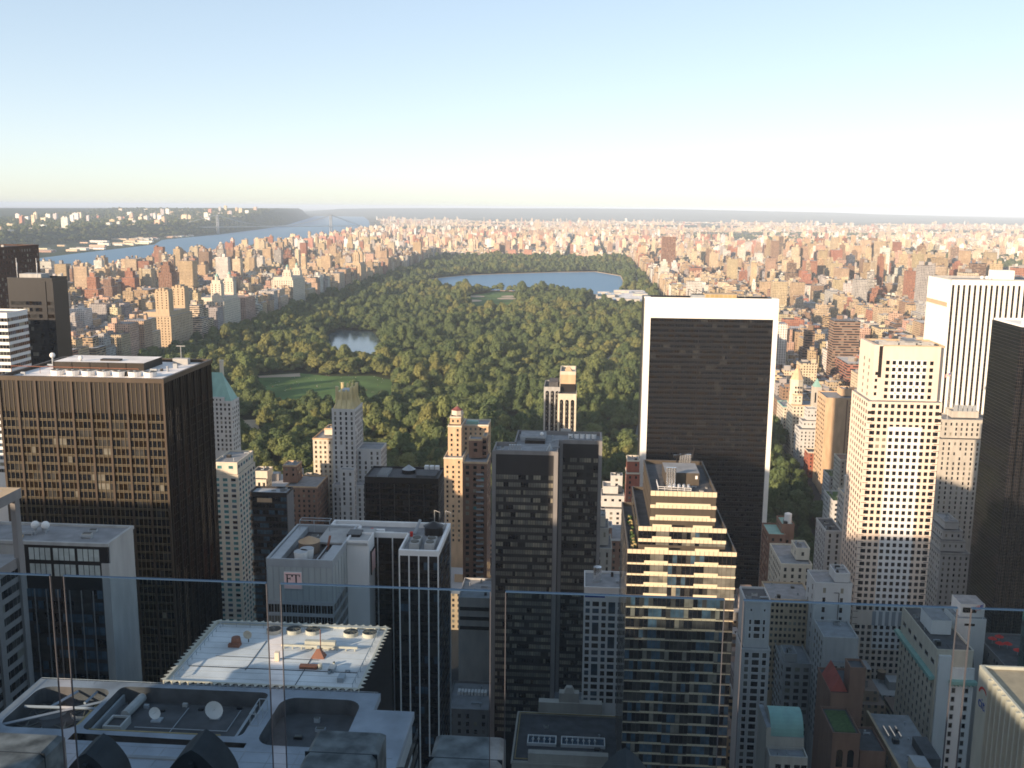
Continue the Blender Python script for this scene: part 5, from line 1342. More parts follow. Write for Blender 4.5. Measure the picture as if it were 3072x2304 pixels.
SHORE = [(-1700, -3000), (-1720, 1500), (-1789, 3610), (-1899, 4709), (-1992, 7520), (-2515, 11606), (-3600, 16500), (-4900, 22000), (-7000, 30000), (-9500, 40000)]
BANK = [(-2250, -3000), (-2300, 2500), (-2389, 4089), (-2468, 4649), (-2512, 5085), (-2595, 5845), (-2886, 6628), (-2993, 7989), (-3279, 9967), (-3668, 12041), (-5300, 18904), (-6400, 23485), (-8500, 30000), (-11500, 40000)]
def lerp(pl, y):
    for (xa, ya), (xb, yb) in zip(pl, pl[1:]):
        if y <= yb: return xa + (xb - xa) * (y - ya) / (yb - ya)
    return pl[-1][0]
rv = MB()
ys = sorted({y for _, y in SHORE} | {y for _, y in BANK})
for ya, yb in zip(ys, ys[1:]):
    z = NZ + .35
    rv.face([(lerp(BANK, ya), ya, z), (lerp(SHORE, ya), ya, z), (lerp(SHORE, yb), yb, z), (lerp(BANK, yb), yb, z)])
struct('river', rv, WATER)
def sheet(name, poly, z, m):
    b = MB(); b.face([(x, y, z) for x, y in poly]); return struct(name, b, m)
ERIV = [(1420, 3000), (1600, 3000), (1680, 4162), (1960, 4900), (1760, 5060), (1600, 4600), (1461, 4312)]
sheet('east_water', ERIV, NZ + .35, WATER)
PARKW, PARKE, PARKS, PARKN = -655.0, 200.0, 775.0, 4690.0
pk = MB()
for ya, yb in ((690, 860), (860, PARKN)):
    xa = 120 if ya == 690 else PARKW
    pk.face([(PARKW, max(ya, 770), gz(max(ya, 770)) + .15), (PARKE, max(ya, 770), gz(max(ya, 770)) + .15), (PARKE, yb, gz(yb) + .15), (PARKW, yb, gz(yb) + .15)])
pk.face([(128, 660, .15), (186, 660, .15), (186, 690, .15), (128, 690, .15)]); pk.face([(128, 690, .15), (186, 690, .15), (186, 770, gz(770) + .15), (128, 770, gz(770) + .15)])
struct('park_ground', pk, W_UNDER)
LAWN = [(-459, 1351), (-432, 1374), (-407, 1383), (-356, 1362), (-297, 1374), (-263, 1340), (-233, 1179), (-249, 1151), (-259, 1134), (-297, 1145), (-326, 1121), (-353, 1121), (-374, 1123)]
GLAWN = [(-303, 2591), (-295, 2710), (-252, 2847), (-190, 2804), (-176, 2640), (-177, 2245), (-239, 2228)]
LAKE = [(-479, 1828), (-472, 1894), (-437, 1877), (-406, 1874), (-370, 1765), (-327, 1551), (-354, 1519), (-378, 1515), (-413, 1565)]
RES = [(-535, 3254), (-419, 3491), (-317, 3578), (-96, 3729), (50, 3786), (136, 3569), (134, 2972), (98, 2790), (-27, 2767), (-140, 2848), (-299, 2866), (-417, 2868)]
FIELD = [(-385, 1064), (-365, 1069), (-321, 952), (-339, 940)]
SAND = [(-459, 1353), (-407, 1383), (-398, 1355), (-452, 1338)]
MEADOW2 = [(52, 1076), (59, 1061), (60, 1017), (53, 1017)]
sheet('lawn', LAWN, NZ + .30, W_GRASS)
sheet('lawn', GLAWN, NZ + .30, W_GRASS)
sheet('path', SAND, NZ + .45, W_SAND)
sheet('path', FIELD, NZ + .30, W_SAND)
for org in ((-197, 2683), (-202, 2617), (-291, 2667), (-285, 2541)):
    sheet('path', [(org[0] + 26*math.cos(a*.7), org[1] + 30*math.sin(a*.7)) for a in range(9)], NZ + .5, W_SAND)
sheet('lake', LAKE, NZ + .30, water_mat('lake_water', (.05, .085, .11), .12))
sheet('reservoir', RES, NZ + .30, water_mat('reservoir_water', (.105, .22, .34), .45, .25))
# stone edge round the reservoir
rb = MB()
for (xa, ya), (xb, yb) in zip(RES, RES[1:] + RES[:1]): rb.bar((xa, ya, NZ + .6), (xb, yb, NZ + .6), 1.3)
struct('shore', rb, W_TAN)
# wooded cliffs and bluff beyond the river
cl = MB()
cys = list(range(-2000, 4000, 400)) + list(range(4000, 21600, 160))
def bluff(y):
    h = 70 + 25 * min(1, max(0, (y - 5000) / 3000)) + 85 * min(1, max(0, (y - 9000) / 3500))
    return h * (1 - max(0, (y - 20400) / 1200.0))
prev = None
rr = random.Random(3)
for y in cys:
    flat = 520 if y < 5800 else max(40, 520 - 480 * (y - 5800) / 1500.0)
    h = bluff(y); bx = lerp(BANK, y)
    offs = [(0, .3), (flat*.5, 3), (flat, 5), (flat+60, h*.35), (flat+150, h*.8), (flat+230, h)] + [(flat+230+d, h*(1 - .35*d/9000) + rr.uniform(-6, 6)) for d in (150, 350, 600, 900, 1300, 1800, 2600, 4000, 6500, 9000)] + [(20000, 30), (60000, 10)]
    row = [(bx - o, y + (rr.uniform(-40, 40) if 0 < o < 9000 else 0), NZ + max(.3, z + (rr.uniform(-7, 7) if o > flat+40 else 0))) for o, z in offs]
    if prev:
        for a, b, c, d in zip(prev, prev[1:], row[1:], row): cl.face([a, d, c, b])
    prev = row
struct('cliff_terrain', cl, W_WOOD, True)
# hills on the horizon
CREST = [(-34384, -90), (-24315, 13), (-19442, 40), (-18479, 49), (-17363, 28), (-16251, 23), (-14668, 67), (-13096, 111), (-12475, 56), (-11230, 67), (-9376, 54), (-7885, 171), (-6924, 194), (-5407, 214), (-3901, 227), (-2405, 233), (-179, 252), (3105, 252), (4933, 224), (6373, 208), (7804, 192), (9228, 148), (11346, 110), (13612, 74), (18947, -2), (24311, -33)]
hl = MB()
rows = []
for x, z in CREST:
    k = 1.0
    rows.append([(x*.72, 23000, NZ + .2), (x*.86, 27500, NZ + (z-NZ)*.55), (x, 32000, z), (x*1.12, 36000, z*.5)])
for a, b in zip(rows, rows[1:]):
    for k in range(3): hl.face([a[k], b[k], b[k+1], a[k+1]])
struct('hills', hl, W_WOODFAR, True)
# avenue beside the park, its crossing and kerbs
av = MB(); av.face([(188, 300, .06), (206, 300, .06), (206, 690, .06), (188, 690, .06)]); av.face([(188, 690, .06), (206, 690, .06), (222, 860, NZ+.06), (203, 860, NZ+.06)]); av.face([(203, 860, NZ+.06), (222, 860, NZ+.06), (222, PARKN, NZ+.06), (203, PARKN, NZ+.06)])
struct('avenue', av, W_ASPH)
ln = MB()
for k in range(60):
    y = 330 + 6*k
    for x in (192.5, 197, 201.5): ln.face([(x-.08, y, .075), (x+.08, y, .075), (x+.08, y+2.5, .075), (x-.08, y+2.5, .075)])
for k in range(11): ln.face([(188.6+1.6*k, 640, .075), (189.4+1.6*k, 640, .075), (189.4+1.6*k, 645, .075), (188.6+1.6*k, 645, .075)])
struct('road_markings', ln, W_LINE)
pv = MB(); pv.box(184.5, 188, 300, 690, .0, .15); pv.box(206, 209.4, 300, 690, 0, .15); struct('pavement', pv, W_CONC)
st = MB(); st.face([(-700, 745, 22*.3235+.1), (186, 745, 22*.3235+.1), (186, 768, 22*.459+.1), (-700, 768, 22*.459+.1)]); struct('street', st, W_ASPH)
hv = MB(); hv.face([(-92, PARKN+30, NZ+.06), (-68, PARKN+30, NZ+.06), (-68, 8200, NZ+.06), (-92, 8200, NZ+.06)]); struct('avenue', hv, W_ASPH)

# ================================================================ the city on both sides of the park
PAL = [('tan', (.42, .31, .195)), ('cream', (.52, .43, .30)), ('red-brick', (.33, .155, .105)), ('brown', (.25, .165, .115)), ('white', (.58, .55, .49)), ('grey', (.36, .34, .32)), ('pinkish', (.47, .31, .23)), ('buff', (.47, .37, .24))]
ROOFS = [(.20, .19, .19), (.34, .33, .32), (.10, .10, .10), (.48, .46, .44), (.27, .20, .16)]
def city_mat():
    m, t, p = _new('city_masonry')
    N, K = t.nodes, t.links
    at = N.new('ShaderNodeAttribute'); at.attribute_name = 'tint'
    uv = N.new('ShaderNodeUVMap'); uv.uv_map = 'wall_metres'
    sp = N.new('ShaderNodeSeparateXYZ'); K.new(uv.outputs['UV'], sp.inputs['Vector'])
    def math_(op, a, b=None, c=None):
        n = N.new('ShaderNodeMath'); n.operation = op
        for i, x in enumerate((a, b, c)):
            if x is None: continue
            if isinstance(x, (int, float)): n.inputs[i].default_value = x
            else: K.new(x, n.inputs[i])
        return n.outputs[0]
    us, vs = math_('DIVIDE', sp.outputs['X'], 3.3), math_('DIVIDE', sp.outputs['Y'], 3.5)
    fu, fv = math_('FRACT', us), math_('FRACT', vs)
    mu = math_('MULTIPLY', math_('GREATER_THAN', fu, .28), math_('LESS_THAN', fu, .72))
    mv = math_('MULTIPLY', math_('GREATER_THAN', fv, .28), math_('LESS_THAN', fv, .80))
    wn = N.new('ShaderNodeTexWhiteNoise'); wn.noise_dimensions = '2D'
    cb = N.new('ShaderNodeCombineXYZ'); K.new(math_('FLOOR', us), cb.inputs[0]); K.new(math_('FLOOR', vs), cb.inputs[1]); K.new(cb.outputs[0], wn.inputs['Vector'])
    ribbon = math_('GREATER_THAN', at.outputs['Alpha'], .8)
    haswin = math_('GREATER_THAN', at.outputs['Alpha'], .2)
    mask = math_('MULTIPLY', math_('MULTIPLY', math_('MAXIMUM', mu, ribbon), mv), haswin)
    mask = math_('MULTIPLY', mask, math_('LESS_THAN', wn.outputs['Value'], .93))
    geo = N.new('ShaderNodeNewGeometry')
    nz = N.new('ShaderNodeTexNoise'); nz.inputs['Scale'].default_value = .06; nz.inputs['Detail'].default_value = 5
    K.new(geo.outputs['Position'], nz.inputs['Vector'])
    mr = N.new('ShaderNodeMapRange'); mr.inputs['From Min'].default_value = .3; mr.inputs['From Max'].default_value = .7; mr.inputs['To Min'].default_value = .84; mr.inputs['To Max'].default_value = 1.14
    K.new(nz.outputs['Fac'], mr.inputs['Value'])
    sc = N.new('ShaderNodeVectorMath'); sc.operation = 'SCALE'; K.new(at.outputs['Color'], sc.inputs[0]); K.new(mr.outputs['Result'], sc.inputs['Scale'])
    wc = N.new('ShaderNodeMix'); wc.data_type = 'RGBA'; wc.inputs['A'].default_value = (.025, .025, .028, 1); wc.inputs['B'].default_value = (.20, .18, .15, 1)
    K.new(math_('MULTIPLY', math_('GREATER_THAN', wn.outputs['Value'], .7), .8), wc.inputs['Factor'])
    mx = N.new('ShaderNodeMix'); mx.data_type = 'RGBA'
    K.new(mask, mx.inputs['Factor']); K.new(sc.outputs['Vector'], mx.inputs['A']); K.new(wc.outputs['Result'], mx.inputs['B'])
    K.new(mx.outputs['Result'], p.inputs['Base Color'])
    ro = N.new('ShaderNodeMix'); ro.data_type = 'FLOAT'; ro.inputs['A'].default_value = .9; ro.inputs['B'].default_value = .2
    K.new(mask, ro.inputs['Factor']); K.new(ro.outputs['Result'], p.inputs['Roughness'])
    p.inputs['Specular IOR Level'].default_value = .3
    return m
CITY = city_mat()

def city_mesh(name, boxes, off=(0, 0, 0), cyls=()):
    """boxes: (x0,x1,y0,y1,z0,z1, tint, window kind, roof tint); one mesh with a wall tint attribute and wall coordinates in metres"""
    nb = len(boxes)
    B = np.array([b[:6] for b in boxes], dtype=np.float64) - np.array([off[0], off[0], off[1], off[1], off[2], off[2]])
    x0, x1, y0, y1, z0, z1 = B.T
    V = np.empty((nb, 5, 4, 3)); UV = np.full((nb, 5, 4, 2), -50.0)
    def q(k, xs, ys, zs):
        for i in range(4): V[:, k, i, 0] = xs[i]; V[:, k, i, 1] = ys[i]; V[:, k, i, 2] = zs[i]
    q(0, (x0, x1, x1, x0), (y0, y0, y0, y0), (z0, z0, z1, z1))
    q(1, (x1, x1, x1, x1), (y0, y1, y1, y0), (z0, z0, z1, z1))
    q(2, (x1, x0, x0, x1), (y1, y1, y1, y1), (z0, z0, z1, z1))
    q(3, (x0, x0, x0, x0), (y1, y0, y0, y1), (z0, z0, z1, z1))
    q(4, (x0, x1, x1, x0), (y0, y0, y1, y1), (z1, z1, z1, z1))
    seed = np.arange(nb) * 330.0
    for k, w in ((0, x1-x0), (1, y1-y0), (2, x1-x0), (3, y1-y0)):
        n = np.maximum(1, np.round(w / 3.3)) * 3.3
        UV[:, k, 0, 0] = seed; UV[:, k, 3, 0] = seed; UV[:, k, 1, 0] = seed + n; UV[:, k, 2, 0] = seed + n
        hh = z1 - z0; tv = np.maximum(1, np.floor(hh / 3.5)) * 3.5
        UV[:, k, 0, 1] = tv - hh - .9 + 350; UV[:, k, 1, 1] = tv - hh - .9 + 350; UV[:, k, 2, 1] = tv - .9 + 350; UV[:, k, 3, 1] = tv - .9 + 350
    C = np.ones((nb, 5, 4, 4))
    T = np.array([b[6] for b in boxes]); W = np.array([b[7] for b in boxes]); RT = np.array([b[8] for b in boxes])
    C[:, :4, :, :3] = T[:, None, None, :]; C[:, :4, :, 3] = W[:, None, None]
    C[:, 4, :, :3] = RT[:, None, :]; C[:, 4, :, 3] = 0
    v = V.reshape(-1, 3); c = C.reshape(-1, 4); uv = UV.reshape(-1, 2); nf = nb * 5
    f = np.arange(nf * 4).reshape(nf, 4)
    me = bpy.data.meshes.new(name)
    me.vertices.add(len(v)); me.vertices.foreach_set('co', v.ravel())
    me.loops.add(nf * 4); me.loops.foreach_set('vertex_index', f.ravel())
    me.polygons.add(nf); me.polygons.foreach_set('loop_start', np.arange(0, nf * 4, 4)); me.polygons.foreach_set('loop_total', np.full(nf, 4))
    me.update(calc_edges=True)
    ul = me.uv_layers.new(name='wall_metres'); ul.data.foreach_set('uv', uv.ravel())
    ca = me.color_attributes.new('tint', 'FLOAT_COLOR', 'POINT'); ca.data.foreach_set('color', c.ravel())
    me.materials.append(CITY)
    me.validate()
    return me

BLD = []                                   # every generic building: dict(boxes, kind words, place)
cr = random.Random(11)
def tint(w=None):
    i = cr.choices(range(8), w or (24, 20, 9, 9, 9, 7, 6, 20))[0]
    n, c = PAL[i]; k = cr.uniform(.82, 1.15)
    return n, tuple(min(.75, a*k*cr.uniform(.96, 1.04)) for a in c)
def add(x0, x1, y0, y1, h, zone, w=None, step=None, tank=None, ribbon=.08, fixed=None):
    z = gz((y0+y1)/2)
    if 1200 < x0 and .37 < x0/y0 < .475 and y0 < 4600: h = min(h, 14)      # low shore where the water shows
    n, c = fixed or tint(w)
    if zone in ('north', 'far', 'bluff'): c = tuple(min(.78, a*1.3+.02) for a in c)  # far tints lightened: sun and haze put into the wall colour
    rt = cr.choice(ROOFS); wk = 1.0 if cr.random() < ribbon else .5
    bx = []; top = z + h
    stepped = step if step is not None else (h > 24 and cr.random() < .5)
    if stepped:
        a = .12 + .1*cr.random(); h1 = h*cr.uniform(.62, .85); dx, dy = (x1-x0)*a, (y1-y0)*a
        bx.append((x0, x1, y0, y1, z-1, z+h1, c, wk, rt)); bx.append((x0+dx, x1-dx, y0+dy, y1-dy, z+h1, top, c, wk, rt))
        px0, px1, py0, py1 = x0+dx, x1-dx, y0+dy, y1-dy
    else:
        bx.append((x0, x1, y0, y1, z-1, top, c, wk, rt)); px0, px1, py0, py1 = x0, x1, y0, y1
    body = len(bx)
    if h > 12 and (px1-px0) > 7:
        for q in range(1 if h < 30 else 2):
            w_, d_ = min(cr.uniform(4, 9), (px1-px0)*.5), min(cr.uniform(4, 9), (py1-py0)*.5)
            x, y = cr.uniform(px0+.5, px1-w_-.5), cr.uniform(py0+.5, py1-d_-.5)
            bx.append((x, x+w_, y, y+d_, top, top+cr.uniform(2.5, 6)*(1 if h < 60 else 1.4), c if cr.random() < .7 else (.3, .28, .26), 0, rt))
    tk = None
    if tank is None: tank = h > 24 and cr.random() < .55
    if tank: tk = (cr.uniform(px0+3, max(px0+3.1, px1-3)), cr.uniform(py0+3, max(py0+3.1, py1-3)), top)
    BLD.append(dict(boxes=bx, body=body, tank=tk, col=n, h=h, zone=zone, stepped=stepped, c=((x0+x1)/2, (y0+y1)/2, z), top=top))

def free(x0, x1, y0, y1, pad=3):
    for a in SOLID:
        if x0 < a[1]+pad and x1 > a[0]-pad and y0 < a[3]+pad and y1 > a[2]-pad: return False
    return True

PITCHY = 78.0
def block(xa, xb, ya, yb, zone, hav_w, hav_e, hmid, ptall=0.0, htall=(70, 110), w=None, fine=22.0):
    """one street block: taller houses on both avenue ends, two rows of houses back to back between"""
    def lot(x0, x1, y0, y1, h):
        if not free(x0, x1, y0, y1): return
        add(x0, x1, y0, y1, h, zone, w)
    wd = min(34.0, (xb-xa)*.24)
    for x0, x1, hh in ((xa, xa+wd, hav_w), (xb-wd, xb, hav_e)):
        y = ya
        while y < yb - 8:
            d = cr.choice((yb-ya, (yb-ya)/2, (yb-ya)/2, (yb-ya)/3)); d = min(d, yb-y)
            h = cr.uniform(*hh)
            if cr.random() < ptall: h = cr.uniform(*htall)
            lot(x0, x1-(0 if x0 > xa else cr.uniform(0, 4)), y, y+d-.4, h); y += d
    for r in range(2):
        x = xa+wd+1.0
        while x < xb-wd-6:
            wdt = cr.uniform(.6, 1.5)*fine; h = cr.uniform(*hmid)
            deep = False
            if cr.random() < .18: h *= cr.uniform(1.6, 2.4); wdt *= 1.2
            if cr.random() < ptall*.6: h = cr.uniform(*htall); wdt = cr.uniform(22, 32)
            wdt = min(wdt, xb-wd-1-x)
            if wdt > 5:
                d = (yb-ya)*.5; back = cr.uniform(3, 9)
                if r == 0: lot(x, x+wdt-.3, ya, ya+d-back, h)
                else: lot(x, x+wdt-.3, yb-d+back, yb, h)
            x += wdt

WX = [(-930, -682), (-1190, -955), (-1440, -1215), (-1640, -1465), (-1712, -1655)]
EX = [(222, 372), (394, 520), (562, 690), (714, 846), (876, 1050), (1080, 1250), (1280, 1450)]
# landmarks on the park's west side: twin-towered houses
def twin_house(name, label, x, ya, yb, hb, ht, tw, wallm, land, cap):
    zb = NZ
    t = thing(name, label, 'apartment house', ((x-40), (ya+yb)/2, zb))
    reg(x-52, x, ya, yb, 0, zb+hb)
    m = MB(); m.box(x-52, x, ya, yb, zb-2, zb+hb, 0, 1); m.box(x-48, x-3, ya+3, yb-3, zb+hb, zb+hb+7, 0, 1); m.build('wall', [wallm, W_ROOFGREY], t)
    for b in (ya+3+tw/2, yb-3-tw/2):
        reg(x-28, x-28+tw*1.3, b-tw/2, b+tw/2, 0, zb+ht)
        m = MB(); x0 = x-26
        m.box(x0, x0+tw*1.2, b-tw/2, b+tw/2, zb+hb+7, zb+ht, 0, 1)
        if cap == 'lantern':
            m.box(x0+2, x0+tw*1.2-2, b-tw/2+2, b+tw/2-2, zb+ht, zb+ht+6, 0); m.cyl(x0+tw*.6, b, zb+ht+6, zb+ht+13, tw*.25, tw*.22, 8); m.cyl(x0+tw*.6, b, zb+ht+13, zb+ht+19, tw*.26, .2, 8, 2)
        else:
            for q in range(4): m.box(x0+1+q*tw*.3, x0+1+q*tw*.3+tw*.2, b-tw/2, b+tw/2, zb+ht, zb+ht+(5 if q in (1, 2) else 2.5))
        m.build('tower', [wallm, W_ROOFGREY, W_COPPER], t)
        for r in range(int((ht-hb-9)/4.2)):
            for k in range(3): win(t, 'S', b-tw/2, x0+tw*1.2*(k+.5)/3, zb+ht-3-4.2*r, 1.5, 2.2, G_DARK)
    for r in range(int(hb/4.4)):
        for k in range(9): win(t, 'S', ya, x-49+5.6*k, zb+hb-3-4.4*r, 1.5, 2.2, G_DARK)
    for r in range(int(hb/4.4)):
        for k in range(int((yb-ya)/6)): win(t, 'E', x, ya+3+6*k, zb+hb-3-4.4*r, 1.6, 2.2, pick())
    LAND.append((land, x-20, ya, zb+ht))
twin_house('apartment_house', 'cream twin-towered apartment house nearest the lake, its lanterned tops sunlit', -684, 1835, 1925, 58, 92, 17, W_CREAM, 'lantern-topped twin towers', 'lantern')
twin_house('apartment_house', 'ochre twin-towered apartment house with notched tops, half in shade', -684, 1588, 1680, 56, 98, 19, W_TAN, 'notched twin towers', 'notch')
twin_house('apartment_house', 'broad cream apartment house with twin low domed towers facing the park', -684, 2290, 2390, 66, 84, 17, W_CREAM, 'broad domed apartment house', 'lantern')
twin_house('apartment_house', 'tall buff twin-towered apartment house far up the park side', -684, 3010, 3085, 60, 94, 16, W_TAN, 'far buff twin towers', 'lantern')
t = masonry('apartment_tower', 'slim red-brown brick tower with tapered top behind the notched twin towers', 'tower', [(-945, -915, 2140, 2170, 22, 112), (-940, -920, 2143, 2167, 112, 128), (-936, -924, 2147, 2163, 128, 136)], W_BRICK, 'SE', zmin=50, clut=0, dx=4)
t = masonry('hospital_tower', 'tall dark brown slab tower rising beyond the far right end of the reservoir', 'tower', [(290, 340, 3700, 3740, 22, 160)], W_BRICK, 'SW', zmin=60, dx=5, dz=5, ww=2.2, wh=2.6, clut=2, land='dark brown far slab')
# museum at the park's east edge
t = thing('museum', 'long low white museum with many skylight roofs at the right edge of the park', 'museum', (100, 2600, NZ))
reg(30, 172, 2430, 2790, 0, NZ+18)
m = MB(); q = random.Random(5)
m.box(95, 172, 2430, 2790, NZ-1, NZ+14, 0, 1)
for k in range(16):
    a, b = q.uniform(34, 140), 2435+21*k; w_, d_, h_ = q.uniform(22, 48), q.uniform(16, 30), q.uniform(9, 21); m.box(a, min(a+w_, 171), b, b+d_, NZ-1, NZ+h_, 0, q.choice((1, 2, 3)))
m.build('wall', [W_LIMESTONE, W_ROOFWHITE, W_STEEL, W_GREYBRICK], t)
m = MB()
for k in range(6): m.hip(40+17*(k % 3), 52+17*(k % 3), 2442+150*(k//3), 2485+150*(k//3), NZ+12, NZ+18, 4, 16)
m.build('skylight', [G_BLUE], t)
LAND.append(('white museum', 100, 2600, 36))
LAND += [('park lake', -440, 1900, 22), ('reservoir', -150, 3700, 22)]

# west side
k = 0
y = 780.0
while y < PARKN + 20:
    for i, (xa, xb) in enumerate(WX):
        if xb < lerp(SHORE, y) + 30: continue
        ya, yb = y, y + 60
        tall = (0.04, 0.08, 0.09, 0.06, 0.03)[i]
        block(xa, xb, ya, yb, 'west', (34, 54) if i < 3 else (20, 38), (44, 62) if i == 0 else (30, 56) if i < 3 else (24, 42), (14, 24), tall, (64, 105) if i < 3 else (44, 62), fine=16)
    if y > PARKN - 260: pass
    y += PITCHY
# east side
y = 872.0
while y < PARKN + 20:
    for i, (xa, xb) in enumerate(EX):
        if xb > 1400 and y > 2900: continue
        tall = (0.05, 0.08, 0.07, 0.14, 0.22, 0.20, 0.20)[i]
        hav = ((42, 60), (28, 50), (44, 60), (26, 50), (30, 70), (30, 70), (30, 60))[i]
        if y < 1150 and i > 0: tall += .05
        block(xa, xb, y, y+60, 'east', hav, hav, (14, 26), tall, (70, 130) if i > 2 else (62, 96), fine=14)
    y += PITCHY
# midtown fill: lower blocks in the gaps
for y in range(330, 860, 62):
    for x in range(-700, 640, 46):
        w_, d_ = cr.uniform(26, 42), cr.uniform(34, 52)
        if 184 < x + w_ and x < 212: continue
        if 118 < x + w_ and x < 190 and y > 570: continue
        if y + d_ > 742 and x < 190: continue
        near = -135 < x < 215
        if -215 < x + w_ and x < -95 and y < 520: continue
        if 100 < x + w_ and x < 215 and y < 520: continue
        h = cr.uniform(12, 26) if near else cr.uniform(30, 80) if x < 0 else cr.uniform(40, 110)
        if near and x > 140: h = cr.uniform(14, 30)
        if free(x, x+w_, y, y+d_, 2): add(x, x+w_, y, y+d_, h, 'midtown')
for y in range(276, 690, 21):                                   # small old houses packed between the lower towers
    for x in range(44, 184, 19):
        if x > 120 and y > 560: continue
        w_, d_ = cr.uniform(12, 18), cr.uniform(13, 20); x1_, y1_ = x + cr.uniform(0, 2), y + cr.uniform(0, 2)
        if free(x1_, x1_+w_, y1_, y1_+d_, .8): add(x1_, x1_+w_, y1_, y1_+d_, cr.uniform(9, 27), 'midtown', (20, 8, 12, 18, 4, 22, 8, 10), tank=cr.random() < .4)
for y in range(330, 640, 21):
    for x in range(-60, 44, 19):
        w_, d_ = cr.uniform(12, 18), cr.uniform(13, 20)
        if free(x, x+w_, y, y+d_, .8): add(x, x+w_, y, y+d_, cr.uniform(9, 30), 'midtown', (20, 8, 12, 18, 4, 22, 8, 10), tank=cr.random() < .4)
# north of the park
HW = [(-1980, -1830), (-1800, -1620), (-1590, -1400), (-1370, -1180), (-1150, -960), (-930, -720), (-700, -480), (-455, -220), (-200, -95), (-65, 100), (125, 240), (265, 440), (470, 640), (670, 860), (890, 1080), (1110, 1300), (1330, 1500)]
HC = (22, 18, 7, 8, 16, 6, 5, 18)
y = PARKN + 34
while y < 9000:
    for xa, xb in HW:
        if xa < lerp(SHORE, y) + 60: continue
        if xb > 1500 - max(0, (y-6500)*.35): continue
        rw = cr.random()
        if rw < .07: continue
        if rw < .16:                                          # housing slabs in a cluster
            hh = cr.uniform(36, 62); f = tint((4, 2, 30, 30, 4, 4, 14, 4))
            for q in range(cr.choice((2, 3, 3))):
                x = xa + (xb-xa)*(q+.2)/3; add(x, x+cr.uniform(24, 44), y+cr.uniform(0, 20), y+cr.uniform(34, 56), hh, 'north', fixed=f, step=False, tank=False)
            continue
        x = xa
        while x < xb - 8:
            wdt = min(cr.uniform(11, 30), xb-x)
            for r in range(2):
                h = cr.uniform(13, 24) if cr.random() > .06 else cr.uniform(35, 75)
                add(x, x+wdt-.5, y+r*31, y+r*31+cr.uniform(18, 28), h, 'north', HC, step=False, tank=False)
            x += wdt
    y += PITCHY
# Harlem river side, Bronx and the country beyond: scattered, thinning out
for n in range(23000):
    y = 8600 + 9500*cr.random()**1.5
    x = cr.uniform(lerp(SHORE, y)+150, .62*y)
    if y < 9000 and x < 900: continue
    # clumped by a coarse pattern so that green gaps stay between the quarters
    if math.sin(x*.0021+1.3) + math.sin(y*.0017+x*.0006) + math.sin((x-y)*.0011) < -.75: continue
    tall = cr.random() < .045
    s = cr.uniform(12, 42); d = cr.uniform(10, 30)
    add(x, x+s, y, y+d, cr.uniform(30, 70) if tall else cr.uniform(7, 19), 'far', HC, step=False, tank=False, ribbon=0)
for n in range(8000):                                           # east of the river mouth
    y = 4800 + 4300*cr.random(); x = cr.uniform(1500 + (y-4800)*.0, .66*y)
    if x < 1900 and y < 5400: continue
    if math.sin(x*.003) + math.sin(y*.0023+1) < -1.0: continue
    tall = cr.random() < .10
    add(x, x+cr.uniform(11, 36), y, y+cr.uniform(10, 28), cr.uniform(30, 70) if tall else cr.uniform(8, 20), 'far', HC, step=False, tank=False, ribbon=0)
# across the river
for n in range(420):
    y = cr.uniform(4700, 12500); b = lerp(BANK, y); flat = 520 if y < 5800 else max(40, 520-480*(y-5800)/1500.0)
    if n % 3 == 0 and y < 7400:
        x = b - cr.uniform(20, flat*.8); h = cr.uniform(6, 14); zz = NZ+3; s = cr.uniform(40, 120)
    else:
        x = b - flat - 230 - 1700*cr.random()**1.6; zz = NZ + bluff(y)*.95; h = cr.uniform(25, 75) if cr.random() < .45*max(.1, 1-(y-5000)/7000) else cr.uniform(8, 15); s = cr.uniform(20, 45)
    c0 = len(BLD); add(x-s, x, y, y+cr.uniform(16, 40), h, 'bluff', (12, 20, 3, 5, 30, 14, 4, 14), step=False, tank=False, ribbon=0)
    d = BLD[c0]; dz = zz - NZ; d['boxes'] = [(q[0], q[1], q[2], q[3], q[4]+dz-8*(dz > 10), q[5]+dz) + q[6:] for q in d['boxes']]; d['top'] += dz

# ---- which of them show largest from where the photo was taken
polys_v, polys_f, owner = [], [], []
def _bx(b, own):
    i = len(polys_v); x0, x1, y0, y1, z0, z1 = b[:6]
    polys_v.extend(((x0, y0, z0), (x1, y0, z0), (x1, y1, z0), (x0, y1, z0), (x0, y0, z1), (x1, y0, z1), (x1, y1, z1), (x0, y1, z1)))
    polys_f.extend(((i, i+1, i+5, i+4), (i+1, i+2, i+6, i+5), (i+2, i+3, i+7, i+6), (i+3, i, i+4, i+7), (i+4, i+5, i+6, i+7))); owner.extend([own]*5)
for b in SOLID: _bx(b, -1)
for n, d in enumerate(BLD):
    for b in d['boxes']: _bx(b, n)
TREE_BVH = BVHTree.FromPolygons(polys_v, polys_f)
seen = {}
eye = Vector((0, 0, EYE))
FU = 34.57/36.0
for iv in range(110, 384):
    for iu in range(512):
        u, v = (iu + .5)/512 - .5, ((iv + .5) - 192)/512
        dr = (_f*FU + _r2*u - _u2*v).normalized()
        h = TREE_BVH.ray_cast(eye, dr, 30000)
        if h[2] is not None and owner[h[2]] >= 0: seen[owner[h[2]]] = seen.get(owner[h[2]], 0) + 1
rank = sorted(seen, key=lambda n: (-seen[n], n))
N_OWN = 240
own = rank[:N_OWN]
def to_img(x, y, z):
    p = Vector((x, y, z)) - eye; d = p.dot(_f)
    return (FU*p.dot(_r2)/d, -FU*p.dot(_u2)/d)
ORD = ['nearest', 'second nearest', 'third nearest', 'fourth nearest', 'fifth nearest', 'sixth nearest', 'seventh nearest', 'eighth nearest', 'ninth nearest', 'tenth nearest']
keys = {}
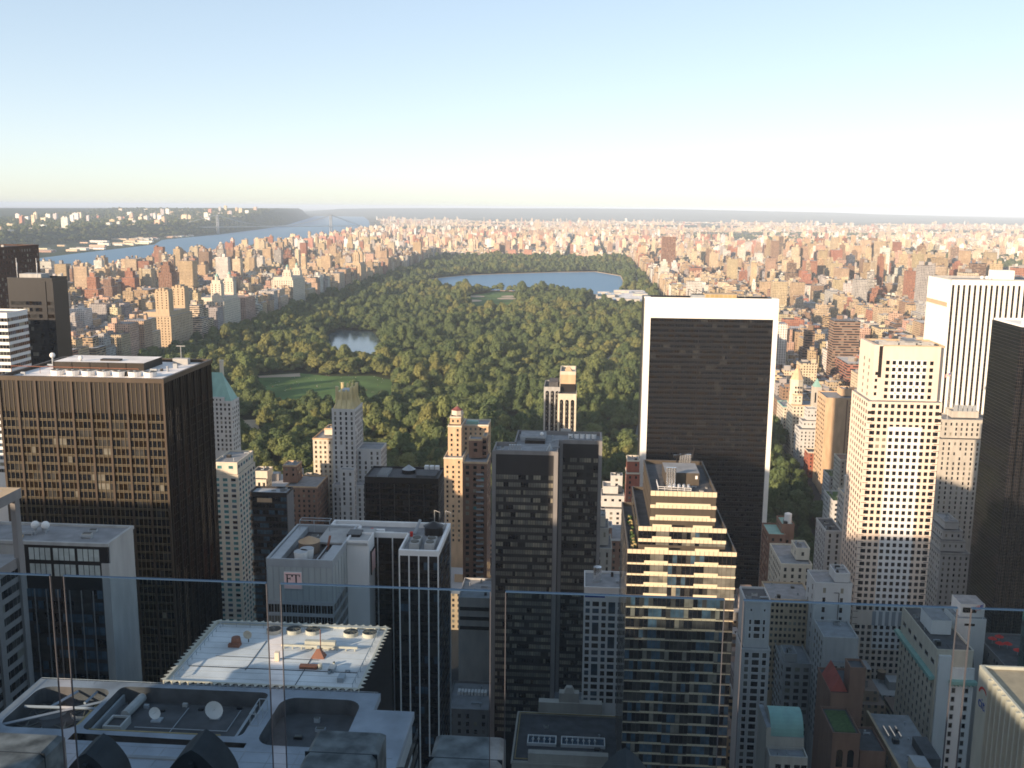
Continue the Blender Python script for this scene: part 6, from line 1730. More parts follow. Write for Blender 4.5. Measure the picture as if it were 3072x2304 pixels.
for n in own:
    d = BLD[n]; cx, cyy = to_img(d['c'][0], d['c'][1], d['top'])
    best = min(LAND, key=lambda l: math.hypot(*(a-b for a, b in zip(to_img(*l[1:]), (cx, cyy)))))
    lx, ly = to_img(*best[1:]); dx, dy = cx-lx, cyy-ly
    ang = math.degrees(math.atan2(-dy, dx)) % 360
    dirw = ['right of', 'up-right of', 'above', 'up-left of', 'left of', 'down-left of', 'below', 'down-right of'][int((ang+22.5)//45) % 8]
    h = d['h']
    noun = 'row house' if h < 20 else 'low-rise block' if h < 34 else 'apartment block' if h < 62 else 'apartment tower'
    extra = 'with stepped top' if d['stepped'] else 'with roof tank' if d['tank'] else 'with flat roof'
    keys.setdefault((d['col'], noun, extra, dirw, best[0]), []).append((math.hypot(dx, dy), n))
lab = {}
for (c, noun, extra, dirw, L), v in keys.items():
    v.sort()
    for k, (_, n) in enumerate(v):
        lab[n] = f"{c} {noun} {extra}, {dirw} the {L}" if len(v) == 1 else f"{ORD[k] if k < 10 else str(k+1)+'th nearest'} {c} {noun} {extra}, {dirw} the {L}"
GRP = {'west': 'houses west of the park', 'east': 'houses east of the park', 'midtown': 'lower houses between the towers', 'north': 'houses north of the park', 'far': 'houses beyond the park', 'bluff': 'buildings across the river'}
for n in own:
    d = BLD[n]; h = d['h']
    nm = 'row_house' if h < 20 else 'apartment_block' if h < 62 else 'apartment_tower'
    off = (d['c'][0], d['c'][1], d['c'][2])
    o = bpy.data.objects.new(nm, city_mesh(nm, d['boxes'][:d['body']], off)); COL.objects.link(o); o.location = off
    tag(o, lab[n], 'row house' if h < 20 else 'apartment block' if h < 62 else 'tower', GRP[d['zone']])
    for b in d['boxes'][d['body']:]:
        c = bpy.data.objects.new('roof_house', city_mesh('roof_house', [b], off)); COL.objects.link(c); c.parent = o
    if d['tank']: roof_tank(o, *d['tank'], 2.2, 4.2)
rest = [b for n, d in enumerate(BLD) if n not in set(own) for b in d['boxes']]
for n, d in enumerate(BLD):
    if n in lab or not d['tank'] or d['c'][1] > 3800: continue
    x, y, z = d['tank']; rest.append((x-1.8, x+1.8, y-1.8, y+1.8, z+2, z+6.5, (.14, .10, .075), 0, (.30, .21, .14)))
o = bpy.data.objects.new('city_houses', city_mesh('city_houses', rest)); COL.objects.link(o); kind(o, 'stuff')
tag(o, 'dense mass of smaller far houses spreading to the horizon', 'houses')

# ================================================================ trees
def leaf_mat(name, col, col2):
    m, t, p = _new(name)
    N, K = t.nodes, t.links
    oi = N.new('ShaderNodeObjectInfo'); geo = N.new('ShaderNodeNewGeometry')
    n1 = N.new('ShaderNodeTexNoise'); n1.inputs['Scale'].default_value = .0075; n1.inputs['Detail'].default_value = 3; K.new(geo.outputs['Position'], n1.inputs['Vector'])
    n2 = N.new('ShaderNodeTexNoise'); n2.inputs['Scale'].default_value = .55; n2.inputs['Detail'].default_value = 3; K.new(geo.outputs['Position'], n2.inputs['Vector'])
    a = N.new('ShaderNodeMath'); a.operation = 'MULTIPLY_ADD'; a.inputs[1].default_value = .55; K.new(oi.outputs['Random'], a.inputs[0]); K.new(n1.outputs['Fac'], a.inputs[2])
    mr = N.new('ShaderNodeMapRange'); mr.inputs['From Min'].default_value = .45; mr.inputs['From Max'].default_value = 1.1; K.new(a.outputs[0], mr.inputs['Value'])
    mx = N.new('ShaderNodeMix'); mx.data_type = 'RGBA'; mx.inputs['A'].default_value = (*col, 1); mx.inputs['B'].default_value = (*col2, 1); K.new(mr.outputs['Result'], mx.inputs['Factor'])
    m2 = N.new('ShaderNodeMapRange'); m2.inputs['From Min'].default_value = .3; m2.inputs['From Max'].default_value = .7; m2.inputs['To Min'].default_value = .7; m2.inputs['To Max'].default_value = 1.3; K.new(n2.outputs['Fac'], m2.inputs['Value'])
    sc = N.new('ShaderNodeVectorMath'); sc.operation = 'SCALE'; K.new(mx.outputs['Result'], sc.inputs[0]); K.new(m2.outputs['Result'], sc.inputs['Scale'])
    K.new(sc.outputs['Vector'], p.inputs['Base Color']); p.inputs['Roughness'].default_value = .9; p.inputs['Specular IOR Level'].default_value = .15
    return m
LEAF = [leaf_mat('leaf_dark_green', (.062, .092, .038), (.098, .124, .048)), leaf_mat('leaf_mid_green', (.094, .124, .044), (.134, .152, .054)), leaf_mat('leaf_olive', (.132, .144, .048), (.168, .164, .056))]

def crown_mesh(seed, mat):
    """crown of 1 m radius: several lobes of leaf clumps facing every way, gaps between them; base at z = 0"""
    q = random.Random(seed); v, f = [], []
    lobes = [((0, 0, .98), .66)]
    n = q.choice((6, 7, 8))
    for k in range(n):
        a = 2*math.pi*(k + q.uniform(-.3, .3))/n; r = q.uniform(.48, .68)
        lobes.append(((r*math.cos(a), r*math.sin(a), q.uniform(.45, .95)), q.uniform(.32, .46)))
    for k in range(3):
        a = q.uniform(0, 6.28); lobes.append(((.32*math.cos(a), .32*math.sin(a), q.uniform(1.15, 1.38)), q.uniform(.26, .38)))
    for (cx, cyy, cz), r in lobes:
        # opaque heart of the lobe
        i = len(v); nu, nv = 7, 4
        for a in range(nv+1):
            th = math.pi*a/nv
            for b in range(nu):
                ph = 2*math.pi*b/nu; k = r*.86*q.uniform(.9, 1.08)
                v.append((cx+k*math.sin(th)*math.cos(ph), cyy+k*math.sin(th)*math.sin(ph), cz-k*.85*math.cos(th)))
        for a in range(nv):
            for b in range(nu): f.append((i+a*nu+b, i+a*nu+(b+1) % nu, i+(a+1)*nu+(b+1) % nu, i+(a+1)*nu+b))
        m = int(150*r*r/.2)
        for k in range(m):
            z = q.uniform(-.75, 1); ph = q.uniform(0, 6.28); s = math.sqrt(1-z*z); d = Vector((s*math.cos(ph), s*math.sin(ph), z*.88))
            c = Vector((cx, cyy, cz)) + d*r*q.uniform(.82, 1.16)
            nrm = (d + Vector((q.uniform(-.45, .45), q.uniform(-.45, .45), q.uniform(-.25, .5)))).normalized()
            t = nrm.orthogonal().normalized(); t.rotate(Matrix.Rotation(q.uniform(0, 6.28), 3, nrm)); b2 = nrm.cross(t)
            w = q.uniform(.05, .10); h = w*q.uniform(.7, 1.2); i = len(v)
            for a, b in ((-1, -.4), (0, -1), (1, -.2), (.3, 1)): v.append(tuple(c + t*(a*w) + b2*(b*h)))
            f.append((i, i+1, i+2, i+3))
    me = bpy.data.meshes.new('crown'); me.from_pydata(v, [], f); me.materials.append(mat); me.update()
    return me
def trunk_mesh(seed):
    q = random.Random(seed); b = MB(); b.cyl(0, 0, -.3, 4.2, .45, .28, 8); 
    for k in range(4):
        a = 2*math.pi*k/4 + q.uniform(-.3, .3); b.bar((0, 0, 3.6), (2.2*math.cos(a), 2.2*math.sin(a), 7.2), .16, 0, 5)
    b.bar((0, 0, 4), (.2, .1, 8.5), .2, 0, 5)
    me = bpy.data.meshes.new('trunk'); me.from_pydata(b.v, [], b.f); me.materials.append(W_TRUNK); me.update(); return me
CROWNS = [[crown_mesh(10*k + s, LEAF[k]) for s in range(3)] for k in range(3)]
TRUNKS = [trunk_mesh(s) for s in range(3)]

def inside(p, poly):
    x, y = p; c = False; j = len(poly) - 1
    for i in range(len(poly)):
        xi, yi = poly[i]; xj, yj = poly[j]
        if (yi > y) != (yj > y) and x < (xj-xi)*(y-yi)/(yj-yi) + xi: c = not c
        j = i
    return c
DRIVES = [[(-640, 860), (-560, 1050), (-575, 1300), (-540, 1600), (-590, 1850), (-560, 2200), (-600, 2600), (-610, 3200), (-590, 4100), (-520, 4600)],
          [(150, 790), (60, 1000), (90, 1300), (40, 1560), (120, 1900), (70, 2250), (20, 2460), (170, 3000), (190, 3600), (100, 4300)],
          [(-640, 1290), (-520, 1300), (-330, 1190), (-120, 1240), (60, 1130)], [(-560, 1640), (-330, 1610), (-60, 1700), (40, 1560)], [(-300, 1170), (-240, 950), (-60, 860), (60, 1000)]]
def near_drive(x, y, w):
    for pl in DRIVES:
        for (xa, ya), (xb, yb) in zip(pl, pl[1:]):
            dx, dy = xb-xa, yb-ya; t = max(0, min(1, ((x-xa)*dx+(y-ya)*dy)/(dx*dx+dy*dy)))
            if (x-xa-t*dx)**2 + (y-ya-t*dy)**2 < w*w: return True
    return False
dv = MB()
for pl in DRIVES:
    for (xa, ya), (xb, yb) in zip(pl, pl[1:]):
        d = math.hypot(xb-xa, yb-ya); nx, ny = -(yb-ya)/d*4, (xb-xa)/d*4
        dv.face([(xa-nx, ya-ny, max(gz(ya), gz(yb))+.2), (xa+nx, ya+ny, max(gz(ya), gz(yb))+.2), (xb+nx, yb+ny, max(gz(ya), gz(yb))+.2), (xb-nx, yb-ny, max(gz(ya), gz(yb))+.2)][::-1])
kind(dv.build('path', W_CONC), 'structure')
tr = random.Random(21)
SPOTS = []                                     # x, y, z, crown radius, height scale, colour, shape, turn
OUT = [LAWN, GLAWN, LAKE, RES, FIELD, SAND]
bbs = [(min(p[0] for p in o)-8, max(p[0] for p in o)+8, min(p[1] for p in o)-8, max(p[1] for p in o)+8) for o in OUT]
def grow(lo=.9):
    r = min(13.0, max(3.8, tr.lognormvariate(1.95, .30)))
    return r
def patchy(x, y): return math.sin(x*.011+y*.004+.7) + math.sin(y*.0093-x*.003) + math.sin((x+y)*.0057+2.0) *.8 + tr.uniform(-2.1, 2.1)
y = 772.0
while y < PARKN:
    x = PARKW
    step = 10.6 if y < 2400 else 11.4
    while x < PARKE:
        px, py = x + tr.uniform(-5.2, 5.2), y + tr.uniform(-5.2, 5.2); x += step
        ok = True
        for o, b in zip(OUT, bbs):
            if b[0] < px < b[1] and b[2] < py < b[3]:
                if inside((px, py), o) or inside((px+5, py), o) or inside((px-5, py), o) or inside((px, py-6), o) or inside((px, py+6), o): ok = False; break
        if not ok or not free(px, px, py, py, 7) or near_drive(px, py, 6.5): continue
        if math.sin(px*.031+1)*math.sin(py*.027) > .86: continue
        pv_ = patchy(px, py); c = 0 if pv_ < .1 or (px > 100 and py < 1000) else 1 if pv_ < 1.75 else 2  # dark leaf colour forced near the plaza to stand for its shade
        r = grow(); SPOTS.append((px, py, gz(py), r, tr.choice((.75, .9, 1.0, 1.1, 1.3, 1.5))*(1+.3*math.sin(px*.021+py*.007)*math.sin(py*.017+1))*tr.uniform(.93, 1.07), c, tr.randrange(3), tr.uniform(0, 6.28)))
    y += step
for k in range(420):                            # trees round the plaza beside the avenue
    px, py = tr.uniform(126, 184), tr.uniform(650, 785)
    if free(px, px, py, py, 6) and all((px-s[0])**2 + (py-s[1])**2 > 60 for s in SPOTS[-160:]):
        SPOTS.append((px, py, gz(py), tr.uniform(5, 7.5), 1.0, 0, tr.randrange(3), tr.uniform(0, 6)))  # dark leaves only, the plaza's shade put into the colour
def seen_tree(s):
    p = Vector((s[0], s[1], s[2] + 12)); d = p - eye; L = d.length
    u, v = to_img(*p)
    if abs(u) > .5 or abs(v) > .375: return False
    return TREE_BVH.ray_cast(eye, d/L, L - 12)[2] is None
order = sorted(range(len(SPOTS)), key=lambda i: -(SPOTS[i][3] / math.hypot(SPOTS[i][0], SPOTS[i][1])))
mine = []
for i in order:
    if len(mine) >= 300: break
    if seen_tree(SPOTS[i]): mine.append(i)
CW = ['dark green', 'mid green', 'olive-yellow']
def zone(s):
    u, v = to_img(s[0], s[1], s[2] + 10); u = (u + .5) * 2212
    for lim, w in ((540, 'beside the green copper roof'), (700, 'left of the gold-topped white tower'), (830, 'behind the gold-topped white tower'), (960, 'between the gold-topped and red-capped towers'),
                   (1070, 'behind the red-capped tan tower'), (1180, 'between the red-capped and arched-window towers'), (1250, 'behind the arched-window tower'), (1400, 'between the arched-window and white-framed towers'), (9999, 'by the avenue right of the white-framed tower')):
        if u < lim: return w
for i in mine:
    x, y, z, r, hs, c, sh, a = SPOTS[i]
    w = zone(SPOTS[i]); size = 'broad' if r > 8.6 else 'small' if r < 6.6 else 'round'
    t = thing('park_tree', f"{size} {CW[c]} tree {w}", 'tree', (x, y, z), f"{size} {CW[c]} park trees {w}")
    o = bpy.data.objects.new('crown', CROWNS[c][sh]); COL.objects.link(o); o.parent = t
    o.location = (0, 0, r*.42*hs); o.scale = (r, r, r*.92*hs); o.rotation_euler = (0, 0, a)
    o = bpy.data.objects.new('trunk', TRUNKS[sh]); COL.objects.link(o); o.parent = t
    k = r*.085; o.scale = (k*1.6, k*1.6, k*1.35*hs)
# the rest of the wood: one object that sets crowns on points
taken = set(mine)
pts = [s for i, s in enumerate(SPOTS) if i not in taken]
far_r = random.Random(5)
def far_tree(x, y, z, r): pts.append((x, y, z, r, far_r.uniform(.8, 1.1), far_r.choice((0, 0, 0, 1, 1, 2)), far_r.randrange(3), far_r.uniform(0, 6)))
for k in range(2600):                            # riverside strip, islands, small squares and avenue trees
    y = far_r.uniform(1500, 9500); x = lerp(SHORE, y) + far_r.uniform(4, 62); far_tree(x, y, NZ, far_r.uniform(5, 9))
for k in range(900):
    far_tree(far_r.uniform(1640, 2300), far_r.uniform(4250, 5400), NZ, far_r.uniform(8, 14)) if far_r.random() < .8 else None
for k in range(9000):                            # back yards and side streets on both sides of the park
    w_ = far_r.random() < .5
    far_tree(far_r.uniform(-1700, -690) if w_ else far_r.uniform(235, 1450), far_r.uniform(880, PARKN), NZ, far_r.uniform(3.2, 5.6))
for k in range(6000): y = far_r.uniform(PARKN, 9000); far_tree(far_r.uniform(lerp(SHORE, y)+60, 1500 if y < 7000 else 3000), y, NZ, far_r.uniform(3.5, 6))
for k in range(6000): y = 8600 + 9000*far_r.random()**1.4; far_tree(far_r.uniform(lerp(SHORE, y)+100, .6*y), y, NZ, far_r.uniform(6, 10))
for k in range(2200): y = far_r.uniform(4900, 9000); far_tree(far_r.uniform(1700, .64*y+200), y, NZ, far_r.uniform(6, 11))
pts = [p for p in pts if not inside((p[0], p[1]), ERIV)]
for k in range(260): y = PARKN + 30 + k*13; far_tree(-93 + far_r.uniform(-2, 2), y, NZ, 5); far_tree(-67 + far_r.uniform(-2, 2), y, NZ, 5)
for cx, cyy, rx, ry in ((-430, 5750, 70, 500), (-800, 5150, 60, 420), (190, 6050, 60, 90), (-1100, 8200, 130, 400), (700, 8600, 500, 160), (1900, 8200, 500, 200), (-300, 9800, 900, 160), (2600, 9900, 900, 200)):
    for k in range(int(rx*ry/160) if rx*ry < 60000 else 420):
        far_tree(cx + rx*far_r.uniform(-1, 1), cyy + ry*far_r.uniform(-1, 1), NZ, far_r.uniform(6, 10) if cyy < 8000 else far_r.uniform(9, 15))
for k in range(5200):                            # wooded bluff beyond the river
    y = far_r.uniform(4300, 13000); b = lerp(BANK, y); flat = 520 if y < 5800 else max(40, 520-480*(y-5800)/1500.0)
    o_ = flat + 20 + 2300*far_r.random()**1.7; h = bluff(y); zz = h*min(1, max(.05, (o_-flat)/230)) if o_ < flat+230 else h*.97
    far_tree(b - o_, y, NZ + zz - 6, far_r.uniform(10, 18))
me = bpy.data.meshes.new('park_wood'); me.from_pydata([(p[0], p[1], p[2]+p[3]*.42*p[4]) for p in pts], [], [])
at = me.attributes.new('size', 'FLOAT_VECTOR', 'POINT'); at.data.foreach_set('vector', np.array([(p[3], p[3], p[3]*.92*p[4]) for p in pts], dtype=np.float32).ravel())
at = me.attributes.new('turn', 'FLOAT', 'POINT'); at.data.foreach_set('value', np.array([p[7] for p in pts], dtype=np.float32))
at = me.attributes.new('pick', 'INT', 'POINT'); at.data.foreach_set('value', np.array([p[5]*3+p[6] for p in pts], dtype=np.int32))
wood = bpy.data.objects.new('park_wood', me); COL.objects.link(wood); kind(wood, 'stuff')
tag(wood, 'dense leafy woodland filling the park and shores beyond', 'trees')
ng = bpy.data.node_groups.new('set_crowns', 'GeometryNodeTree')
ng.interface.new_socket('Geometry', in_out='INPUT', socket_type='NodeSocketGeometry'); ng.interface.new_socket('Geometry', in_out='OUTPUT', socket_type='NodeSocketGeometry')
gi, go = ng.nodes.new('NodeGroupInput'), ng.nodes.new('NodeGroupOutput')
join = ng.nodes.new('GeometryNodeGeometryToInstance') if False else None
iop = ng.nodes.new('GeometryNodeInstanceOnPoints')
jg = ng.nodes.new('GeometryNodeJoinGeometry')
firsts = {}
for o in COL.objects:
    if o.type == 'MESH' and o.name.startswith('crown') and o.data in [m for r_ in CROWNS for m in r_]: firsts.setdefault(o.data.name, o)
src = []
for r_ in CROWNS:
    for m in r_:
        src.append(firsts[m.name])
for o in reversed(src):                          # joined geometry lists the last link first
    oi = ng.nodes.new('GeometryNodeObjectInfo'); oi.inputs['Object'].default_value = o; oi.inputs['As Instance'].default_value = True; oi.transform_space = 'ORIGINAL'
    ng.links.new(oi.outputs['Geometry'], jg.inputs['Geometry'])
def attr(nm, ty):
    n = ng.nodes.new('GeometryNodeInputNamedAttribute'); n.data_type = ty; n.inputs['Name'].default_value = nm; return n.outputs['Attribute']
ng.links.new(gi.outputs[0], iop.inputs['Points']); ng.links.new(jg.outputs[0], iop.inputs['Instance']); iop.inputs['Pick Instance'].default_value = True
ng.links.new(attr('pick', 'INT'), iop.inputs['Instance Index']); ng.links.new(attr('size', 'FLOAT_VECTOR'), iop.inputs['Scale'])
cx_ = ng.nodes.new('ShaderNodeCombineXYZ'); ng.links.new(attr('turn', 'FLOAT'), cx_.inputs['Z']); ng.links.new(cx_.outputs[0], iop.inputs['Rotation'])
ng.links.new(iop.outputs[0], go.inputs[0])
md = wood.modifiers.new('set_crowns', 'NODES'); md.node_group = ng

# ================================================================ bridge, flags, cars
def bridge():
    A, B = Vector((-3026.0, 8054.0, 0)), Vector((-2295.0, 8914.0, 0))
    d = (B - A).normalized(); s = Vector((-d.y, d.x, 0)); L = (B - A).length
    zd, zt = 84.0, 182.0
    t = thing('suspension_bridge', 'long pale suspension bridge with two lattice towers across the river', 'bridge', ((A.x+B.x)/2, (A.y+B.y)/2, NZ))
    def P(a, b, z): q = A + d*a + s*b; return (q.x, q.y, z)
    for a in (0, L):
        m = MB()
        for b in (-14, 14): m.bar(P(a, b, NZ-2), P(a, b, zt), 5.0, 0)
        for z in (zd-8, 120, zt-6): m.bar(P(a, -14, z), P(a, 14, z), 3.5, 0)
        for z0, z1 in ((84, 116), (124, 172)): m.bar(P(a, -13, z0), P(a, 13, z1), 1.6); m.bar(P(a, 13, z0), P(a, -13, z1), 1.6)
        m.build('tower', [W_STEEL], t)
    m = MB()
    for b in (-12, 0, 12): m.bar(P(-420, b, zd-3), P(L+330, b, zd-3), 3.2, 0)
    m.build('deck', [W_PALEMETAL], t)
    for b in (-13, 13):
        m = MB(); n = 26; pr = None
        for k in range(n+1):
            q = k/n; p = P(L*q, b, zd+3 + (zt-zd-3)*(2*q-1)**2)
            if pr: m.bar(pr, p, 1.5)
            if 0 < k < n: m.bar(p, (p[0], p[1], zd), .6)
            pr = p
        m.bar(P(0, b, zt), P(-400, b, zd+2), 1.5); m.bar(P(L, b, zt), P(L+320, b, zd+2), 1.5)
        m.build('cable', [W_PALEMETAL], t)
bridge()
def flag(x, y, z, h, label):
    t = thing('flag', label, 'flag', (x, y, z))
    m = MB(); m.cyl(x, y, z, z+h, .09, n=6); m.ball((x, y, z+h), .18, 0, 6, 4); m.build('pole', [W_WHITE], t)
    m = MB(); L, H = 3.6, 2.3; n = 6
    def P(a, b): return (x - .1 - L*a*.9, y - .5*math.sin(a*5), z + h - .2 - H*(1-b) - 1.4*a*a)
    for r in range(13):
        for k in range(n):
            canton = r >= 6 and k < 3
            m.face([P(k/n, r/13), P((k+1)/n, r/13), P((k+1)/n, (r+1)/13), P(k/n, (r+1)/13)], 2 if canton else (0 if r % 2 == 0 else 1))
    for k in range(12): 
        p = P(.06+.11*(k % 4), .55+.13*(k//4)); m.box(p[0]-.05, p[0]+.05, p[1]-.06, p[1]-.02, p[2]-.05, p[2]+.05, 1)
    m.build('cloth', [W_REDP, W_WHITE, W_BLUEP], t)
flag(181.9, 429.2, 80, 9.5, 'striped flag flying over the white roof house, lower right')
flag(247.0, 668, 112, 44, 'striped flag flying high beside the stepped limestone block')
def car_mesh(paint):
    m = MB(); L, W = 4.6, 1.85
    prof = [(-L/2, .35), (L/2, .35), (L/2, .85), (L*.27, .98), (L*.12, 1.48), (-L*.25, 1.48), (-L*.42, 1.0), (-L/2, .95)]
    for s in (-1, 1):
        q = [(s*W/2, a, b) for a, b in prof]; m.face(q if s > 0 else q[::-1], 0)
    for (a, b), (c, d) in zip(prof, prof[1:] + prof[:1]):
        gl = (b > .95 and d > 1.3) or (b > 1.3 and d > .95 and not (b > 1.4 and d > 1.4))
        m.face([(-W/2, a, b), (W/2, a, b), (W/2, c, d), (-W/2, c, d)], 1 if gl else 0)
    for s in (-1, 1): m.face([(s*(W/2+.01), -L*.36, 1.0), (s*(W/2+.01), L*.22, 1.0), (s*(W/2+.01), L*.1, 1.42), (s*(W/2+.01), -L*.24, 1.42)][::s], 1)
    for s in (-1, 1):
        for a in (-1.4, 1.4):
            i = len(m.v); n = 10
            for xx in (s*W/2 - s*.2, s*W/2 + s*.03): m.v += [(xx, a+.33*math.cos(2*math.pi*k/n), .33+.33*math.sin(2*math.pi*k/n)) for k in range(n)]
            for k in range(n): m.f.append((i+k, i+(k+1) % n, i+n+(k+1) % n, i+n+k)); m.m.append(2)
            m.f.append(tuple(i+n+k for k in range(n))); m.m.append(2)
    me = bpy.data.meshes.new('car'); me.from_pydata(m.v, [], m.f)
    for mm in (paint, G_DARK, W_BLACK): me.materials.append(mm)
    me.polygons.foreach_set('material_index', m.m); me.update(); return me
PAINT = {'yellow': wall('taxi_yellow', (.75, .42, .03), var=.03, rough=.3), 'black': W_BLACK, 'white': W_WHITE, 'silver': W_STEEL}
CM = {k: car_mesh(v) for k, v in PAINT.items()}
q = random.Random(9)
CARS = [('yellow', 176.5, 667, .2), ('yellow', 181, 676, .1), ('white', 172, 655, .25), ('black', 178, 690, .0), ('yellow', 190.4, 662, 0), ('silver', 194.8, 676, 0), ('yellow', 199, 690, 0), ('white', 190.6, 700, 0), ('black', 195, 640, 0), ('yellow', 203.4, 655, 0)]
for k, (c, x, y, a) in enumerate(CARS):
    o = bpy.data.objects.new('taxi' if c == 'yellow' else 'car', CM[c]); COL.objects.link(o); o.location = (x, y, gz(y) + .16); o.rotation_euler = (0, 0, a)
    nth = ['first', 'second', 'third', 'fourth', 'fifth'][[i for i, z in enumerate(CARS) if z[0] == c].index(k)]
    tag(o, f"{nth} small {c} {'taxi' if c == 'yellow' else 'car'} among the traffic by the plaza trees", 'taxi' if c == 'yellow' else 'car', 'traffic on the avenue')

def person_mesh(shirt):
    # standing figure grown as one skin: legs, trunk, neck and head, arms a little out
    m = MB(); rows = [(0, .11, .09), (.45, .13, .11), (.85, .17, .13), (1.0, .19, .13), (1.25, .21, .13), (1.42, .20, .11), (1.48, .06, .06), (1.55, .09, .10), (1.66, .10, .11), (1.76, .06, .07)]
    n = 8
    for z, a, b in rows: m.v += [(a*math.cos(2*math.pi*k/n), b*math.sin(2*math.pi*k/n), z) for k in range(n)]
    for r in range(len(rows)-1):
        for k in range(n): m.f.append((r*n+k, r*n+(k+1) % n, (r+1)*n+(k+1) % n, (r+1)*n+k)); m.m.append(0 if 2 < r < 5 else 1 if r <= 2 else 2)
    m.f.append(tuple((len(rows)-1)*n+k for k in range(n))); m.m.append(2)
    for s in (-1, 1): m.bar((s*.2, 0, 1.38), (s*.30, .03, 1.05), .05, 0, 5); m.bar((s*.30, .03, 1.05), (s*.30, -.08, .80), .04, 2, 5)
    me = bpy.data.meshes.new('person'); me.from_pydata(m.v, [], m.f)
    for mm in (shirt, W_DKBROWN, W_SKIN): me.materials.append(mm)
    me.polygons.foreach_set('material_index', m.m); me.update(); return me
W_SKIN = wall('skin', (.5, .33, .25), var=.05)
PM = [(person_mesh(W_WHITE), 'white'), (person_mesh(W_REDP), 'red'), (person_mesh(W_BLUEP), 'blue')]
pq = random.Random(4); n_p = 0
while n_p < 60:
    x, y = pq.uniform(-420, -262), pq.uniform(1240, 1400)
    if not inside((x, y), LAWN): continue
    k = pq.choice((0, 0, 0, 1, 2)); o = bpy.data.objects.new('person', PM[k][0]); COL.objects.link(o); o.location = (x, y, NZ+.3); o.rotation_euler = (0, 0, pq.uniform(0, 6))
    tag(o, f"tiny person in {PM[k][1]} shirt out on the large green lawn", 'person', f"people in {PM[k][1]} shirts on the lawn"); n_p += 1

# ================================================================ the deck the photographer stands on
t = thing('skyscraper_top', 'stone top of the skyscraper underfoot, a dark paved terrace behind its parapet', 'building', (0, -6, 0))
m = MB(); m.box(-48, 48, -34, 10.6, 0, 252.5, 0); m.box(-14, 14, -20, 5.9, 252.5, 256.2, 0); m.box(-13, 13, -20, .9, 256.2, 260.4, 0); m.box(-14, 14, 5.9, 8.3, 252.5, 255.6, 0)
m.build('wall', [W_STONE], t)
reg(-48, 48, -34, 10.6, 0, 252)
def glass_panel_mat():
    m, t, p = _new('safety_glass')
    N, K = t.nodes, t.links
    tr_ = N.new('ShaderNodeBsdfTransparent'); tr_.inputs['Color'].default_value = (.63, .75, .83, 1)
    gl = N.new('ShaderNodeBsdfGlossy'); gl.inputs['Roughness'].default_value = .02; gl.inputs['Color'].default_value = (.9, .95, 1, 1)
    mx = N.new('ShaderNodeMixShader'); mx.inputs[0].default_value = .035
    K.new(tr_.outputs[0], mx.inputs[1]); K.new(gl.outputs[0], mx.inputs[2]); K.new(mx.outputs[0], N['Material Output'].inputs['Surface'])
    N.remove(p); return m
PANE = glass_panel_mat()
W_EDGE = wall('glass_edge_blue', (.028, .06, .115), var=.1, rough=.6, spec=.1)
W_EDGE2 = wall('glass_edge_side', (.075, .075, .085), var=.3, rough=.45, spec=.3)
PAN = [(-6.2, -4.09), (-3.98, -2.37), (-2.26, -.645), (-.53, 1.10), (1.24, 2.78), (2.88, 4.6)]
PN = ['leftmost glass parapet panel, cut by the left edge', 'second glass panel from the left, before the grey-roofed block', 'glass panel crossing the FT sign and white-striped tower', 'glass panel in front of twin-slab and stepped towers', 'glass panel in front of the pale square-windowed tower', 'rightmost glass parapet panel, cut by the right edge']
for (a, b), lb in zip(PAN, PN):
    q = thing('glass_panel', lb, 'glass panel', ((a+b)/2, 7.0, 255.6), 'glass safety panels along the terrace')
    m = MB(); m.face([(a, 7.0, 255.6), (b, 7.0, 255.6), (b, 7.0, 259.145), (a, 7.0, 259.145)]); m.build('pane', [PANE], q)
    m = MB(); m.box(a, b, 6.988, 7.012, 259.146, 259.1545); m.build('top_edge', [W_EDGE], q)
    for x in (a, b): 
        m = MB(); m.box(x-.003, x+.003, 6.992, 7.008, 255.6, 259.145); m.build('side_edge', [W_EDGE2], q)
# limestone parapet blocks
SB = {'A': (-2.73, -1.99, 9.54), 'B': (-1.45, -0.71, 9.56), 'C': (-6.35, -5.35, 9.20), 'F1': (-3.39, 8.00, 257.22, 0.30, 0.45), 'F2': (0.47, 8.00, 257.23, 0.28, 0.45), 'F0': (-4.54, 8.30, 256.95, 0.26, 0.40), 'S': (-1.63,)}
def block_(x0, x1, y0, y1, z1, label, low):
    t = thing('parapet_block', label, 'stone block', ((x0+x1)/2, y1, 252.5), 'stone blocks along the parapet')
    m = MB(); c = .05
    pr = [(x0, y0), (x1, y0), (x1, y1), (x0, y1)]
    m.box(x0, x1, y0, y1, 252.5, z1-c); i = len(m.v)
    m.v += [(x0, y0, z1-c), (x1, y0, z1-c), (x1, y1, z1-c), (x0, y1, z1-c), (x0+c, y0+c, z1), (x1-c, y0+c, z1), (x1-c, y1-c, z1), (x0+c, y1-c, z1)]
    m.f += [(i, i+1, i+5, i+4), (i+1, i+2, i+6, i+5), (i+2, i+3, i+7, i+6), (i+3, i, i+4, i+7), (i+4, i+5, i+6, i+7)]; m.m += [0]*5
    m.build('cap', [W_STONE], t)
    j = MB(); j.box(x0-.004, x1+.004, y0+(y1-y0)*.5-.006, y0+(y1-y0)*.5+.006, z1-.5, z1+.002); j.build('joint', [W_STONEDK], t)
    for a, b in low:
        m = MB(); m.box(a, b, y0, y1-.25, 252.5, z1-.34); m.build('shoulder', [W_STONE], t)
    return t
block_(SB['A'][0], SB['A'][1], 8.6, SB['A'][2], 256.5, 'dark grey stone block left of the bottom centre', [(SB['A'][0]-.42, SB['A'][0]), (SB['A'][1], SB['A'][1]+.12)])
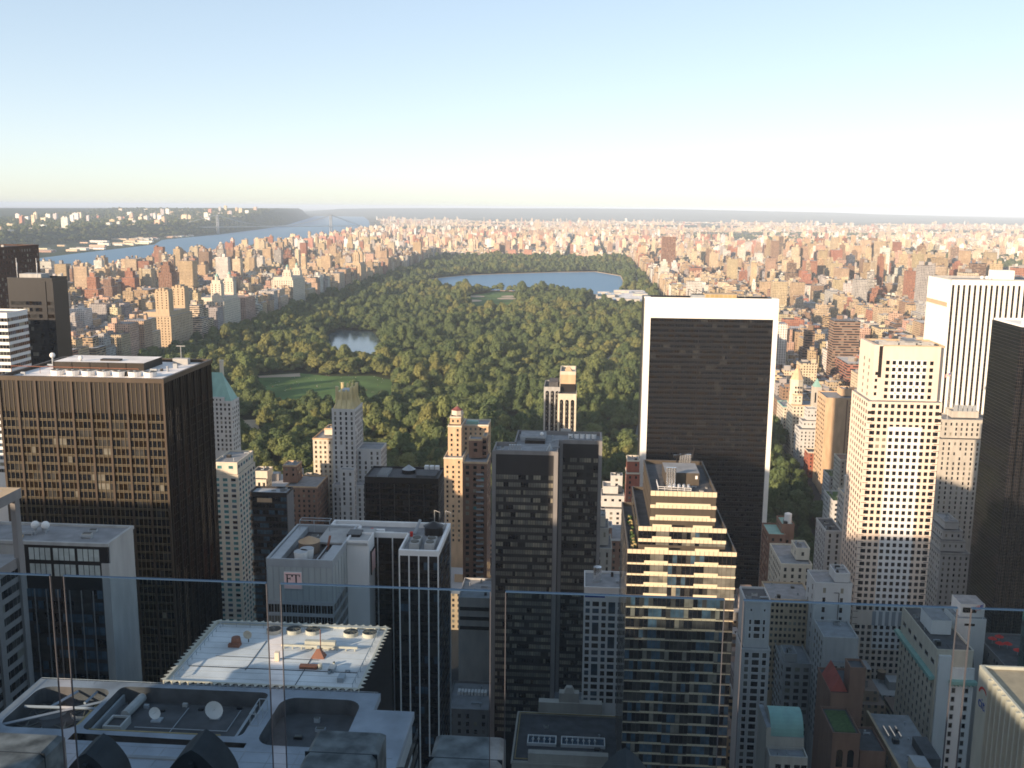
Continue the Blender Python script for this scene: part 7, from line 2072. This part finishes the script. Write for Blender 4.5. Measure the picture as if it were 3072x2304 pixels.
block_(SB['B'][0], SB['B'][1], 8.6, SB['B'][2], 256.5, 'paler stained stone block at the bottom centre', [(SB['B'][1], SB['B'][1]+.34)])
block_(SB['C'][0]-1.2, SB['C'][1], 8.4, SB['C'][2], 256.5, 'stone block in the bottom left corner', [(SB['C'][1], SB['C'][1]+.22)])
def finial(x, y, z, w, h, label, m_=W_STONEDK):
    t = thing('parapet_finial', label, 'stone ornament', (x, y, 252.5), 'pointed stone ornaments on the parapet')
    m = MB(); n = 9; rows = []
    for k in range(n+1):
        a = k/n; s = w*math.cos(a*math.pi/2)**.75 if k < n else .0
        rows.append((s, z-h+h*a))
    for d0, d1 in ((-.18, .18),):
        prof = [(-s, zz) for s, zz in rows] + [(s, zz) for s, zz in rows[::-1]]
        f = [(x+a, y+d0, b) for a, b in prof]; bck = [(x+a, y+d1, b) for a, b in prof]
        m.face(f[::-1]); m.face(bck)
        for k in range(len(prof)):
            j = (k+1) % len(prof); m.face([f[k], f[j], bck[j], bck[k]])
    m.box(x-w, x+w, y-.18, y+.18, 252.5, z-h)
    for k in (-1, 0, 1): m.box(x+k*w*.45-.02, x+k*w*.45+.02, y-.22, y-.18, z-h*1.0, z-h*(.25 if k == 0 else .45))
    m.build('ornament', [m_], t)
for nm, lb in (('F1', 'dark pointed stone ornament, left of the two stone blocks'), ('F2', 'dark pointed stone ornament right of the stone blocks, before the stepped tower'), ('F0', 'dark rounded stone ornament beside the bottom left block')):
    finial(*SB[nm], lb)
t = thing('parapet_scroll', 'pair of fluted rounded stone scrolls between the two stone blocks', 'stone ornament', (SB['S'][0], 9.2, 252.5))
for k, dx in enumerate((-.13, .13)):
    m = MB(); x = SB['S'][0]+dx; n = 10
    for y0, y1, s0, s1, z0, z1 in ((8.5, 9.2, .15, .15, 256.1, 256.3), (9.2, 9.55, .15, .03, 256.3, 256.12)):
        for q in range(n):
            a, b = math.pi*q/n, math.pi*(q+1)/n
            m.face([(x-s0*math.cos(a), y0, z0-.15+s0*math.sin(a)), (x-s1*math.cos(a), y1, z1-.15+s1*math.sin(a)), (x-s1*math.cos(b), y1, z1-.15+s1*math.sin(b)), (x-s0*math.cos(b), y0, z0-.15+s0*math.sin(b))])
    m.box(x-.13, x+.13, 8.5, 9.5, 252.5, 255.98); m.build('flute', [W_STONE], t, True)

finish_windows()

# ================================================================ air
m = bpy.data.materials.new('air_haze'); m.use_nodes = True
n = m.node_tree.nodes; n.remove(n['Principled BSDF'])
vo = n.new('ShaderNodeVolumePrincipled'); vo.inputs['Color'].default_value = (.70, .83, 1.0, 1); vo.inputs['Density'].default_value = 4.2e-5; vo.inputs['Anisotropy'].default_value = -.2
m.node_tree.links.new(vo.outputs['Volume'], n['Material Output'].inputs['Volume'])
hz = MB(); hz.box(-95000, 95000, -6500, 95000, -3, 300, 0, None, True)
o = hz.build('haze', [m]); kind(o, 'stuff')
tag(o, 'thin pale haze lying over the whole city', 'haze')
